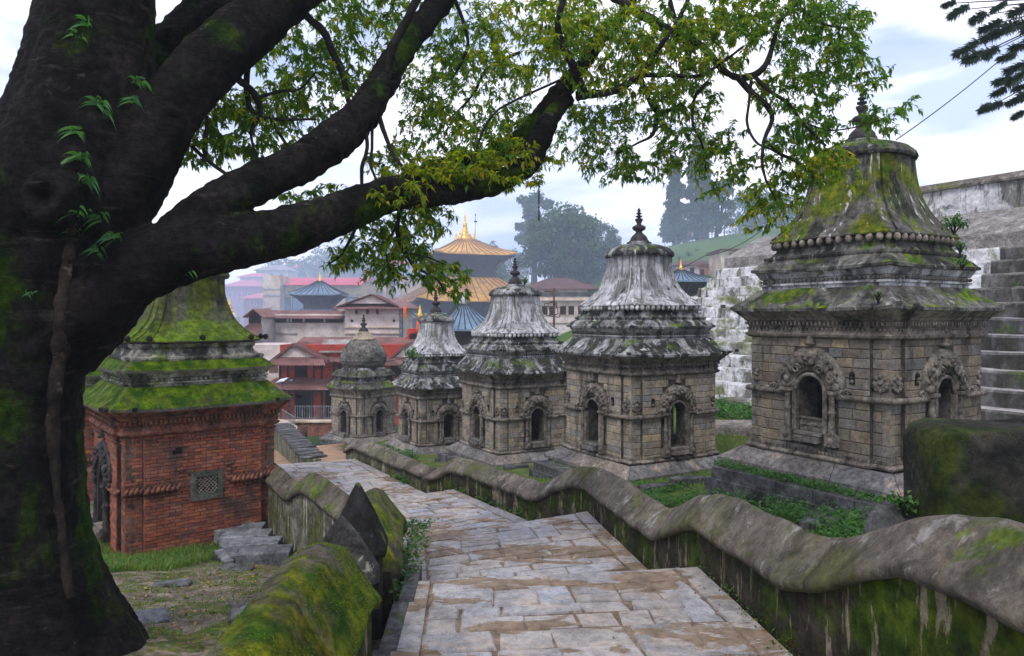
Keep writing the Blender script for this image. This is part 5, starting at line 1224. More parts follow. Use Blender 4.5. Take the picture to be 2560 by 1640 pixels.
BR = [
 [(1440, 240, 7.6, 12), (1470, 236, 7.6, 11), (1540, 225, 7.6, 9), (1600, 186, 7.6, 8), (1640, 130, 7.6, 7), (1690, 60, 7.7, 6), (1720, 0, 7.7, 5), (1740, -40, 7.7, 4)],
 [(1605, 188, 7.6, 6), (1680, 188, 7.5, 5), (1745, 190, 7.5, 5), (1800, 160, 7.5, 4), (1860, 115, 7.4, 3)],
 [(1520, -20, 8.4, 13), (1570, 15, 8.3, 12), (1620, 45, 8.2, 12), (1680, 80, 8.1, 11), (1740, 105, 8.0, 9), (1775, 135, 7.9, 8), (1810, 178, 7.8, 8), (1850, 194, 7.7, 9), (1890, 185, 7.6, 9), (1918, 155, 7.6, 7), (1938, 90, 7.6, 6), (1955, 45, 7.6, 5), (2000, 20, 7.6, 4)],
 [(1845, 192, 7.7, 9), (1880, 232, 7.6, 8), (1920, 268, 7.6, 7), (1930, 300, 7.6, 6), (1912, 345, 7.6, 5), (1905, 400, 7.6, 4), (1915, 450, 7.6, 3), (1940, 500, 7.6, 2)],
 [(1885, 190, 7.6, 6), (1925, 228, 7.5, 5), (1975, 262, 7.4, 4), (2005, 305, 7.4, 3.5), (2065, 365, 7.3, 3)],
 [(1912, 350, 7.6, 4), (1950, 385, 7.5, 4), (2000, 410, 7.4, 3), (2055, 470, 7.3, 2)],
 [(1878, 200, 7.6, 4), (1872, 260, 7.6, 3.5), (1868, 310, 7.6, 3.5), (1890, 355, 7.6, 3), (1925, 372, 7.6, 2.5), (1990, 400, 7.5, 2)],
 [(1640, 265, 7.9, 6), (1643, 285, 7.9, 6), (1632, 335, 7.8, 5), (1600, 355, 7.8, 3), (1540, 385, 7.8, 2.5)],
 [(1600, 180, 7.9, 4), (1622, 250, 7.9, 5), (1645, 280, 7.9, 5), (1690, 268, 7.9, 4), (1700, 258, 7.9, 3)],
 [(1770, 205, 7.8, 5), (1738, 240, 7.8, 4), (1732, 310, 7.8, 3.5), (1755, 360, 7.8, 3), (1765, 430, 7.8, 2)],
 [(1458, 236, 7.6, 12), (1450, 210, 7.5, 12), (1432, 165, 7.4, 11), (1402, 100, 7.3, 9), (1396, 50, 7.2, 8), (1415, -20, 7.1, 7)],
 [(1700, 90, 8.0, 7), (1680, 20, 8.0, 6), (1670, -30, 8.0, 5)],
 [(1560, 80, 8.0, 6), (1585, 130, 7.9, 6), (1600, 150, 7.9, 4), (1570, 100, 7.9, 5)],
 [(720, -20, 7.0, 10), (760, 35, 7.1, 10), (809, 80, 7.2, 10), (831, 129, 7.2, 9), (858, 189, 7.2, 8), (872, 257, 7.2, 7), (892, 312, 7.2, 6)],
 [(1050, -20, 7.0, 11), (1020, 45, 7.1, 11), (988, 105, 7.1, 10), (972, 165, 7.2, 9), (958, 240, 7.2, 7)],
 [(630, 95, 6.6, 8), (618, 180, 6.7, 8), (620, 250, 6.7, 7), (642, 290, 6.7, 6), (700, 298, 6.8, 4), (790, 298, 6.9, 3)],
 [(575, 185, 6.5, 10), (612, 212, 6.6, 9), (638, 238, 6.6, 9), (650, 280, 6.7, 7), (628, 330, 6.7, 4), (640, 390, 6.7, 3), (655, 430, 6.7, 2.5)],
 [(640, 245, 6.7, 5), (700, 228, 6.8, 4), (750, 222, 6.9, 3), (790, 180, 7.0, 2)],
 [(445, 338, 6.4, 3), (480, 365, 6.4, 4), (515, 398, 6.4, 5), (555, 428, 6.4, 5), (600, 458, 6.4, 4)],
 [(518, 290, 6.4, 4), (515, 340, 6.4, 5), (512, 395, 6.4, 6), (502, 402, 6.4, 6)],
 [(668, 285, 6.8, 3), (690, 320, 6.8, 4), (718, 365, 6.8, 4), (742, 402, 6.8, 3.5)],
 [(912, 310, 7.05, 6), (918, 370, 7.0, 5), (905, 420, 7.0, 5), (905, 480, 7.0, 4)],
 [(930, 305, 7.1, 5), (930, 372, 7.0, 4), (926, 410, 7.0, 4), (945, 460, 7.0, 3)],
 [(938, 262, 7.2, 7), (962, 335, 7.1, 6), (985, 390, 7.1, 5), (1005, 415, 7.1, 4), (1030, 450, 7.1, 3)],
 [(1000, 500, 7.1, 5), (996, 550, 7.2, 5), (994, 589, 7.2, 5), (1013, 633, 7.2, 4.5), (1035, 665, 7.2, 4), (1065, 682, 7.2, 3.5), (1093, 700, 7.2, 3), (1116, 733, 7.2, 2)],
 [(994, 560, 7.2, 3), (965, 620, 7.2, 3), (980, 680, 7.2, 2.5), (1020, 700, 7.2, 2)],
 [(1013, 633, 7.2, 3), (1060, 640, 7.2, 2.5), (1110, 660, 7.2, 2)],
 [(1200, 465, 7.2, 4), (1190, 380, 7.3, 3), (1230, 290, 7.4, 3), (1290, 250, 7.6, 3), (1400, 200, 7.8, 3)],
 [(1130, -20, 8.0, 5), (1160, 60, 8.0, 5), (1168, 120, 8.0, 4), (1130, 200, 8.0, 3)],
 [(1300, 130, 8.6, 4), (1220, 170, 8.6, 4), (1180, 240, 8.6, 3), (1120, 300, 8.6, 2)],
 [(2000, 20, 7.6, 4), (2060, 60, 7.5, 3), (2120, 70, 7.5, 2)],
 [(2005, 305, 7.4, 2.5), (2070, 325, 7.3, 2), (2140, 318, 7.3, 1.6), (2200, 300, 7.3, 1.2)],
 [(900, 545, 6.9, 4), (880, 590, 6.9, 4), (850, 640, 6.9, 3), (820, 660, 6.9, 2)]]
skel = []
for c in (limbB, limb0, limbC, limbC1, limbC3): skel.append(c[:, :4])
for i, b in enumerate(BR):
    mb = MB(); c = limb(mb, b, 5, 8, .25); skel.append(c)
    mb.build('branch', 'twig', tree, smooth=True)
# leaf regions in the crown: (u, v, ru, rv, Y0, Y1, number of sprays, yellow share)
REG = [(760, -110, 120, 70, 7, 8.6, 60, .1), (960, -120, 140, 80, 7.2, 9, 90, .1), (1180, -130, 140, 80, 7.6, 9.4, 90, .1), (1400, -90, 130, 60, 7.6, 9.4, 80, .4), (1620, -90, 140, 60, 7.6, 9.4, 90, .4), (1860, -70, 130, 50, 7.4, 9, 80, .2), (2040, -40, 80, 40, 7.4, 8.6, 40, .1), (1080, -330, 150, 110, 7.4, 9, 80, .1),
 (505, 355, 75, 55, 6.3, 7.0, 50, .1), (600, 330, 80, 70, 6.4, 7.2, 60, .15), (560, 260, 60, 50, 6.5, 7.4, 26, .1), (680, 260, 85, 60, 6.8, 7.8, 64, .2), (700, 120, 70, 110, 7.0, 8.5, 76, .1), (730, 340, 70, 40, 7, 8, 24, .2),
 (800, 200, 90, 100, 7.0, 8.5, 100, .1), (880, 110, 120, 110, 7.2, 9.0, 110, .1), (880, 25, 150, 60, 7.5, 9, 100, .1), (430, 180, 40, 28, 7.0, 8, 12, .1), (665, 390, 40, 26, 6.8, 7.5, 14, .1),
 (1080, 180, 110, 110, 7.6, 10, 130, .1), (1170, 90, 100, 90, 7.8, 10, 100, .1), (1200, 230, 150, 110, 7.6, 10, 190, .15), (1080, 320, 80, 60, 7.4, 9, 60, .2), (1200, 350, 110, 50, 7.3, 9, 80, .35), (1000, 400, 80, 50, 7.2, 8, 44, .5), (1330, 340, 60, 60, 7.8, 10, 34, .1), (1420, 330, 60, 70, 8, 10, 28, .1),
 (1310, 90, 130, 110, 7.0, 9.5, 160, .6), (1420, 60, 110, 80, 7.0, 9, 120, .6), (1500, 130, 130, 100, 7.0, 9.2, 150, .55), (1640, 60, 130, 70, 7.2, 9.5, 130, .5), (1660, 160, 120, 80, 7.2, 9, 130, .55), (1780, 110, 110, 80, 7.2, 9, 100, .6), (1830, 40, 120, 60, 7.4, 9, 90, .3),
 (1960, 50, 120, 70, 7.2, 9, 120, .1), (2090, 60, 90, 70, 7.2, 8.6, 90, .05), (2050, 150, 110, 60, 7.2, 8.6, 90, .1), (1990, 230, 110, 60, 7.2, 8.4, 80, .1), (2150, 190, 70, 40, 7.2, 8.2, 26, .05), (2200, 300, 60, 35, 7.2, 8.0, 26, .05), (2050, 330, 60, 45, 7.2, 8, 32, .05), (2060, 410, 75, 45, 7.0, 7.6, 46, .7), (1990, 340, 70, 50, 7.2, 8, 40, .2), (2260, 260, 30, 20, 7.3, 8, 6, 0), (2130, 120, 40, 30, 7.3, 8, 14, 0),
 (1500, 300, 80, 50, 7.6, 9.4, 60, .1), (1520, 390, 80, 55, 7.6, 9, 64, .1), (1600, 420, 70, 30, 7.6, 8.6, 34, .1), (1620, 270, 90, 60, 7.6, 9.4, 70, .2), (1720, 260, 80, 60, 7.6, 9, 64, .3), (1720, 370, 90, 55, 7.6, 9, 84, .15), (1800, 410, 70, 40, 7.6, 8.6, 36, .15), (1820, 350, 40, 50, 7.7, 8.6, 18, .15),
 (1900, 420, 60, 50, 7.5, 8.2, 18, .2), (1930, 490, 80, 45, 7.4, 8, 36, .55), (1890, 540, 50, 40, 7.4, 8, 16, .5), (1990, 440, 60, 40, 7.3, 8, 26, .2), (1970, 560, 30, 20, 7.4, 7.8, 6, .5), (1780, 470, 40, 20, 7.6, 8.2, 7, .1),
 (1000, 545, 90, 50, 7.0, 8.2, 60, .15), (1080, 540, 60, 50, 7.1, 8.4, 30, .1), (930, 610, 90, 50, 6.9, 8.0, 60, .15), (1010, 640, 70, 50, 7.1, 8.0, 44, .2), (1100, 680, 70, 40, 7.1, 7.8, 36, .35), (960, 690, 50, 30, 7.1, 7.8, 18, .2), (850, 650, 50, 25, 6.9, 7.6, 16, .1), (1140, 735, 30, 18, 7.1, 7.5, 7, .2), (750, 485, 60, 16, 6.9, 8, 14, .1), (850, 490, 60, 30, 6.9, 8, 22, .1),
 (1040, 445, 110, 28, 6.9, 7.4, 64, .9), (1150, 420, 110, 40, 6.9, 7.4, 70, .9), (1280, 380, 60, 40, 7.1, 7.6, 28, .8), (1300, 440, 60, 28, 7.1, 7.6, 18, .6), (1000, 480, 80, 24, 6.7, 7.0, 26, .85), (1370, 400, 50, 20, 7.3, 7.8, 10, .6)]
rl = np.random.RandomState(11)
tg = []
for (u, v, ru, rv, y0, y1, n, ye) in REG:
    n = int(n * 1.15)
    for _ in range(n):
        while True:
            a, b = rl.uniform(-1, 1, 2)
            if a * a + b * b <= 1: break
        Y = rl.uniform(y0, y1); tg.append((*P(u + a * ru, v + b * rv, Y), rl.rand() < ye, Y))
tg = np.array(tg)
nodes = np.vstack([s[:, :3] for s in skel]); nd = list(nodes)
NP_ = np.zeros((60000, 3)); NP_[:len(nodes)] = nodes; cnt = len(nodes)
dist0 = np.array([np.min(np.linalg.norm(nodes - t[:3], axis=1)) for t in tg]); order = np.argsort(dist0)
tv = []; tfc = []; lp = []; ld = []; ls = []; yp = []; yd = []; ys_ = []
nv = 0
for oi in order:
    t = tg[oi]; tp = t[:3]
    dd = NP_[:cnt] - tp; dl = np.linalg.norm(dd, axis=1) + .25 * np.maximum(0, -dd[:, 2]); k = int(np.argmin(dl)); s = NP_[k].copy(); Ls = np.linalg.norm(tp - s)
    m_ = max(3, int(Ls / .09) + 2); tt = np.linspace(0, 1, m_)[:, None]
    sag = np.array([0, 0, 1.0]) * (.12 * Ls) * np.sin(tt * math.pi) + (rl.normal(size=(m_, 3)) * .022) * np.sin(tt * math.pi)
    pts = s + (tp - s) * tt + sag; pts[0] = s
    tip = pts[-1] + np.array([rl.normal() * .05, rl.normal() * .05, -.03]) + (tp - s) / max(Ls, .01) * .08
    pts = np.vstack([pts, tip])
    NP_[cnt:cnt + m_] = pts[1:]; cnt += m_
    r0_ = min(.009, .0035 + .004 * Ls)
    n = len(pts); dirs = np.gradient(pts, axis=0); dirs /= np.linalg.norm(dirs, axis=1, keepdims=True) + 1e-9
    sx = np.cross(dirs, [0.2, .3, 1]); sx /= np.linalg.norm(sx, axis=1, keepdims=True) + 1e-9; sy = np.cross(dirs, sx)
    rr_ = (r0_ * (1 - .72 * np.linspace(0, 1, n)))[:, None]
    for k3 in range(3):
        a = 2 * math.pi * k3 / 3; tv.append(pts + (sx * math.cos(a) + sy * math.sin(a)) * rr_)
    for i in range(n - 1):
        for k3 in range(3):
            k4 = (k3 + 1) % 3; tfc.append((nv + k3 * n + i, nv + k4 * n + i, nv + k4 * n + i + 1, nv + k3 * n + i + 1))
    nv += 3 * n
    # leaves along the outer part
    ymask = t[3] > .5; big = t[4] < 7.45
    nl = rl.randint(12, 21); f = np.sort(rl.uniform(max(0, 1 - .58 / max(Ls, .12)), 1, nl)); ii = f * (n - 1); i0 = np.minimum(ii.astype(int), n - 2); fr = (ii - i0)[:, None]
    lpos = pts[i0] * (1 - fr) + pts[i0 + 1] * fr; sg = np.where(np.arange(nl) % 2 == 0, 1, -1)[:, None]
    ldir = dirs[i0] * .8 + sx[i0] * sg * .9 + rl.normal(size=(nl, 3)) * .45 + np.array([0, 0, -.55])
    sz = rl.uniform(.040, .080, nl) * (1.06 if ymask else 1.0) * (1.0 if t[4] < 8.2 else .86)
    if ymask: yp.append(lpos); yd.append(ldir); ys_.append(sz)
    else: lp.append(lpos); ld.append(ldir); ls.append(sz)
tw = np_mesh('twigs', np.vstack(tv), np.array(tfc), 'twig', tree); tw['kind'] = 'stuff'
o = leaves('foliage', np.vstack(lp), np.vstack(ld), np.concatenate(ls), 'leaf', tree, rs=rl); o['kind'] = 'stuff'
o = leaves('young_foliage', np.vstack(yp), np.vstack(yd), np.concatenate(ys_), 'leaf_y', tree, width=.46, rs=rl); o['kind'] = 'stuff'; o['label'] = 'yellow green young leaves'
# strap leaved plants growing on the trunk
EP = [(222, 62, 5.65, .20, 8, 'small pale strap leaved plant near the top of the trunk'), (195, 92, 5.6, .13, 7, 'tiny tuft below the topmost plant on the trunk'), (248, 262, 5.6, .24, 9, 'bright green strap leaved plant high on the trunk'), (195, 330, 5.5, .20, 12, 'dense clump of broad straps left of the trunk middle'), (205, 395, 5.45, .22, 14, 'long trailing clump on the trunk middle'), (215, 450, 5.4, .24, 16, 'lowest long bladed clump on the trunk above the scar'), (345, 205, 6.0, .22, 12, 'grassy tuft at the fork beside the upper limb'), (335, 255, 6.0, .2, 10, 'second grassy tuft just below the fork tuft'),
 (200, 530, 5.5, .16, 9, 'thin bladed tuft right of the branch scar'), (255, 545, 5.8, .17, 9, 'thin bladed tuft between trunk and big limb'), (180, 575, 5.45, .15, 8, 'bright tuft on the edge of the pale bark ridge'), (240, 625, 5.7, .16, 9, 'tuft on the mossy base of the big limb'), (75, 728, 5.4, .09, 7, 'tiny fern on the dark lower trunk'), (475, 678, 6.0, .10, 5, 'small fern hanging under the big limb'), (505, 722, 6.0, .08, 5, 'smallest fern at the lower edge of the big limb'), (290, 590, 5.75, .18, 12, 'mossy green tuft at the armpit of the big limb')]
from mathutils.bvhtree import BVHTree
dg = bpy.context.evaluated_depsgraph_get(); dg.update()
te = to.evaluated_get(dg); tmm = te.to_mesh(); tb = BVHTree.FromPolygons([v.co + tree.location for v in tmm.vertices], [tuple(p.vertices) for p in tmm.polygons])
def on_trunk(u, v):
    d = Vector(P(u, v, 1)).normalized(); h = tb.ray_cast(Vector((0, 0, 0)), d); return h[0], h[1]
for ri, rp in enumerate(RIDGE):
    pts = []; cc_ = catmull([(a, b, 0) for a, b in rp], 4)
    for (u_, v_, _) in cc_:
        h, nm = on_trunk(u_, v_)
        if h is not None: pts.append(np.array(h[:]) + np.array([0, .042, 0]))
    n_ = len(pts); mb = MB(); mb.tube(pts, [(.060 if ri == 0 else .032) * (.45 + .7 * math.sin(math.pi * min(1, (i_ + 2) / n_ * 1.2)) ** .5 if (i_ + 2) / n_ * 1.2 < 1 else .75) * (1 + .25 * mnoise.noise(Vector((i_ * .5, ri, 0)))) * min(1, .15 + i_ / 10) for i_ in range(n_)], 10, .35)
    mb.build('bark_ridge', 'bark_pale' if ri == 0 else 'bark', tree, smooth=True)
for i, (u, v, Y, sz, n, lab) in enumerate(EP):
    n = int(n * 1.5); sz *= .8
    h, nm = on_trunk(u, v)
    if h is None: continue
    pos = np.array([h[:]] * n) + rl.normal(size=(n, 3)) * .02; mb = MB()
    for j in range(n):
        a = rl.uniform(0, 2 * math.pi); dr_ = Vector((math.cos(a) * .8, -.55, abs(math.sin(a)) * .6 - .1)).normalized(); L_ = sz * rl.uniform(.7, 1.3); wd = L_ * .06 + .004
        side = dr_.cross(Vector((0, -1, .3))).normalized(); p = Vector(pos[j]); prev = None; vs = []
        for k in range(6):
            t = k / 5; q_ = p + dr_ * (L_ * t) + Vector((0, 0, -1)) * (L_ * .85 * t * t); ww = wd * (math.sin(min(1, t * 1.15 + .12) * math.pi) * .8 + .15) * (1 if k < 5 else .05)
            vs += [q_ + side * ww, q_ - side * ww]
        mb.add(vs, [(2 * k, 2 * k + 1, 2 * k + 3, 2 * k + 2) for k in range(5)])
    o = mb.build('epiphyte_fern', 'fern'); tag(o, lab, 'plant', 'strap leaved plants on the tree')
te.to_mesh_clear()
# ------------------------------------------------------------------ conifer whose branches hang in at the top right
cf = thing('conifer', 'dark conifer whose drooping needle tufts hang into the top right corner', 'tree', (17.5, 18.0, -3), world=True)
MB().tube([(17.5, 18, -4), (17.4, 18.1, 2), (17.3, 18.2, 8), (17.2, 18.2, 14)], [.4, .34, .25, .12], 10, .1).build('trunk', 'bark', cf, smooth=True)
TUF = [(2400, 25, 26), (2375, 8, 18), (2450, 40, 30), (2480, 62, 28), (2480, 85, 30), (2510, 75, 30), (2540, 60, 34), (2420, 118, 30), (2450, 135, 34), (2480, 128, 28), (2430, 145, 28), (2520, 140, 24), (2545, 165, 28), (2510, 200, 26), (2540, 195, 30), (2500, 228, 22), (2485, 262, 24), (2470, 270, 20), (2540, 250, 22), (2548, 285, 20), (2556, 20, 34), (2558, 110, 30), (2590, 60, 40), (2600, 160, 40), (2580, 230, 30), (2620, 20, 40), (2500, 15, 20), (2560, 215, 24)]
mb = MB(); nb = MB(); rn = np.random.RandomState(5)
root_ = [P(2760, 60, 17.5), P(2760, 180, 17.5)]
for (u, v, r) in TUF:
    Y = rn.uniform(15.5, 17.5); c = Vector(P(u, v, Y)); rw = r * Y / F
    s = Vector(root_[0] if v < 150 else root_[1]); mid = (s + c) / 2 + Vector((0, 0, .35)); 
    mb.tube([s, mid, c], [.035, .02, .008], 4)
    ax = Vector((-.8, rn.uniform(-.3, .3), -.35 + rn.uniform(-.2, .2))).normalized()
    for j in range(330):
        t = rn.uniform(-1, 1); d = Vector(rn.normal(size=3)).normalized(); d = (d + ax * .9 + Vector((0, 0, -.25))).normalized(); p = c + ax * (t * rw * .9); L_ = rw * rn.uniform(.45, .8); sd = d.cross(Vector((0, 1, .1))).normalized() * .009
        q_ = p + d * L_ * .6; e = p + d * L_ + Vector((0, 0, -.12 * L_))
        nb.add([p + sd, p - sd, q_ - sd, q_ + sd, e], [(0, 1, 2, 3), (3, 2, 4)])
mb.build('branches', 'twig', cf)['kind'] = 'stuff'; nb.build('needles', 'needle', cf, kind='stuff')
# ------------------------------------------------------------------ distant buildings
def X(u, Y): return (u - U0) / F * Y
def Z(v, Y): return (V0 - v) / F * Y
def bld(name, label, cat, u0, u1, vt, vb, Y, dep, mat, rz=0.0, group=None):
    x0, x1 = X(u0, Y), X(u1, Y); zt, zb = Z(vt, Y), Z(vb, Y)
    t = thing(name, label, cat, ((x0 + x1) / 2, Y + dep / 2, zb), rz, group)
    W_, H_ = x1 - x0, zt - zb
    MB().box((0, 0, H_ / 2), (W_, dep, H_)).build('wall', mat, t, sub=False)
    t['W'] = W_; t['H'] = H_; t['D'] = dep; return t
def win(t, x, z, w_, h_, mat='void', frame='dark_wood', fr=.08, arch=False, bars=0):
    y = -t['D'] / 2
    f = MB()
    for (cx, cz, lx, lz) in ((x - w_ / 2, z, fr, h_ + fr), (x + w_ / 2, z, fr, h_ + fr), (x, z + h_ / 2, w_ + fr, fr), (x, z - h_ / 2, w_ + fr * 2.5, fr)): f.box((cx, y - .04, cz), (lx, .12, lz))
    for b in range(bars): f.box((x - w_ / 2 + w_ * (b + 1) / (bars + 1), y - .02, z), (.04, .06, h_))
    o = f.build('window', frame, t, sub=False); MB().box((x, y - .005, z), (w_, .04, h_)).build('pane', mat, o, sub=False); return o
def corr(name, t, p, mat, n=40, th=.06, amp=.035, label=None):
    """corrugated sheet between two edges p=[a,b,c,d] (a-b eave, d-c ridge), local coordinates"""
    a, b, c, d = [Vector(q) for q in p]; up = (b - a).cross(d - a).normalized()
    if up.z < 0: up = -up
    V = []; k = n * 4
    for i in range(k + 1):
        s = i / k; o_ = up * (amp * math.sin(s * n * 2 * math.pi))
        V += [(a.lerp(b, s) + o_)[:], (d.lerp(c, s) + o_)[:], (a.lerp(b, s) + o_ - up * th)[:], (d.lerp(c, s) + o_ - up * th)[:]]
    Fq = []
    for i in range(k):
        q = 4 * i; Fq += [(q, q + 4, q + 5, q + 1), (q + 2, q + 3, q + 7, q + 6), (q, q + 2, q + 6, q + 4), (q + 1, q + 5, q + 7, q + 3)]
    Fq += [(0, 1, 3, 2), (4 * k, 4 * k + 2, 4 * k + 3, 4 * k + 1)]
    o = mesh_obj(name, V, Fq, mat, t, sub=False)
    if label: o['label'] = label
    return o
def hip(t, W_, D_, z0, hh, ov, mat, name='roof', apex=0.0, ribs=0, ribmat=None, curve=0.0):
    """hipped / pyramid roof with standing ribs; apex = half length of the ridge"""
    hx, hy = W_ / 2 + ov, D_ / 2 + ov; m = MB(); rings = []
    K = 6
    for k in range(K + 1):
        f = k / K; zz = z0 + hh * (f + curve * (f * f - f)); ax, ay = hx + (apex - hx) * f, hy + (.06 - hy) * f
        n = 6; rg = []
        cs = [(-ax, -ay), (ax, -ay), (ax, ay), (-ax, ay)]
        for i in range(4):
            p, q = cs[i], cs[(i + 1) % 4]
            for j in range(n):
                u = j / n; rg.append((p[0] + (q[0] - p[0]) * u, p[1] + (q[1] - p[1]) * u, zz + (.14 * hh * (abs(2 * u - 1) ** 6) * (1 - f) ** 3 if curve else 0)))
        rings.append(rg)
    m.loft([[(x, y, z - .12) for x, y, z in rings[0]]] + rings); o = m.build(name, mat, t, sub=False)
    if ribs:
        for side in range(4):
            a = side * math.pi / 2; c, s = math.cos(a), math.sin(a); L0 = hx if side % 2 == 0 else hy; O0 = hy if side % 2 == 0 else hx
            m = MB()
            for i in range(ribs + 1):
                x0 = -L0 + 2 * L0 * i / ribs; pts = []
                for k in range(K + 1):
                    f = k / K; half = L0 + ((apex if side % 2 == 0 else .06) - L0) * f; 
                    if abs(x0) > half + .01 and i not in (0, ribs): break
                    xx = max(-half, min(half, x0)); yy = -(O0 + ((.06 if side % 2 == 0 else apex) - O0) * f); zz = z0 + hh * (f + curve * (f * f - f)) + .03; pts.append((xx * c - yy * s, xx * s + yy * c, zz))
                if len(pts) > 1: m.tube(pts, .055 + .012 * (hx > 4), 4)
            m.build('roof_ribs', ribmat or mat, o, sub=False)
    return o
# --- red temple houses by the river
Y = 60.0
b = bld('red_house', 'two storey red brick house with rusty corrugated roof and white gable, behind the brick shrine', 'house', 700, 1040, 862, 1062, Y, 9, 'red_wall')
W_, H_, D_ = b['W'], b['H'], b['D']; f0 = -D_ / 2
zl = lambda v: Z(v, Y) - Z(1062, Y); xl = lambda u: X(u, Y) - b.location.x
corr('corrugated_roof', b, [(xl(690), f0 - .9, zl(902)), (xl(1050), f0 - .9, zl(902)), (xl(1050), f0 + 4.5, zl(846)), (xl(720), f0 + 4.5, zl(846))], 'tin_red', 60)
corr('corrugated_roof', b, [(xl(800), f0 - .3, zl(880)), (xl(868), f0 - .3, zl(880)), (xl(872), f0 + 2.2, zl(850)), (xl(792), f0 + 2.2, zl(850))], 'tin_grey', 12, label='grey unpainted sheet on the roof')
# gables
for (ga, gb, gc, vt, lab) in ((690, 745, 830, 856, 'left'), (975, 1022, 1070, 856, 'r')):
    yb = f0 - 1.6; zt_, ze_ = zl(vt), zl(898)
    MB().add([(xl(ga + 12), yb + .3, ze_), (xl(gc - 12), yb + .3, ze_), (xl(gb), yb + .3, zt_ - .25), (xl(ga + 12), yb + 1.5, ze_), (xl(gc - 12), yb + 1.5, ze_), (xl(gb), yb + 1.5, zt_ - .25)], [(0, 1, 2), (5, 4, 3), (0, 3, 4, 1), (1, 4, 5, 2), (2, 5, 3, 0)]).build('white_gable', 'white_wall', b, sub=False)
    for (p, q) in ((ga, gb), (gc, gb)): MB().add([(xl(p), yb, ze_), (xl(q), yb, zt_), (xl(q), yb + 4, zt_), (xl(p), yb + 4, ze_), (xl(p), yb, ze_ - .25), (xl(q), yb, zt_ - .25), (xl(q), yb + 4, zt_ - .25), (xl(p), yb + 4, ze_ - .25)], [(0, 1, 2, 3), (7, 6, 5, 4), (0, 4, 5, 1), (3, 2, 6, 7), (0, 3, 7, 4), (1, 5, 6, 2)]).build('gable_roof', 'maroon', b, sub=False)
    corr('corrugated_roof', b, [(xl(ga - 14), yb - .8, zl(908)), (xl(gc + 2), yb - .8, zl(908)), (xl(gc - 14), yb + .35, zl(890)), (xl(ga + 14), yb + .35, zl(890))], 'tin_red', 24)
corr('corrugated_roof', b, [(xl(660), f0 - 1.9, zl(968)), (xl(1050), f0 - 1.9, zl(968)), (xl(1050), f0, zl(945)), (xl(690), f0, zl(945))], 'tin_red', 60)
for (u, v, w_, h_) in ((753, 925, .95, 1.15), (858, 922, .9, .8), (990, 925, .9, 1.0)): win(b, xl(u), zl(v), w_, h_, bars=2)
for u in (700, 720, 785, 805, 835): MB().box((xl(u), f0 - .06, zl(925)), (.14, .1, 1.7)).build('timber_post', 'dark_wood', b, sub=False)
for (u, v, w_, h_) in ((760, 1010, 1.5, 2.3), (830, 1010, 1.0, 2.2)): win(b, xl(u), zl(v), w_, h_)
MB().box((xl(870), f0 - .8, zl(972)), (W_ + 1, 1.4, .14)).build('porch_beam', 'dark_wood', b, sub=False)
for u in (705, 735, 790, 815, 870): MB().box((xl(u), f0 - 1.3, zl(1016)), (.16, .16, zl(972))).build('porch_post', 'dark_wood', b, sub=False)
# --- railing and brick terrace in front
rt = thing('brick_terrace', 'low brick terrace wall in front of the red house', 'terrace wall', (X(750, 50), 50, Z(1090, 50)), world=True)
m = MB().box((X(765, 50), 50, Z(1071, 50)), (X(860, 50) - X(700, 50), .6, 1.0)); m.build('brick_wall', 'terracotta', rt)
MB().box((X(765, 50), 49.95, Z(1052, 50)), (X(860, 50) - X(700, 50), .8, .12)).build('wall_cap', 'cream_wall', rt)
rl_ = thing('railing', 'grey metal railing on the brick terrace wall', 'railing', (X(750, 49.9), 49.9, Z(1050, 50)), world=True)
x0, x1 = X(738, 49.9), X(845, 49.9); m = MB()
for zz in (1015, 1044): m.box(((x0 + x1) / 2, 49.9, Z(zz, 50)), (x1 - x0, .05, .05))
m.build('rail', 'iron', rl_)
for i in range(19):
    xx = x0 + (x1 - x0) * i / 18; MB().box((xx, 49.9, Z(1031, 50)), (.035 if i % 3 else .07, .035, .98)).build('baluster', 'iron', rl_)
r2_ = thing('railing', 'slanting grey railing running toward the viewer at the terrace corner', 'railing', (X(708, 46), 46, Z(1030, 46)), world=True); m = MB()
pa, pb = Vector(P(738, 1044, 49.8)), Vector(P(706, 1030, 43)); pc, pd_ = Vector(P(738, 1072, 49.8)), Vector(P(706, 1066, 43))
pa, pb = Vector(P(738, 1044, 43.5)), Vector(P(706, 1024, 49.5)); pc, pd_ = Vector(P(738, 1076, 43.5)), Vector(P(706, 1050, 49.5))
m.tube([pa, pb], .03, 6); m.tube([pc, pd_], .03, 6); m.build('rail', 'iron', r2_)
for i in range(14): f = i / 13; MB().tube([pa.lerp(pb, f), pc.lerp(pd_, f)], .018, 5).build('baluster', 'iron', r2_)
bw = thing('brick_pier', 'broken red brick pier and white retaining wall left of the dirt path', 'retaining wall', (X(725, 42), 42, Z(1100, 42)), world=True)
m = MB(); m.tube([P(704, 1062, 47), P(740, 1088, 42), P(742, 1092, 41.5)], .5, 4); m.build('wall_cap', 'cream_wall', bw)
for i in range(9): MB().box(P(733, 1078 + i * 3.3, 42), (.95 + .08 * (i % 2), .6, .068)).build('brick_course', 'brick', bw)
mw = MB(); pts = [P(702, 1130, 33), P(745, 1128, 32), P(778, 1148, 27)]
mw.box((X(725, 34), 34, Z(1120, 34)), (X(745, 34) - X(700, 34), .6, 1.6)); mw.build('white_face', 'plaster_far', bw)
bk = MB().lathe([(.26, 0), (.29, .3), (.28, .62), (.25, .62), (.25, .1)], 14).build('metal_bin', 'rust', None, smooth=True); bk.location = (X(756, 40), 40, Z(1093, 40)); tag(bk, 'rusty brown round bin standing beside the broken brick pier', 'bin')
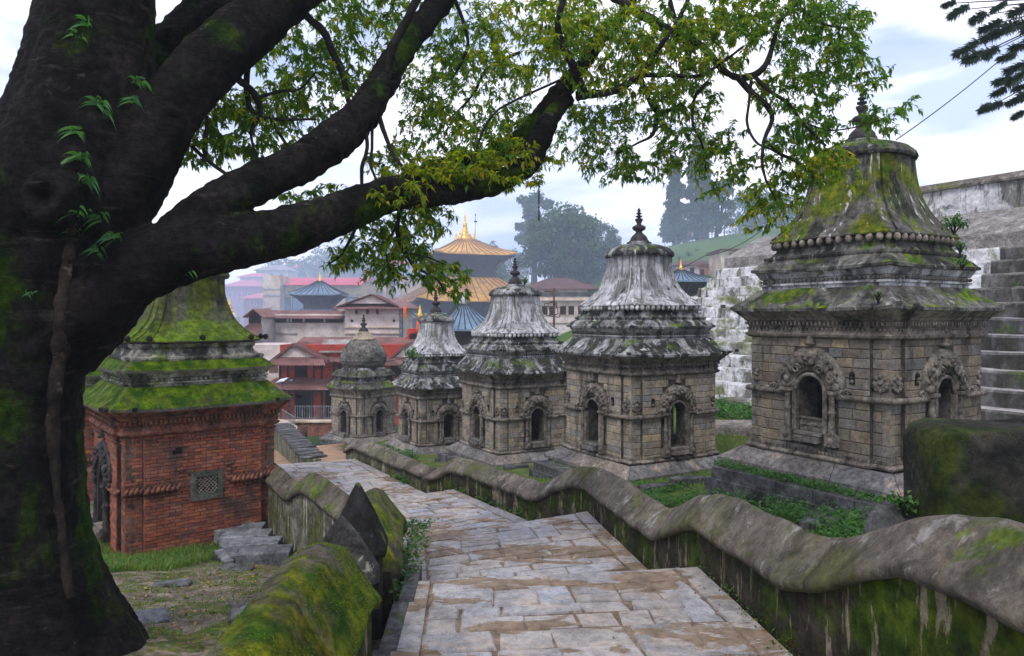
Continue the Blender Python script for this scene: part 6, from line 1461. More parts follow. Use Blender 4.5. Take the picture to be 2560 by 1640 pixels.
# retaining wall of the lower ramp left of the far path
rw = thing('retaining_wall', 'pale stained retaining wall where the slabs end below the brick shrine', 'wall', (-7.4, 24, -6), world=True)
q0, q1 = P(702, 1062, 34), P(785, 1150, 22.5)
m = MB(); n = 12; rings = []
for i in range(n + 1):
    f = i / n; x, y = q0[0] * (1 - f) + q1[0] * f, q0[1] * (1 - f) + q1[1] * f; zt = q0[2] * (1 - f) + q1[2] * f
    rings.append([(x - .25, y - .12, zt - 2.6), (x - .25, y - .12, zt), (x + .2, y + .1, zt + .02), (x + .2, y + .1, zt - 2.6)])
m.loft(rings); m.build('wall_body', 'plaster_far', rw)
for i in range(14):
    f = (i + .5) / 14; x, y, zz = [q0[j] * (1 - f) + q1[j] * f for j in range(3)]
    MB().box((x, y, zz + .05), (.5, .8, .07), R(-52) + R(random.uniform(-12, 12))).build('cap_stone', 'ledge', rw)
# --- solar lamp
lp_ = thing('solar_lamp', 'small lamp post with tilted pale solar panel beside the red house', 'lamp post', P(705, 990, 46), world=True)
MB().tube([P(705, 1000, 46), P(705, 952, 46)], .05, 6).build('pole', 'iron', lp_); a = Vector(P(705, 950, 46))
MB().add([(a + Vector(q))[:] for q in ((-.32, -.2, -.13), (.25, -.32, .0), (.36, .2, .16), (-.2, .32, .03), (-.32, -.2, -.17), (.25, -.32, -.04), (.36, .2, .12), (-.2, .32, -.01))], [(0, 1, 2, 3), (7, 6, 5, 4), (0, 4, 5, 1), (1, 5, 6, 2), (2, 6, 7, 3), (3, 7, 4, 0)]).build('solar_panel', 'panel', lp_)
MB().tube([a + Vector((0, 0, -.3)), a + Vector((.55, 0, -.05))], .025, 5).box(tuple(a + Vector((.6, 0, -.02))), (.22, .18, .1)).build('lamp_head', 'iron', lp_)
# --- long whitewashed building
Y = 76.0
b = bld('white_house', 'long whitewashed building with red corrugated lean-to roof', 'house', 662, 862, 785, 905, Y, 8, 'white_wall'); f0 = -4
zl = lambda v: Z(v, Y) - Z(905, Y); xl = lambda u: X(u, Y) - b.location.x
corr('corrugated_roof', b, [(xl(664), f0 - .9, zl(795)), (xl(864), f0 - .9, zl(796)), (xl(866), f0 + 1.8, zl(776)), (xl(668), f0 + 1.8, zl(775))], 'tin_red', 46)
MB().box((0, f0 - .02, zl(801)), (b['W'] - .3, .2, .5)).build('dark_gallery', 'void', b, sub=False)
for u in (680, 720, 728, 760, 812): MB().box((xl(u), f0 - .14, zl(801)), (.22, .06, .42)).build('shutter', 'grey_wall', b, sub=False)
MB().box((xl(700), f0 - .06, zl(833)), (3.6, .16, .14)).build('ledge', 'grey_wall', b, sub=False)
MB().box((xl(659), f0 + .5, zl(812)), (.55, 2.2, 3.6)).build('end_wall', 'grey_wall', b, sub=False)
b = bld('white_hall', 'tall whitewashed hall with hipped red roof and white gable', 'house', 862, 1004, 768, 900, 74, 8, 'white_wall'); f0 = -4; Y = 74
zl = lambda v: Z(v, Y) - Z(900, Y); xl = lambda u: X(u, Y) - b.location.x
hip(b, b['W'], 8, zl(770), 1.1, 1.0, 'tin_red', apex=2.4)
MB().add([(xl(878), f0 - .5, zl(759)), (xl(972), f0 - .5, zl(759)), (xl(932), f0 - .5, zl(739)), (xl(878), f0 + 1.5, zl(759)), (xl(972), f0 + 1.5, zl(759)), (xl(932), f0 + 1.5, zl(739))], [(0, 1, 2), (5, 4, 3), (0, 3, 4, 1), (1, 4, 5, 2), (2, 5, 3, 0)]).build('white_gable', 'white_wall', b, sub=False)
for (p, q) in ((845, 932), (1000, 932)): MB().add([(xl(p), f0 - .9, zl(766)), (xl(q), f0 - .9, zl(735)), (xl(q), f0 + 4, zl(735)), (xl(p), f0 + 4, zl(766)), (xl(p), f0 - .9, zl(769)), (xl(q), f0 - .9, zl(738)), (xl(q), f0 + 4, zl(738)), (xl(p), f0 + 4, zl(769))], [(0, 1, 2, 3), (7, 6, 5, 4), (0, 4, 5, 1), (3, 2, 6, 7), (0, 3, 7, 4), (1, 5, 6, 2)]).build('gable_roof', 'maroon', b, sub=False)
for v in (818, 833): MB().box((0, f0 - .08, zl(v)), (b['W'] + .1, .2, .12)).build('cornice', 'cream_wall', b, sub=False)
for u in (893, 920, 945): MB().box((xl(u), f0 - .35, zl(779)), (.12, .8, .5)).build('bracket', 'dark_wood', b, sub=False)
for u in (880, 985): MB().box((xl(u), f0 - .01, zl(802)), (.25, .06, .25)).build('vent', 'void', b, sub=False)
MB().tube([(xl(1004), f0 - .3, zl(768)), (xl(1004), f0 - .3, zl(870))], .22, 6).build('downpipe', 'iron', b, sub=False)
fl = MB().box(P(1012, 780, 72), (.3, .05, 1.1)).build('orange_flag', 'orange_cloth'); tag(fl, 'orange cloth flag hanging at the right end of the white hall', 'flag')
b = bld('tin_shed', 'small timber shed with gabled red roof left of the long white building', 'shed', 620, 656, 790, 870, 72, 5, 'grey_wall'); Y = 72
zl = lambda v: Z(v, Y) - Z(870, Y); xl = lambda u: X(u, Y) - b.location.x
for (p, q) in ((612, 638), (664, 638)): corr('roof', b, [(xl(p), -3.2, zl(793)), (xl(p), 2.6, zl(793)), (xl(q), 2.6, zl(772)), (xl(q), -3.2, zl(772))], 'tin_red', 12)
MB().box((0, -2.52, zl(800)), (1.2, .1, .8)).build('dark_loft', 'void', b, sub=False)
corr('lean_to_roof', b, [(xl(570), -5.5, zl(862)), (xl(662), -5.5, zl(862)), (xl(654), -2.4, zl(806)), (xl(628), -2.4, zl(806))], 'tin_red', 22)
b = bld('lower_white_house', 'low white house with round lattice window between brick shrine and red house', 'house', 590, 720, 862, 1010, 66, 6, 'white_wall'); Y = 66
zl = lambda v: Z(v, Y) - Z(1010, Y); xl = lambda u: X(u, Y) - b.location.x
m = MB().lathe([(.42, 0), (.42, .1), (.34, .1), (.34, 0)], 16); MB().add([(xl(631) + v[0], -3.0 - v[2], zl(885) + v[1]) for v in m.v], m.f).build('round_window', 'dark_wood', b, sub=False)
MB().box((xl(684), -3.02, zl(918)), (.8, .08, 1.0)).build('lattice_panel', 'maroon', b, sub=False)
# --- yellow hall with pink roof
b = bld('yellow_hall', 'big pale yellow hall with long pink metal roof in the haze', 'building', 696, 905, 712, 812, 98, 14, 'yellow_wall'); Y = 98
zl = lambda v: Z(v, Y) - Z(812, Y); xl = lambda u: X(u, Y) - b.location.x
corr('roof', b, [(xl(696), -8, zl(713)), (xl(905), -8, zl(713)), (xl(905), 0, zl(687)), (xl(690), 0, zl(687))], 'tin_pink', 50, amp=.03)
MB().box((0, -7.1, zl(737)), (b['W'] + .1, .2, .15)).build('cornice', 'grey_wall', b, sub=False)
for u in (712, 745, 880): win(b, xl(u), zl(762), 1.6, 2.0, mat='blue_roof')
b = bld('round_tower', 'pale rounded tower block at the left end of the yellow hall', 'building', 658, 700, 688, 800, 96, 4, 'cream_wall'); Y = 96
zl = lambda v: Z(v, Y) - Z(800, Y)
MB().lathe([(1.15, 0), (1.2, zl(690)), (1.0, zl(688)), (0, zl(687))], 20).build('round_shaft', 'cream_wall', b, smooth=True, sub=False)
for v in (722, 738): MB().box((0, -2.05, zl(v)), (b['W'] + .1, .16, .14)).build('cornice', 'grey_wall', b, sub=False)
rn = random.Random(4)
HZ = [(560, 640, 715, 800, 120, 'red_wall', 'tin_pink', 'hazy red roofed house seen under the big limb'), (610, 665, 745, 790, 108, 'red_wall', 'tin_pink', 'hazy brick house with pink gable left of the round tower'), (540, 600, 735, 800, 130, 'grey_wall', 'blue_roof', 'bluish hazy house at the far left under the limb'), (600, 650, 692, 740, 150, 'white_wall', 'tin_pink', 'distant white house with pink roof above the brick houses'), (640, 720, 675, 720, 170, 'cream_wall', 'tin_grey', 'distant cream flat roofed house above the round tower'),
 (905, 965, 705, 800, 110, 'cream_wall', 'maroon', 'cream house with tall blue shuttered window beside the yellow hall'), (965, 1030, 660, 740, 130, 'white_wall', 'tin_pink', 'tall white house with pink roof half hidden by hanging leaves'), (1000, 1070, 690, 760, 118, 'yellow_wall', 'blue_roof', 'yellow house with blue roof left of the gilded pagoda'), (720, 800, 672, 700, 210, 'white_wall', 'tin_pink', 'far white house above the pink roof'), (820, 900, 668, 700, 230, 'cream_wall', 'tin_grey', 'far cream house on the wooded slope')]
for (u0, u1, v0, v1, Y, mw_, mr_, lab) in HZ:
    b = bld('hazy_house', lab, 'house', u0, u1, v0, v1 + 40, Y, 8, mw_, group='houses fading into the haze'); hip(b, b['W'], 8, b['H'], b['W'] * .12 + .5, .5, mr_, apex=b['W'] * .25)
    for i in range(3): win(b, -b['W'] * .3 + b['W'] * .3 * i, b['H'] * .82, b['W'] * .1, b['W'] * .16, frame='grey_wall')
# white stupa with gold spire far left
st = thing('small_stupa', 'small white shrine with golden spire fading in the haze at left', 'shrine', P(574, 830, 90), world=False)
MB().lathe([(1.8, -3), (1.8, 0), (1.5, .1), (1.5, .9), (1.7, 1.0), (1.3, 1.2), (1.2, 1.9), (.9, 2.3)], 12).build('body', 'white_wall', st, sub=False)
MB().lathe([(.9, 2.3), (.55, 2.5), (.6, 2.7), (.3, 2.9), (.4, 3.1), (.2, 3.3), (.25, 3.5), (0, 4.4)], 12).build('spire', 'gold', st, sub=False)
# --- pagodas
def pagoda(name, label, cx, cy, zb, rz, tiers, roofm, wallm, fin, ribs=12, ribm=None):
    t = thing(name, label, 'temple', (cx, cy, zb), rz)
    for (w_, z0, z1, roofw, zr, hr, topw) in tiers:
        MB().box((0, 0, (z0 + z1) / 2), (w_, w_, z1 - z0)).build('storey', wallm, t, sub=False)
        # flared timber soffit with struts
        m = MB(); m.loft([[(sx * a_, sy * a_, z_) for sx, sy in ((-1, -1), (1, -1), (1, 1), (-1, 1))] for a_, z_ in ((w_ / 2 + .05, zr - (roofw - w_) * .30), (roofw / 2 - .25, zr - .22), (roofw / 2 - .1, zr - .1))]); m.build('timber_soffit', 'dark_wood', t, sub=False)
        for s in range(4):
            a = s * math.pi / 2; c_, s_ = math.cos(a), math.sin(a)
            for i in range(5):
                x = -w_ * .45 + w_ * .9 * i / 4; p = (x, -w_ / 2, zr - (roofw - w_) * .42); q = (x * 1.25, -roofw / 2 + .6, zr - .35)
                MB().tube([(p[0] * c_ - p[1] * s_, p[0] * s_ + p[1] * c_, p[2]), (q[0] * c_ - q[1] * s_, q[0] * s_ + q[1] * c_, q[2])], .09, 4).build('strut', 'dark_wood', t, sub=False)
        K = 7; rings = []
        for k in range(K + 1):
            f = k / K; hw_ = roofw / 2 + (topw / 2 - roofw / 2) * f; zz = zr + hr * (f + .22 * (f * f - f)); rg = []
            for i in range(4):
                cs = [(-1, -1), (1, -1), (1, 1), (-1, 1)]; p, q = cs[i], cs[(i + 1) % 4]
                for j in range(8):
                    u = j / 8; rg.append(((p[0] + (q[0] - p[0]) * u) * hw_, (p[1] + (q[1] - p[1]) * u) * hw_, zz + .03 * roofw * (abs(2 * u - 1) ** 8) * (1 - f) ** 4))
            rings.append(rg)
        o = MB().loft([[(x, y, z - .16) for x, y, z in rings[0]]] + rings).build('roof', roofm, t, sub=False)
        for s in range(4):
            a = s * math.pi / 2; c_, s_ = math.cos(a), math.sin(a)
            for i in range(ribs + 1):
                x0 = -1 + 2 * i / ribs; pts = []
                for k in range(K + 1):
                    f = k / K; hw_ = roofw / 2 + (topw / 2 - roofw / 2) * f; xx = x0 * hw_; zz = zr + hr * (f + .22 * (f * f - f)) + .03; yy = -hw_ - .01; pts.append((xx * c_ - yy * s_, xx * s_ + yy * c_, zz + .03 * roofw * (abs(x0) ** 8) * (1 - f) ** 4))
                MB().tube(pts, .05 if roofw < 9 else .075, 4).build('roof_rib', ribm or roofm, o, sub=False)
    if fin:
        z0, s = fin
        m = MB(); m.lathe([(r_ * s, z0 + h_ * s) for r_, h_ in ((.95, 0), (1.0, .12), (.8, .2), (.85, .35), (.5, .42), (.42, .9), (.30, 1.35), (.22, 1.6), (.30, 1.68), (.2, 1.8), (.26, 1.95), (.12, 2.05), (.16, 2.25), (.08, 2.35), (.13, 2.75), (.05, 2.9), (.02, 3.4))], 16); m.build('pinnacle', 'gold', t, smooth=True, sub=False)
    return t
th = -R(19.8) * -1
gx, gy = X(1090, 101), 101.0
dl = uvec(R(19.8)); dr_ = (dl[1], -dl[0]); cx, cy = gx + 6 * (dl[0] + dr_[0]), gy + 6 * (dl[1] + dr_[1])
Yc = cy
zb = -12.0
pg = pagoda('gilded_pagoda', 'great two tiered pagoda temple with gilded copper roofs and golden pinnacle', cx, cy, zb, R(19.8),
    [(13.5, 0, 12.0, 19.0, 2.45 - zb, 3.6, 8.0), (7.4, 5.2 - zb, 8.0 - zb, 12.4, 9.35 - zb, 2.55, 2.5)], 'gilt', 'dark_wood', (11.95 - zb, 1.28), 13, 'rib_gilt')
m = MB()
for sx in (-1, 1):
    for sy in (-1, 1): m.lathe([(.22, 23.95), (.24, 24.2), (.14, 24.5), (.16, 24.7), (.05, 25.1), (0, 25.5)], 8, (sx * 1.1, sy * 1.1, 0))
m.box((0, 0, 23.85), (2.8, 2.8, .22)); m.build('pinnacle_base', 'gold', pg, sub=False)
m = MB(); m.tube([(1.6, 0, 23.8), (1.65, 0, 27.9)], .04, 5); m.box((1.7, 0, 26.8), (.5, .05, .25)); m.lathe([(.0, 27.6), (.12, 27.8), (0, 28.1)], 6, (1.65, 0, 0)); m.build('trident_pole', 'bronze', pg, sub=False)
pagoda('blue_pagoda', 'small blue roofed pagoda with gold tip in front of the yellow hall', X(800, 90), 90, Z(815, 90), R(4), [(3.4, 0, 4.6, 6.3, Z(737, 90) - Z(815, 90), 1.75, .5), (5.6, -2, 1.0, 7.0, Z(795, 90) - Z(815, 90), 1.2, 3.2)], 'blue_roof', 'dark_wood', (Z(704, 90) - Z(815, 90), .42), 9, 'rib_dark')
pagoda('blue_pavilion', 'blue metal pyramid roof between the two middle shrines', X(1158, 70), 70, Z(860, 70), R(14), [(4.2, 0, 1.6, 6.3, Z(822, 70) - Z(860, 70), 2.45, .8)], 'blue_roof', 'dark_wood', None, 9, 'rib_dark')
m = MB(); m.lathe([(.5, 0), (.55, .2), (.4, .3), (.45, .6), (.3, .8), (.1, 1.1)], 12); o = m.build('roof_finial', 'lime', bpy.data.objects['blue_pavilion'], smooth=True, sub=False); o.location = (0, 0, Z(762, 70) - Z(860, 70))
pagoda('small_blue_pavilion', 'little slate blue roofed pavilion with gold tip behind the pale bell roof at right', X(1702, 78), 78, Z(790, 78), R(10), [(2.6, 0, 4.2, 5.6, Z(704, 78) - Z(790, 78), 1.25, .6)], 'blue_roof', 'dark_wood', (Z(677, 78) - Z(790, 78), .42), 9, 'rib_dark')
g = thing('golden_shrine', 'tiny red and gold shrine spire beside the fourth stone shrine', 'shrine', P(1050, 830, 64))
MB().lathe([(.42, 0), (.4, .4), (.3, 1.0), (.22, 1.3)], 10).build('red_cone', 'orange_cloth', g, smooth=True, sub=False); MB().lathe([(.25, 1.3), (.2, 1.5), (.22, 1.65), (.13, 1.8), (.15, 1.95), (.07, 2.1), (.08, 2.25), (0, 2.5)], 10).build('gold_spire', 'gold', g, smooth=True, sub=False)
rd = bld('red_kiosk', 'small red painted kiosk below the golden shrine spire', 'kiosk', 1018, 1058, 822, 870, 64, 2, 'red_idol')
MB().box((-.2, -1.02, rd['H'] * .5), (.6, .06, .9)).build('door', 'void', rd, sub=False)
# --- cream building with windows behind the middle shrines
b = bld('cream_hall', 'cream hall with dark arched windows and maroon hipped roof behind the lattice mast', 'building', 1330, 1560, 752, 850, 84, 10, 'white_wall'); Y = 84
zl = lambda v: Z(v, Y) - Z(850, Y); xl = lambda u: X(u, Y) - b.location.x
MB().box((0, -5.2, zl(748)), (b['W'] + .6, .8, .35)).build('cornice', 'cream_wall', b, sub=False); MB().box((0, -5.1, zl(736)), (b['W'], .3, .5)).build('roof_parapet', 'ledge', b, sub=False)
for u in (1362, 1380, 1408, 1428, 1452, 1480): win(b, xl(u), zl(776), .75, 1.1, frame='cream_wall')
MB().box((0, -5.1, zl(806)), (b['W'], .16, .12)).build('cornice', 'cream_wall', b, sub=False)
b = bld('maroon_roof_house', 'wide house with faded maroon hipped roof below the big round tree', 'house', 1330, 1470, 722, 760, 96, 10, 'cream_wall'); hip(b, b['W'] + 1, 10, b['H'], 1.75, 1.0, 'maroon', apex=1.4)
b = bld('maroon_roof_house', 'smaller maroon roofed house right beside the wide one', 'house', 1440, 1500, 728, 760, 104, 8, 'cream_wall'); hip(b, b['W'] + 1, 8, b['H'], 1.5, .8, 'maroon', apex=1.0)
b = bld('hillside_house', 'two storey cream house with shuttered window on the hillside', 'house', 1803, 1905, 626, 690, 92, 6, 'cream_wall'); MB().box((0, -.2, b['H'] + .08), (b['W'] + .6, 7, .16)).build('roof', 'maroon', b, sub=False)
win(b, -.6, b['H'] * .60, 1.5, 1.25, mat='iron', bars=2); MB().box((-.6, -3.3, b['H'] * .86), (2.1, .8, .08)).build('window_hood', 'maroon', b, sub=False); win(b, -.6, .7, 1.1, .9, mat='panel')
b = bld('hut', 'white walled hut with brown roof on the hill foot', 'hut', 1690, 1748, 663, 690, 96, 4, 'white_wall'); hip(b, b['W'], 4, b['H'], .7, .4, 'maroon', apex=.8); win(b, .6, .6, .5, 1.0)
b = bld('hut', 'orange earth walled hut next to the white hut', 'hut', 1746, 1776, 660, 692, 98, 4, 'orange_wall'); hip(b, b['W'], 4, b['H'], .7, .3, 'maroon', apex=.3); win(b, -.3, .6, .4, .8)
b = bld('long_shed', 'long grey sloping shed roof at the foot of the stepped terrace', 'shed', 1735, 1800, 740, 800, 60, 6, 'white_wall'); MB().add([(-1.6, -3.2, .8), (1.8, -3.2, 2.9), (1.8, 3.2, 2.9), (-1.6, 3.2, .8), (-1.6, -3.2, .95), (1.8, -3.2, 3.05), (1.8, 3.2, 3.05), (-1.6, 3.2, .95)], [(4, 5, 6, 7), (0, 3, 2, 1), (0, 1, 5, 4), (1, 2, 6, 5), (2, 3, 7, 6), (3, 0, 4, 7)]).build('roof', 'ledge', b, sub=False)
# --- lattice mast
ms = thing('rusty_mast', 'rusty steel pole carrying square frames in front of the cream hall', 'mast', P(1385, 830, 62), world=True)
MB().box((X(1385, 62), 62, Z(775, 62)), (.16, .16, Z(722, 62) - Z(830, 62))).build('pole', 'rust', ms); MB().box((X(1378, 62), 62, Z(728, 62)), (1.2, .1, .12)).build('cross_arm', 'rust', ms)
for (u, v, s, a_) in ((1378, 772, 1.0, .15), (1388, 780, .8, -.1), (1380, 764, .6, .3)):
    m = MB(); 
    for k in range(4):
        a = k * math.pi / 2 + a_ + math.pi / 4; b_ = a + math.pi / 2; c = P(u, v, 61.8); r_ = s * .75; m.tube([(c[0] + r_ * math.cos(a), c[1], c[2] + r_ * math.sin(a)), (c[0] + r_ * math.cos(b_), c[1], c[2] + r_ * math.sin(b_))], .035, 4)
    m.build('square_frame', 'rust', ms)
# --- chain and cables
ch = MB()
for i in range(20):
    v = 462 + i * 4.6; c = P(1347 + (i % 2) * .8, v, 7.35)
    ch.tube([(c[0] + .009 * math.cos(t) * (1 if i % 2 else .4), c[1] + .009 * math.cos(t) * (.4 if i % 2 else 1), c[2] + .014 * math.sin(t)) for t in np.linspace(0, 2 * math.pi, 9)], .0035, 5)
tag(ch.build('hanging_chain', 'wire'), 'short dark chain hanging from the limb over the middle shrine', 'chain')
def cable(label, pts, r=.012, sag=.3):
    pts = [Vector(P(*p)) for p in pts]; q = []
    for i in range(len(pts) - 1):
        for t in np.linspace(0, 1, 12, endpoint=(i == len(pts) - 2)): q.append(pts[i].lerp(pts[i + 1], t) + Vector((0, 0, -sag * 4 * t * (1 - t))))
    tag(MB().tube(q, r, 5).build('cable', 'wire'), label, 'cable', 'cables strung across the temple grounds')
cable('thin cable crossing the sky from the conifer to the big shrine finial', [(2240, 350, 15), (2500, 150, 17), (2700, 20, 20)], .012, .05)
cable('cable running from the red house up to the fourth shrine, lower one', [(745, 984, 40), (860, 958, 36), (1010, 935, 31)], .016, .2)
cable('upper cable passing in front of the onion dome', [(690, 920, 44), (900, 905, 38), (1060, 878, 31)], .014, .2)
cable('long cable from the hillside down behind the pale bell roof', [(1905, 575, 60), (1760, 640, 60), (1560, 712, 60)], .03, .4)
# --- fence and poles on the hill
fc_ = thing('hill_fence', 'thin wire fence with posts along the hill crest under the conifers', 'fence', P(1700, 610, 118), world=True)
prev = None
for i, (u, v) in enumerate([(1662, 622), (1690, 612), (1720, 602), (1750, 596), (1780, 590), (1810, 586), (1840, 582)]):
    p = P(u, v, 118); MB().box((p[0], p[1], p[2]), (.1, .1, 2.4)).build('post', 'iron', fc_)
    if prev: MB().tube([(prev[0], prev[1], prev[2] + 1.1), (p[0], p[1], p[2] + 1.1)], .035, 4).tube([(prev[0], prev[1], prev[2] + .3), (p[0], p[1], p[2] + .3)], .03, 4).build('wire', 'iron', fc_)
    prev = p
tag(MB().tube([P(1811, 598, 116), P(1811, 550, 116)], .09, 6).build('utility_pole', 'iron'), 'slim utility pole standing on the hill crest', 'pole')
# ------------------------------------------------------------------ trees beyond
def far_tree(name, label, u, vb, vt, wpx, Y, kind, seed, tr=1, group='trees beyond the temples', n=2600, lean=0):
    rs = np.random.RandomState(seed); s = Y / F; x = X(u, Y); zb_, zt_ = Z(vb, Y), Z(vt, Y); zb_ = max(min(zb_, zfar(x, Y)), zb_ - 5); H_ = zt_ - zb_; W_ = wpx * s / 2
    t = thing(name, label, 'tree', (x, Y, zb_), group=group)
    m = MB()
    r0_ = H_ * .028
    m.tube([(0, 0, -1.5), (.1, 0, H_ * .3), (lean * .5, 0, H_ * .6), (lean, 0, H_ * .93)], [r0_ * 1.5, r0_, r0_ * .6, r0_ * .1], 7, .1)
    m.build('trunk', 'twig', t, smooth=True, sub=False)
    cl = []; bm_ = MB()
    if kind == 'round':
        for i in range(95):
            while True:
                a, b, c = rs.uniform(-1, 1, 3)
                if .15 < a * a + b * b + c * c <= 1: break
            cl.append((a * W_, b * W_ * .8, H_ * .56 + c * H_ * .42, W_ * rs.uniform(.18, .34)))
    elif kind == 'cone':
        for i in range(110):
            f = rs.uniform(.12, 1); rr = W_ * (1 - f) ** .55 * rs.uniform(.35, 1); a = rs.uniform(0, 6.28); cl.append((rr * math.cos(a) + lean * f, rr * math.sin(a), H_ * f, W_ * (.20 + .22 * (1 - f)) * rs.uniform(.7, 1.2)))
    elif kind == 'open':
        for i in range(34):
            f = rs.uniform(.35, 1); rr = W_ * rs.uniform(.1, 1) * (1.15 - f * .5); a = rs.uniform(0, 6.28); cl.append((rr * math.cos(a) + lean * f, rr * math.sin(a) * .6, H_ * f, W_ * rs.uniform(.16, .34)))
    for c in cl[::2]: bm_.tube([(lean * .3, 0, H_ * .25 if kind != 'cone' else c[2] * .9), (c[0] * .5, c[1] * .5, c[2] * .8), c[:3]], [r0_ * .4, r0_ * .22, r0_ * .06], 4)
    bm_.build('limbs', 'twig', t, sub=False)
    per = max(8, n // len(cl)); pos = []; 
    for c in cl:
        p = rs.normal(size=(per, 3)); p /= np.linalg.norm(p, axis=1, keepdims=True); p *= (rs.rand(per, 1) ** .4) * c[3]; p[:, 2] *= .62; pos.append(p + np.array(c[:3]))
    pos = np.vstack(pos) + np.array(t.location); d = rs.normal(size=pos.shape); d[:, 2] -= .3
    t['_w'] = 1; o = leaves('crown', pos, d, rs.uniform(.8, 1.6, len(pos)) * min(.62, H_ * .030), 'far_leaf', t, width=.8, rs=rs); o['kind'] = 'stuff'
    return t
far_tree('round_tree', 'big dense round tree behind the middle shrine', 1400, 705, 512, 215, 108, 'round', 1, n=15000)
far_tree('round_tree', 'lower right half of the dense tree group, shorter tree beside the big one', 1492, 705, 556, 120, 112, 'round', 2, n=9000)
far_tree('tall_tree', 'tall open crowned tree rising left of the big round tree', 1335, 700, 488, 130, 122, 'open', 3, n=6000, lean=.6)
far_tree('small_tree', 'small round tree right of the gilded pagoda', 1232, 700, 600, 60, 125, 'round', 4, n=3000)
far_tree('small_tree', 'low bushy tree close beside the pagoda wall', 1240, 720, 655, 80, 118, 'round', 5, n=3000)
far_tree('small_tree', 'hazy tree between pagoda and tall open tree', 1285, 705, 620, 80, 128, 'round', 6, n=3000)
far_tree('conifer', 'left tall dark conifer on the hill crest', 1688, 625, 395, 66, 122, 'cone', 7, n=13000)
far_tree('conifer', 'right tall conifer, tallest of the two on the hill crest', 1748, 618, 340, 84, 124, 'cone', 8, n=16000)
far_tree('leaning_tree', 'thin leaning pine with loose crown right of the tall conifers', 1790, 628, 450, 110, 118, 'open', 9, n=4500, lean=2.2)
far_tree('hazy_tree', 'broad hazy tree on the hill partly behind hanging twigs', 1890, 590, 470, 130, 140, 'round', 10, n=8000)
far_tree('hazy_tree', 'second broad hazy tree just left of the big shrine roof', 1960, 600, 480, 120, 136, 'round', 11, n=7000)
far_tree('small_tree', 'low round bush like tree at the foot of the hazy trees', 1850, 610, 555, 80, 128, 'round', 12, n=3000)
for i, (u, v, Yb) in enumerate([(1672, 652, 106), (1700, 650, 106), (1722, 640, 108), (1742, 634, 110), (1765, 628, 112), (1786, 622, 114), (1812, 612, 116), (1842, 606, 118), (1780, 670, 98), (1795, 660, 100)]):
    far_tree('hedge_bush', 'clipped dark bush on the green slope, ' + ['far left under the tall conifer', 'second from the left', 'third from the left', 'in the row middle', 'right of the row middle', 'below the leaning tree', 'near the utility pole', 'last at the right of the row', 'lower bush above the huts', 'lower bush beside the hillside house'][i], u, v + 8, v - 16, 22, Yb, 'round', 30 + i, group='bushes planted in a row on the hill', n=500)
far_tree('dark_tree', 'wooded slope tree above the pink roof, leftmost', 700, 720, 640, 100, 190, 'round', 21, n=3200)
far_tree('dark_tree', 'wooded slope tree right above the blue pagoda', 790, 720, 622, 120, 200, 'round', 22, n=3200)
far_tree('dark_tree', 'wooded slope tree behind the hanging leaf clusters', 880, 720, 620, 120, 210, 'round', 23, n=3200)
far_tree('dark_tree', 'wooded slope tree nearest the gilded pagoda', 975, 720, 630, 110, 200, 'round', 24, n=3200)
wd = MB(); rs = np.random.RandomState(77)
pos = []
for i in range(70):
    u = rs.uniform(560, 1250); Y = rs.uniform(230, 330); x = X(u, Y); z = zfar(x, Y); p = rs.normal(size=(60, 3)) * np.array([3.5, 3.5, 2.4]) + np.array([x, Y, z + 3.5]); pos.append(p)
pos = np.vstack(pos); o = leaves('far_wood', pos, rs.normal(size=pos.shape), rs.uniform(1.2, 2.4, len(pos)), 'far_leaf', None, width=.9, rs=rs); o['kind'] = 'stuff'
o['label'] = 'blue hazy wooded slope beyond the town'; o['category'] = 'woodland'

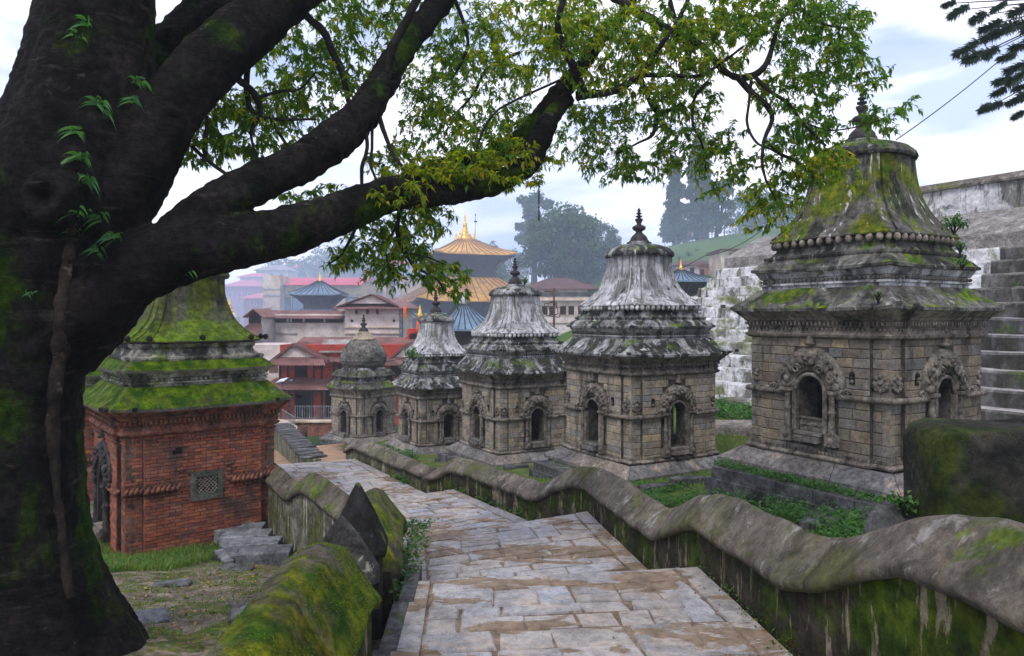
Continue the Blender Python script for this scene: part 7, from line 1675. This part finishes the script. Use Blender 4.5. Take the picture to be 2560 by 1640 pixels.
# --- small visitors on the hill path
MAT['cloth_red'] = surf('red_cloth', (.30, .05, .05), (.22, .04, .04), 3, bump=(8, .2, .01)); MAT['cloth_dark'] = surf('dark_cloth', (.05, .05, .08), (.03, .03, .05), 3, bump=(8, .2, .01)); MAT['skin'] = surf('skin', (.28, .16, .10), (.24, .13, .09), 3, bump=(8, .1, .01)); MAT['cloth_pale'] = surf('pale_cloth', (.45, .42, .38), (.38, .35, .32), 3, bump=(8, .2, .01))
def person(label, p, rz, top, low):
    t = thing('person', label, 'person', p, rz, 'visitors on the hill')
    V = [(0, 0, .92), (0, 0, 1.15), (0, 0, 1.38), (0, 0, 1.5), (0, -.01, 1.6), (0, 0, 1.7), (.17, 0, 1.36), (.23, -.02, 1.1), (.22, -.08, .86), (-.17, 0, 1.36), (-.23, -.02, 1.1), (-.22, -.08, .86), (.09, 0, .85), (.10, -.06, .48), (.10, 0, .08), (.10, -.12, .04), (-.09, 0, .85), (-.10, .05, .48), (-.10, .08, .08), (-.10, -.04, .04)]
    E = [(0, 1), (1, 2), (2, 3), (3, 4), (4, 5), (2, 6), (6, 7), (7, 8), (2, 9), (9, 10), (10, 11), (0, 12), (12, 13), (13, 14), (14, 15), (0, 16), (16, 17), (17, 18), (18, 19)]
    Rr = [.15, .15, .16, .06, .10, .08, .06, .045, .035, .06, .045, .035, .09, .06, .045, .04, .09, .06, .045, .04]
    bm_ = bmesh.new(); ly = bm_.verts.layers.skin.verify(); vs = [bm_.verts.new(v) for v in V]; [bm_.edges.new((vs[a], vs[b])) for a, b in E]
    for v, r in zip(vs, Rr): v[ly].radius = (r, r * .85)
    vs[0][ly].use_root = True
    me = bpy.data.meshes.new('body'); bm_.to_mesh(me); bm_.free(); me.materials.append(MAT[low]); o = link(bpy.data.objects.new('body', me), t)
    o.modifiers.new('skin', 'SKIN').use_smooth_shade = True; o.modifiers.new('sub', 'SUBSURF').render_levels = 1
    MB().lathe([(.17, .84), (.185, .95), (.17, 1.15), (.19, 1.35), (.12, 1.46), (.07, 1.49)], 10).build('shirt', top, t, smooth=True, sub=False)
    MB().ball((0, .01, 1.63), .115, 10, 6, (.9, 1, 1.15)).build('hair', 'cloth_dark', t, smooth=True, sub=False); MB().ball((0, -.03, 1.60), .10, 10, 6, (.9, 1, 1.1)).build('face', 'skin', t, smooth=True, sub=False)
for (u, Y, rz, a, b, lab) in ((1722, 119.5, .3, 'cloth_red', 'cloth_dark', 'distant visitor in a dark red top standing at the hill fence'), (1731, 120, -.6, 'cloth_pale', 'cloth_dark', 'distant visitor in a pale top beside the one in red'), (1758, 120.5, 1.2, 'cloth_dark', 'cloth_dark', 'distant visitor in dark clothes between the conifers')):
    x = X(u, Y); person(lab, (x, Y, zfar(x, Y) - .05), rz, a, b)
# ------------------------------------------------------------------ ground plants
def poly_px(pts): return [G(u, v)[:2] for u, v in pts]
def scatter(poly, n, rs):
    p = np.array(poly); lo, hi = p.min(0), p.max(0); out = []
    while len(out) < n:
        q = rs.uniform(lo, hi, (n, 2)); x, y = q[:, 0], q[:, 1]; ins = np.zeros(n, bool); j = len(p) - 1
        for i in range(len(p)):
            c = ((p[i, 1] > y) != (p[j, 1] > y)) & (x < (p[j, 0] - p[i, 0]) * (y - p[i, 1]) / (p[j, 1] - p[i, 1] + 1e-12) + p[i, 0]); ins ^= c; j = i
        out += list(q[ins])
        if hi[0] - lo[0] < .01: break
    return np.array(out[:n])
def weeds(name, label, poly, n, size, h, rs, mat='weed', clump=9, dz=0.0, zf=None, patch=None):
    c = scatter(poly, n, rs)
    if patch is not None:
        keep = np.array([mnoise.noise(Vector((q[0] * patch, q[1] * patch, 1.7))) > -.08 for q in c]); c = c[keep]
    zb_ = np.array([(zf(q[0], q[1]) if zf else zmesh(q[0], q[1])) for q in c]) + dz
    hh = rs.uniform(.3, 1, len(c)) * h; base = np.column_stack([c, zb_]).repeat(clump, 0); H2 = hh.repeat(clump)
    k = len(base); off = rs.normal(size=(k, 3)) * np.array([.05, .05, 0]); pos = base + off; pos[:, 2] += rs.rand(k) * H2
    d = rs.normal(size=(k, 3)); d[:, 2] = np.abs(d[:, 2]) * .5 + .15
    o = leaves(name, pos, d, rs.uniform(.6, 1.3, k) * size, mat, None, width=.6, rs=rs); o['kind'] = 'stuff'; o['label'] = label; o['category'] = 'weeds'; return o
def grass(name, label, poly, n, h, rs, zf=None, dz=0.0):
    c = scatter(poly, n, rs); zb_ = np.array([(zf(q[0], q[1]) if zf else zmesh(q[0], q[1])) for q in c]) + dz; k = len(c)
    b = np.column_stack([c, zb_]); a = rs.uniform(0, 6.28, k); sd = np.column_stack([np.cos(a), np.sin(a), np.zeros(k)]) * .007; tip = b + np.column_stack([rs.normal(size=(k, 2)) * h * .35, rs.uniform(.4, 1.1, k) * h]); mid = (b + tip) / 2 + np.array([0, 0, .12 * h])
    V = np.stack([b + sd, b - sd, mid + sd * .8, mid - sd * .8, tip], 1).reshape(-1, 3); K = np.arange(k)[:, None] * 5
    Fc = np.concatenate([K + np.array([0, 1, 3]), K + np.array([0, 3, 2]), K + np.array([2, 3, 4])], 0)
    o = np_mesh(name, V, Fc, 'grass'); o['kind'] = 'stuff'; o['label'] = label; o['category'] = 'grass'; return o
rs = np.random.RandomState(3)
A = lambda l: [along(a_, d_) for a_, d_ in l]
weeds('weeds', 'lush green weeds below the long ledge of the largest shrine', A([(-2.2, -1.05), (3.3, -1.05), (3.3, -2.2), (-2.2, -2.4)]), 800, .075, .36, rs, patch=1.1)
weeds('weeds', 'weeds growing in the corner by the flat slab behind the wavy wall', A([(2.6, -2.2), (4.2, -1.4), (4.4, -3.2), (2.8, -3.4)]), 300, .08, .28, rs)
weeds('weeds', 'thin weeds along the foot of the largest shrine plinth', A([(-.8, -.5), (3.1, -.5), (3.1, -.8), (-.8, -.8)]), 300, .055, .14, rs, zf=lambda x, y: -2.86)
weeds('weeds', 'small plants along the foot of the second shrine', A([(4.6, .0), (6.4, -.4), (6.4, -1.6), (4.4, -1.2)]), 520, .06, .15, rs, patch=1.0)
weeds('weeds', 'green plants between the second and third shrines near the wall', A([(8.0, -2.4), (12.6, -2.6), (12.4, -1.2), (9.5, -1.2)]), 600, .07, .18, rs, patch=1.2)
weeds('weeds', 'bushy weeds in front of the fourth shrine', A([(16.6, -1.0), (19.6, -1.0), (19.6, -2.6), (16.6, -2.8)]), 520, .11, .5, rs, patch=.9)
weeds('weeds', 'thick green undergrowth at the foot of the stepped terrace', A([(-9, 7.0), (19, 7.0), (19, 9.45), (-9, 9.45)]), 2600, .13, .42, rs)
weeds('weeds', 'weeds beside the largest shrine on the right', A([(-7, 4.0), (0, 4.5), (0, 7.2), (-7, 7.2)]), 1200, .12, .35, rs)
for i in range(5):
    k = [4, 6, 8, 9, 5][i]; a0, a1 = [(-9, 1), (-8, 3), (0, 12), (-9, -1), (-6, 2)][i]; d0 = 9.4 + .63 * k
    weeds('ledge_weeds', 'weeds sprouting on step %s of the terrace bank' % ['four', 'six', 'eight', 'nine', 'five'][i], A([(a0, d0 + .12), (a1, d0 + .12), (a1, d0 + .5), (a0, d0 + .5)]), 150, .08, .25, rs, zf=lambda x, y, k=k: -3.0 + .5 * k, patch=.7)
grass('grass', 'grass on the shrine terrace', A([(-4, -.9), (22, -.9), (22, -4.2), (-4, -4.2)]), 42000, .08, rs)
grass('grass', 'grass strip in the gap between the two right shrines', A([(2.5, 0), (6.6, 0), (12, 7), (2.5, 7)]), 26000, .10, rs)
pl_ = poly_px([(250, 1395), (330, 1420), (560, 1395), (600, 1360), (690, 1335), (560, 1370), (350, 1385)])
grass('grass', 'fresh tall grass at the foot of the brick shrine', poly_px([(235, 1350), (240, 1440), (320, 1430), (420, 1430), (560, 1385), (560, 1350), (330, 1395)]), 5200, .16, rs)
weeds('weeds', 'fresh leafy plants at the foot of the brick shrine', poly_px([(235, 1370), (240, 1440), (560, 1395), (560, 1365), (320, 1410)]), 260, .05, .14, rs, mat='weed')
weeds('weeds', 'green plant tuft at the foot of the tree trunk', poly_px([(140, 1625), (220, 1628), (215, 1580), (170, 1580)]), 26, .06, .12, rs)
weeds('weeds', 'small plants in the drain under the slate planks', poly_px([(640, 1395), (745, 1375), (745, 1350), (650, 1375)]), 60, .05, .12, rs)
grass('grass', 'sparse short grass on the mossy soil under the tree', poly_px([(300, 1440), (330, 1600), (560, 1600), (690, 1400), (560, 1400)]), 1500, .05, rs)
weeds('weeds', 'tiny clover patches on the mossy soil', poly_px([(300, 1440), (330, 1600), (560, 1600), (690, 1400), (560, 1400)]), 260, .022, .03, rs, patch=1.6)
# plants along the wall foot beside the path
c = []
for y in np.arange(5.6, 9.8, .05): c.append((float(np.interp(y, [5, 7, 10], [-1.08, -1.16, -1.5])) + .05, y))
for (pts, z, n, lab, s_) in (([(-1.15, 6.7), (-.98, 6.7), (-1.05, 9.0), (-1.3, 9.0)], -2.62, 90, 'weeds at the foot of the short mossy wall beside the path', .05), ([(1.93, 7.4), (2.02, 7.4), (2.45, 3.6), (2.35, 3.6)], -2.60, 60, 'tiny weeds along the foot of the right wall', .03), ([(-1.15, 15.1), (-.95, 15.1), (1.3, 11.5), (1.15, 11.5)], -3.66, 80, 'weeds along the wall foot beside the second flight', .045), ([(-3.1, 18.2), (-2.9, 18.3), (-2.4, 17.4), (-2.6, 17.3)], -4.03, 40, 'weed tuft at the wall foot near the far flight', .08)):
    weeds('weeds', lab, pts, n, s_, s_ * 2.2, rs, zf=lambda x, y, z=z: z)
# shrubs on roofs
def shrub(label, p, r, n, size, sd_=1):
    r_ = np.random.RandomState(sd_); t = thing('roof_shrub', label, 'plant', p, group='plants rooted on the shrine roofs'); t['_w'] = 1
    m = MB(); pos = []; dr2 = []
    for i in range(9):
        e = Vector(r_.normal(size=3)); e.z = abs(e.z) + .3; e = e.normalized() * r * r_.uniform(.6, 1.1); m.tube([(0, 0, -.1), (e * .5)[:], e[:]], [.012, .008, .003], 4)
        k = n // 9; tt = r_.uniform(.35, 1.05, k)[:, None]; q_ = np.array(e)[None] * tt + r_.normal(size=(k, 3)) * r * .12 + np.array(p); pos.append(q_); d = r_.normal(size=(k, 3)); dr2.append(d)
    m.build('stems', 'twig', t, sub=False); o = leaves('leaves', np.vstack(pos), np.vstack(dr2), r_.uniform(.7, 1.2, sum(len(q) for q in pos)) * size, 'weed', t, width=.6, rs=r_); o['kind'] = 'stuff'
shrub('leafy shrub rooted on the right side of the largest shrine roof', P(2385, 572, 12.3), .28, 260, .06, 1)
shrub('small leafy sprig below the shrub on the largest shrine roof', P(2400, 622, 12.2), .16, 70, .06, 2)
shrub('light green moss clump on the upper eave of the largest shrine', P(2405, 662, 12.2), .14, 160, .035, 3)
shrub('leafy plant on the left eave of the fourth stone shrine', P(1032, 895, 28.6), .42, 320, .10, 4)
shrub('small plant beside the finial of the middle stone shrine', P(1312, 706, 25.3), .22, 140, .07, 5)
shrub('tiny sprout on the lower roof edge of the largest shrine', P(2195, 742, 11.5), .10, 60, .035, 6)
shrub('tall weed at the lower left corner of the mossy block', P(2262, 1265, 6.0), .20, 90, .05, 7)
# litter on the ground and the slabs
r_ = np.random.RandomState(9); pp = []
c = scatter(poly_px([(330, 1450), (330, 1600), (520, 1640), (640, 1480), (690, 1400), (560, 1420)]), 420, r_); pp.append(np.column_stack([c, [zmesh(a, b) + .015 for a, b in c]]))
d = r_.normal(size=(len(pp[0]), 3)); d[:, 2] *= .15
o = leaves('fallen_leaves', np.vstack(pp), d, r_.uniform(.03, .08, len(d)), 'litter', None, width=.5, droop=0, rs=r_); tag(o, 'dry brown leaves scattered on the bare soil left of the wall', 'leaf litter', kind='stuff')
pp = []
for (q, z), n in zip(T, (60, 60, 30, 20)):
    for _ in range(n):
        s, t = r_.rand(), r_.uniform(.1, 1)
        if r_.rand() < .5: s = .9 + .1 * s
        p = bil(q, s, t); pp.append((p[0], p[1], z + .012))
pp = np.array(pp); d = r_.normal(size=pp.shape); d[:, 2] *= .1
o = leaves('fallen_leaves', pp, d, r_.uniform(.025, .06, len(d)), 'litter', None, width=.5, droop=0, rs=r_); tag(o, 'small dry leaves lying on the paving slabs', 'leaf litter', kind='stuff')
# stones on the terrace
for (u, v, w_, d2, h_, rz, lab) in ((430, 1465, .5, .28, .05, 15, 'thin slate piece half sunk in the moss near the brick shrine'), (590, 1425, .6, .3, .05, -20, 'thin dark slab in front of the drain planks'), (1640, 1228, .75, .32, .14, 30, 'pale flat slab lying behind the first wave of the right wall'), (1720, 1215, .9, .3, .2, 20, 'rounded kerb stone left of the weeds'), (2060, 1310, 1.0, .5, .12, 55, 'grey flat slab in the grass near the wavy wall'), (1960, 1335, .7, .35, .08, 40, 'smaller slab beside the grey flat slab'), (1290, 1172, .8, .3, .12, 10, 'small slab near the third shrine'), (2140, 1290, .5, .9, .1, 20, 'flat slab at the end of the long ledge')):
    g = G(u, v); flat('loose_slab', lab, (g[0], g[1], g[2] + .0), w_, d2, h_, R(rz), 'ledge', seed=u)
# ------------------------------------------------------------------ haze
hz = MB().box((60, 175, 12.5), (1100, 500, 75)).build('haze', None); hz['kind'] = 'stuff'
m = bpy.data.materials.new('haze_air'); m.use_nodes = True; t = m.node_tree; t.nodes.clear()
o = t.nodes.new('ShaderNodeOutputMaterial'); pv = t.nodes.new('ShaderNodeVolumePrincipled'); pv.inputs['Density'].default_value = 0.0008; pv.inputs['Color'].default_value = (.80, .88, 1.0, 1); pv.inputs['Anisotropy'].default_value = .1
t.links.new(pv.outputs[0], o.inputs['Volume']); hz.data.materials.append(m)

sm = MB().box((0, 120, 6), (260, 118, 56)).build('smoke', None); sm['kind'] = 'stuff'
m = bpy.data.materials.new('smoke_air'); m.use_nodes = True; t = m.node_tree; t.nodes.clear()
o = t.nodes.new('ShaderNodeOutputMaterial'); pv = t.nodes.new('ShaderNodeVolumePrincipled'); pv.inputs['Color'].default_value = (.62, .76, 1.0, 1)
ge = t.nodes.new('ShaderNodeTexCoord'); mpn = t.nodes.new('ShaderNodeMapping'); mpn.vector_type = 'POINT'
mpn.inputs['Scale'].default_value = (1 / 48, 1 / 40, 1 / 14); mpn.inputs['Location'].default_value = (44 / 48, -104 / 40, 3 / 14)
vm = t.nodes.new('ShaderNodeVectorMath'); vm.operation = 'LENGTH'; mrg = t.nodes.new('ShaderNodeMapRange'); mrg.interpolation_type = 'SMOOTHSTEP'
mrg.inputs['From Min'].default_value = 1.0; mrg.inputs['From Max'].default_value = .15; mrg.inputs['To Min'].default_value = 0; mrg.inputs['To Max'].default_value = .034
t.links.new(ge.outputs['Object'], mpn.inputs[0]); t.links.new(mpn.outputs[0], vm.inputs[0]); t.links.new(vm.outputs['Value'], mrg.inputs['Value']); 
mp2 = t.nodes.new('ShaderNodeMapping'); mp2.inputs['Scale'].default_value = (1 / 120, 1 / 56, 1 / 27); mp2.inputs['Location'].default_value = (0, -120 / 56, -6 / 27)
vm2 = t.nodes.new('ShaderNodeVectorMath'); vm2.operation = 'LENGTH'; mr2 = t.nodes.new('ShaderNodeMapRange'); mr2.interpolation_type = 'SMOOTHSTEP'
mr2.inputs['From Min'].default_value = 1.0; mr2.inputs['From Max'].default_value = .2; mr2.inputs['To Min'].default_value = 0; mr2.inputs['To Max'].default_value = .009
ad = t.nodes.new('ShaderNodeMath'); ad.operation = 'ADD'
t.links.new(ge.outputs['Object'], mp2.inputs[0]); t.links.new(mp2.outputs[0], vm2.inputs[0]); t.links.new(vm2.outputs['Value'], mr2.inputs['Value'])
t.links.new(mrg.outputs[0], ad.inputs[0]); t.links.new(mr2.outputs[0], ad.inputs[1]); t.links.new(ad.outputs[0], pv.inputs['Density'])
t.links.new(pv.outputs[0], o.inputs['Volume']); sm.data.materials.append(m)
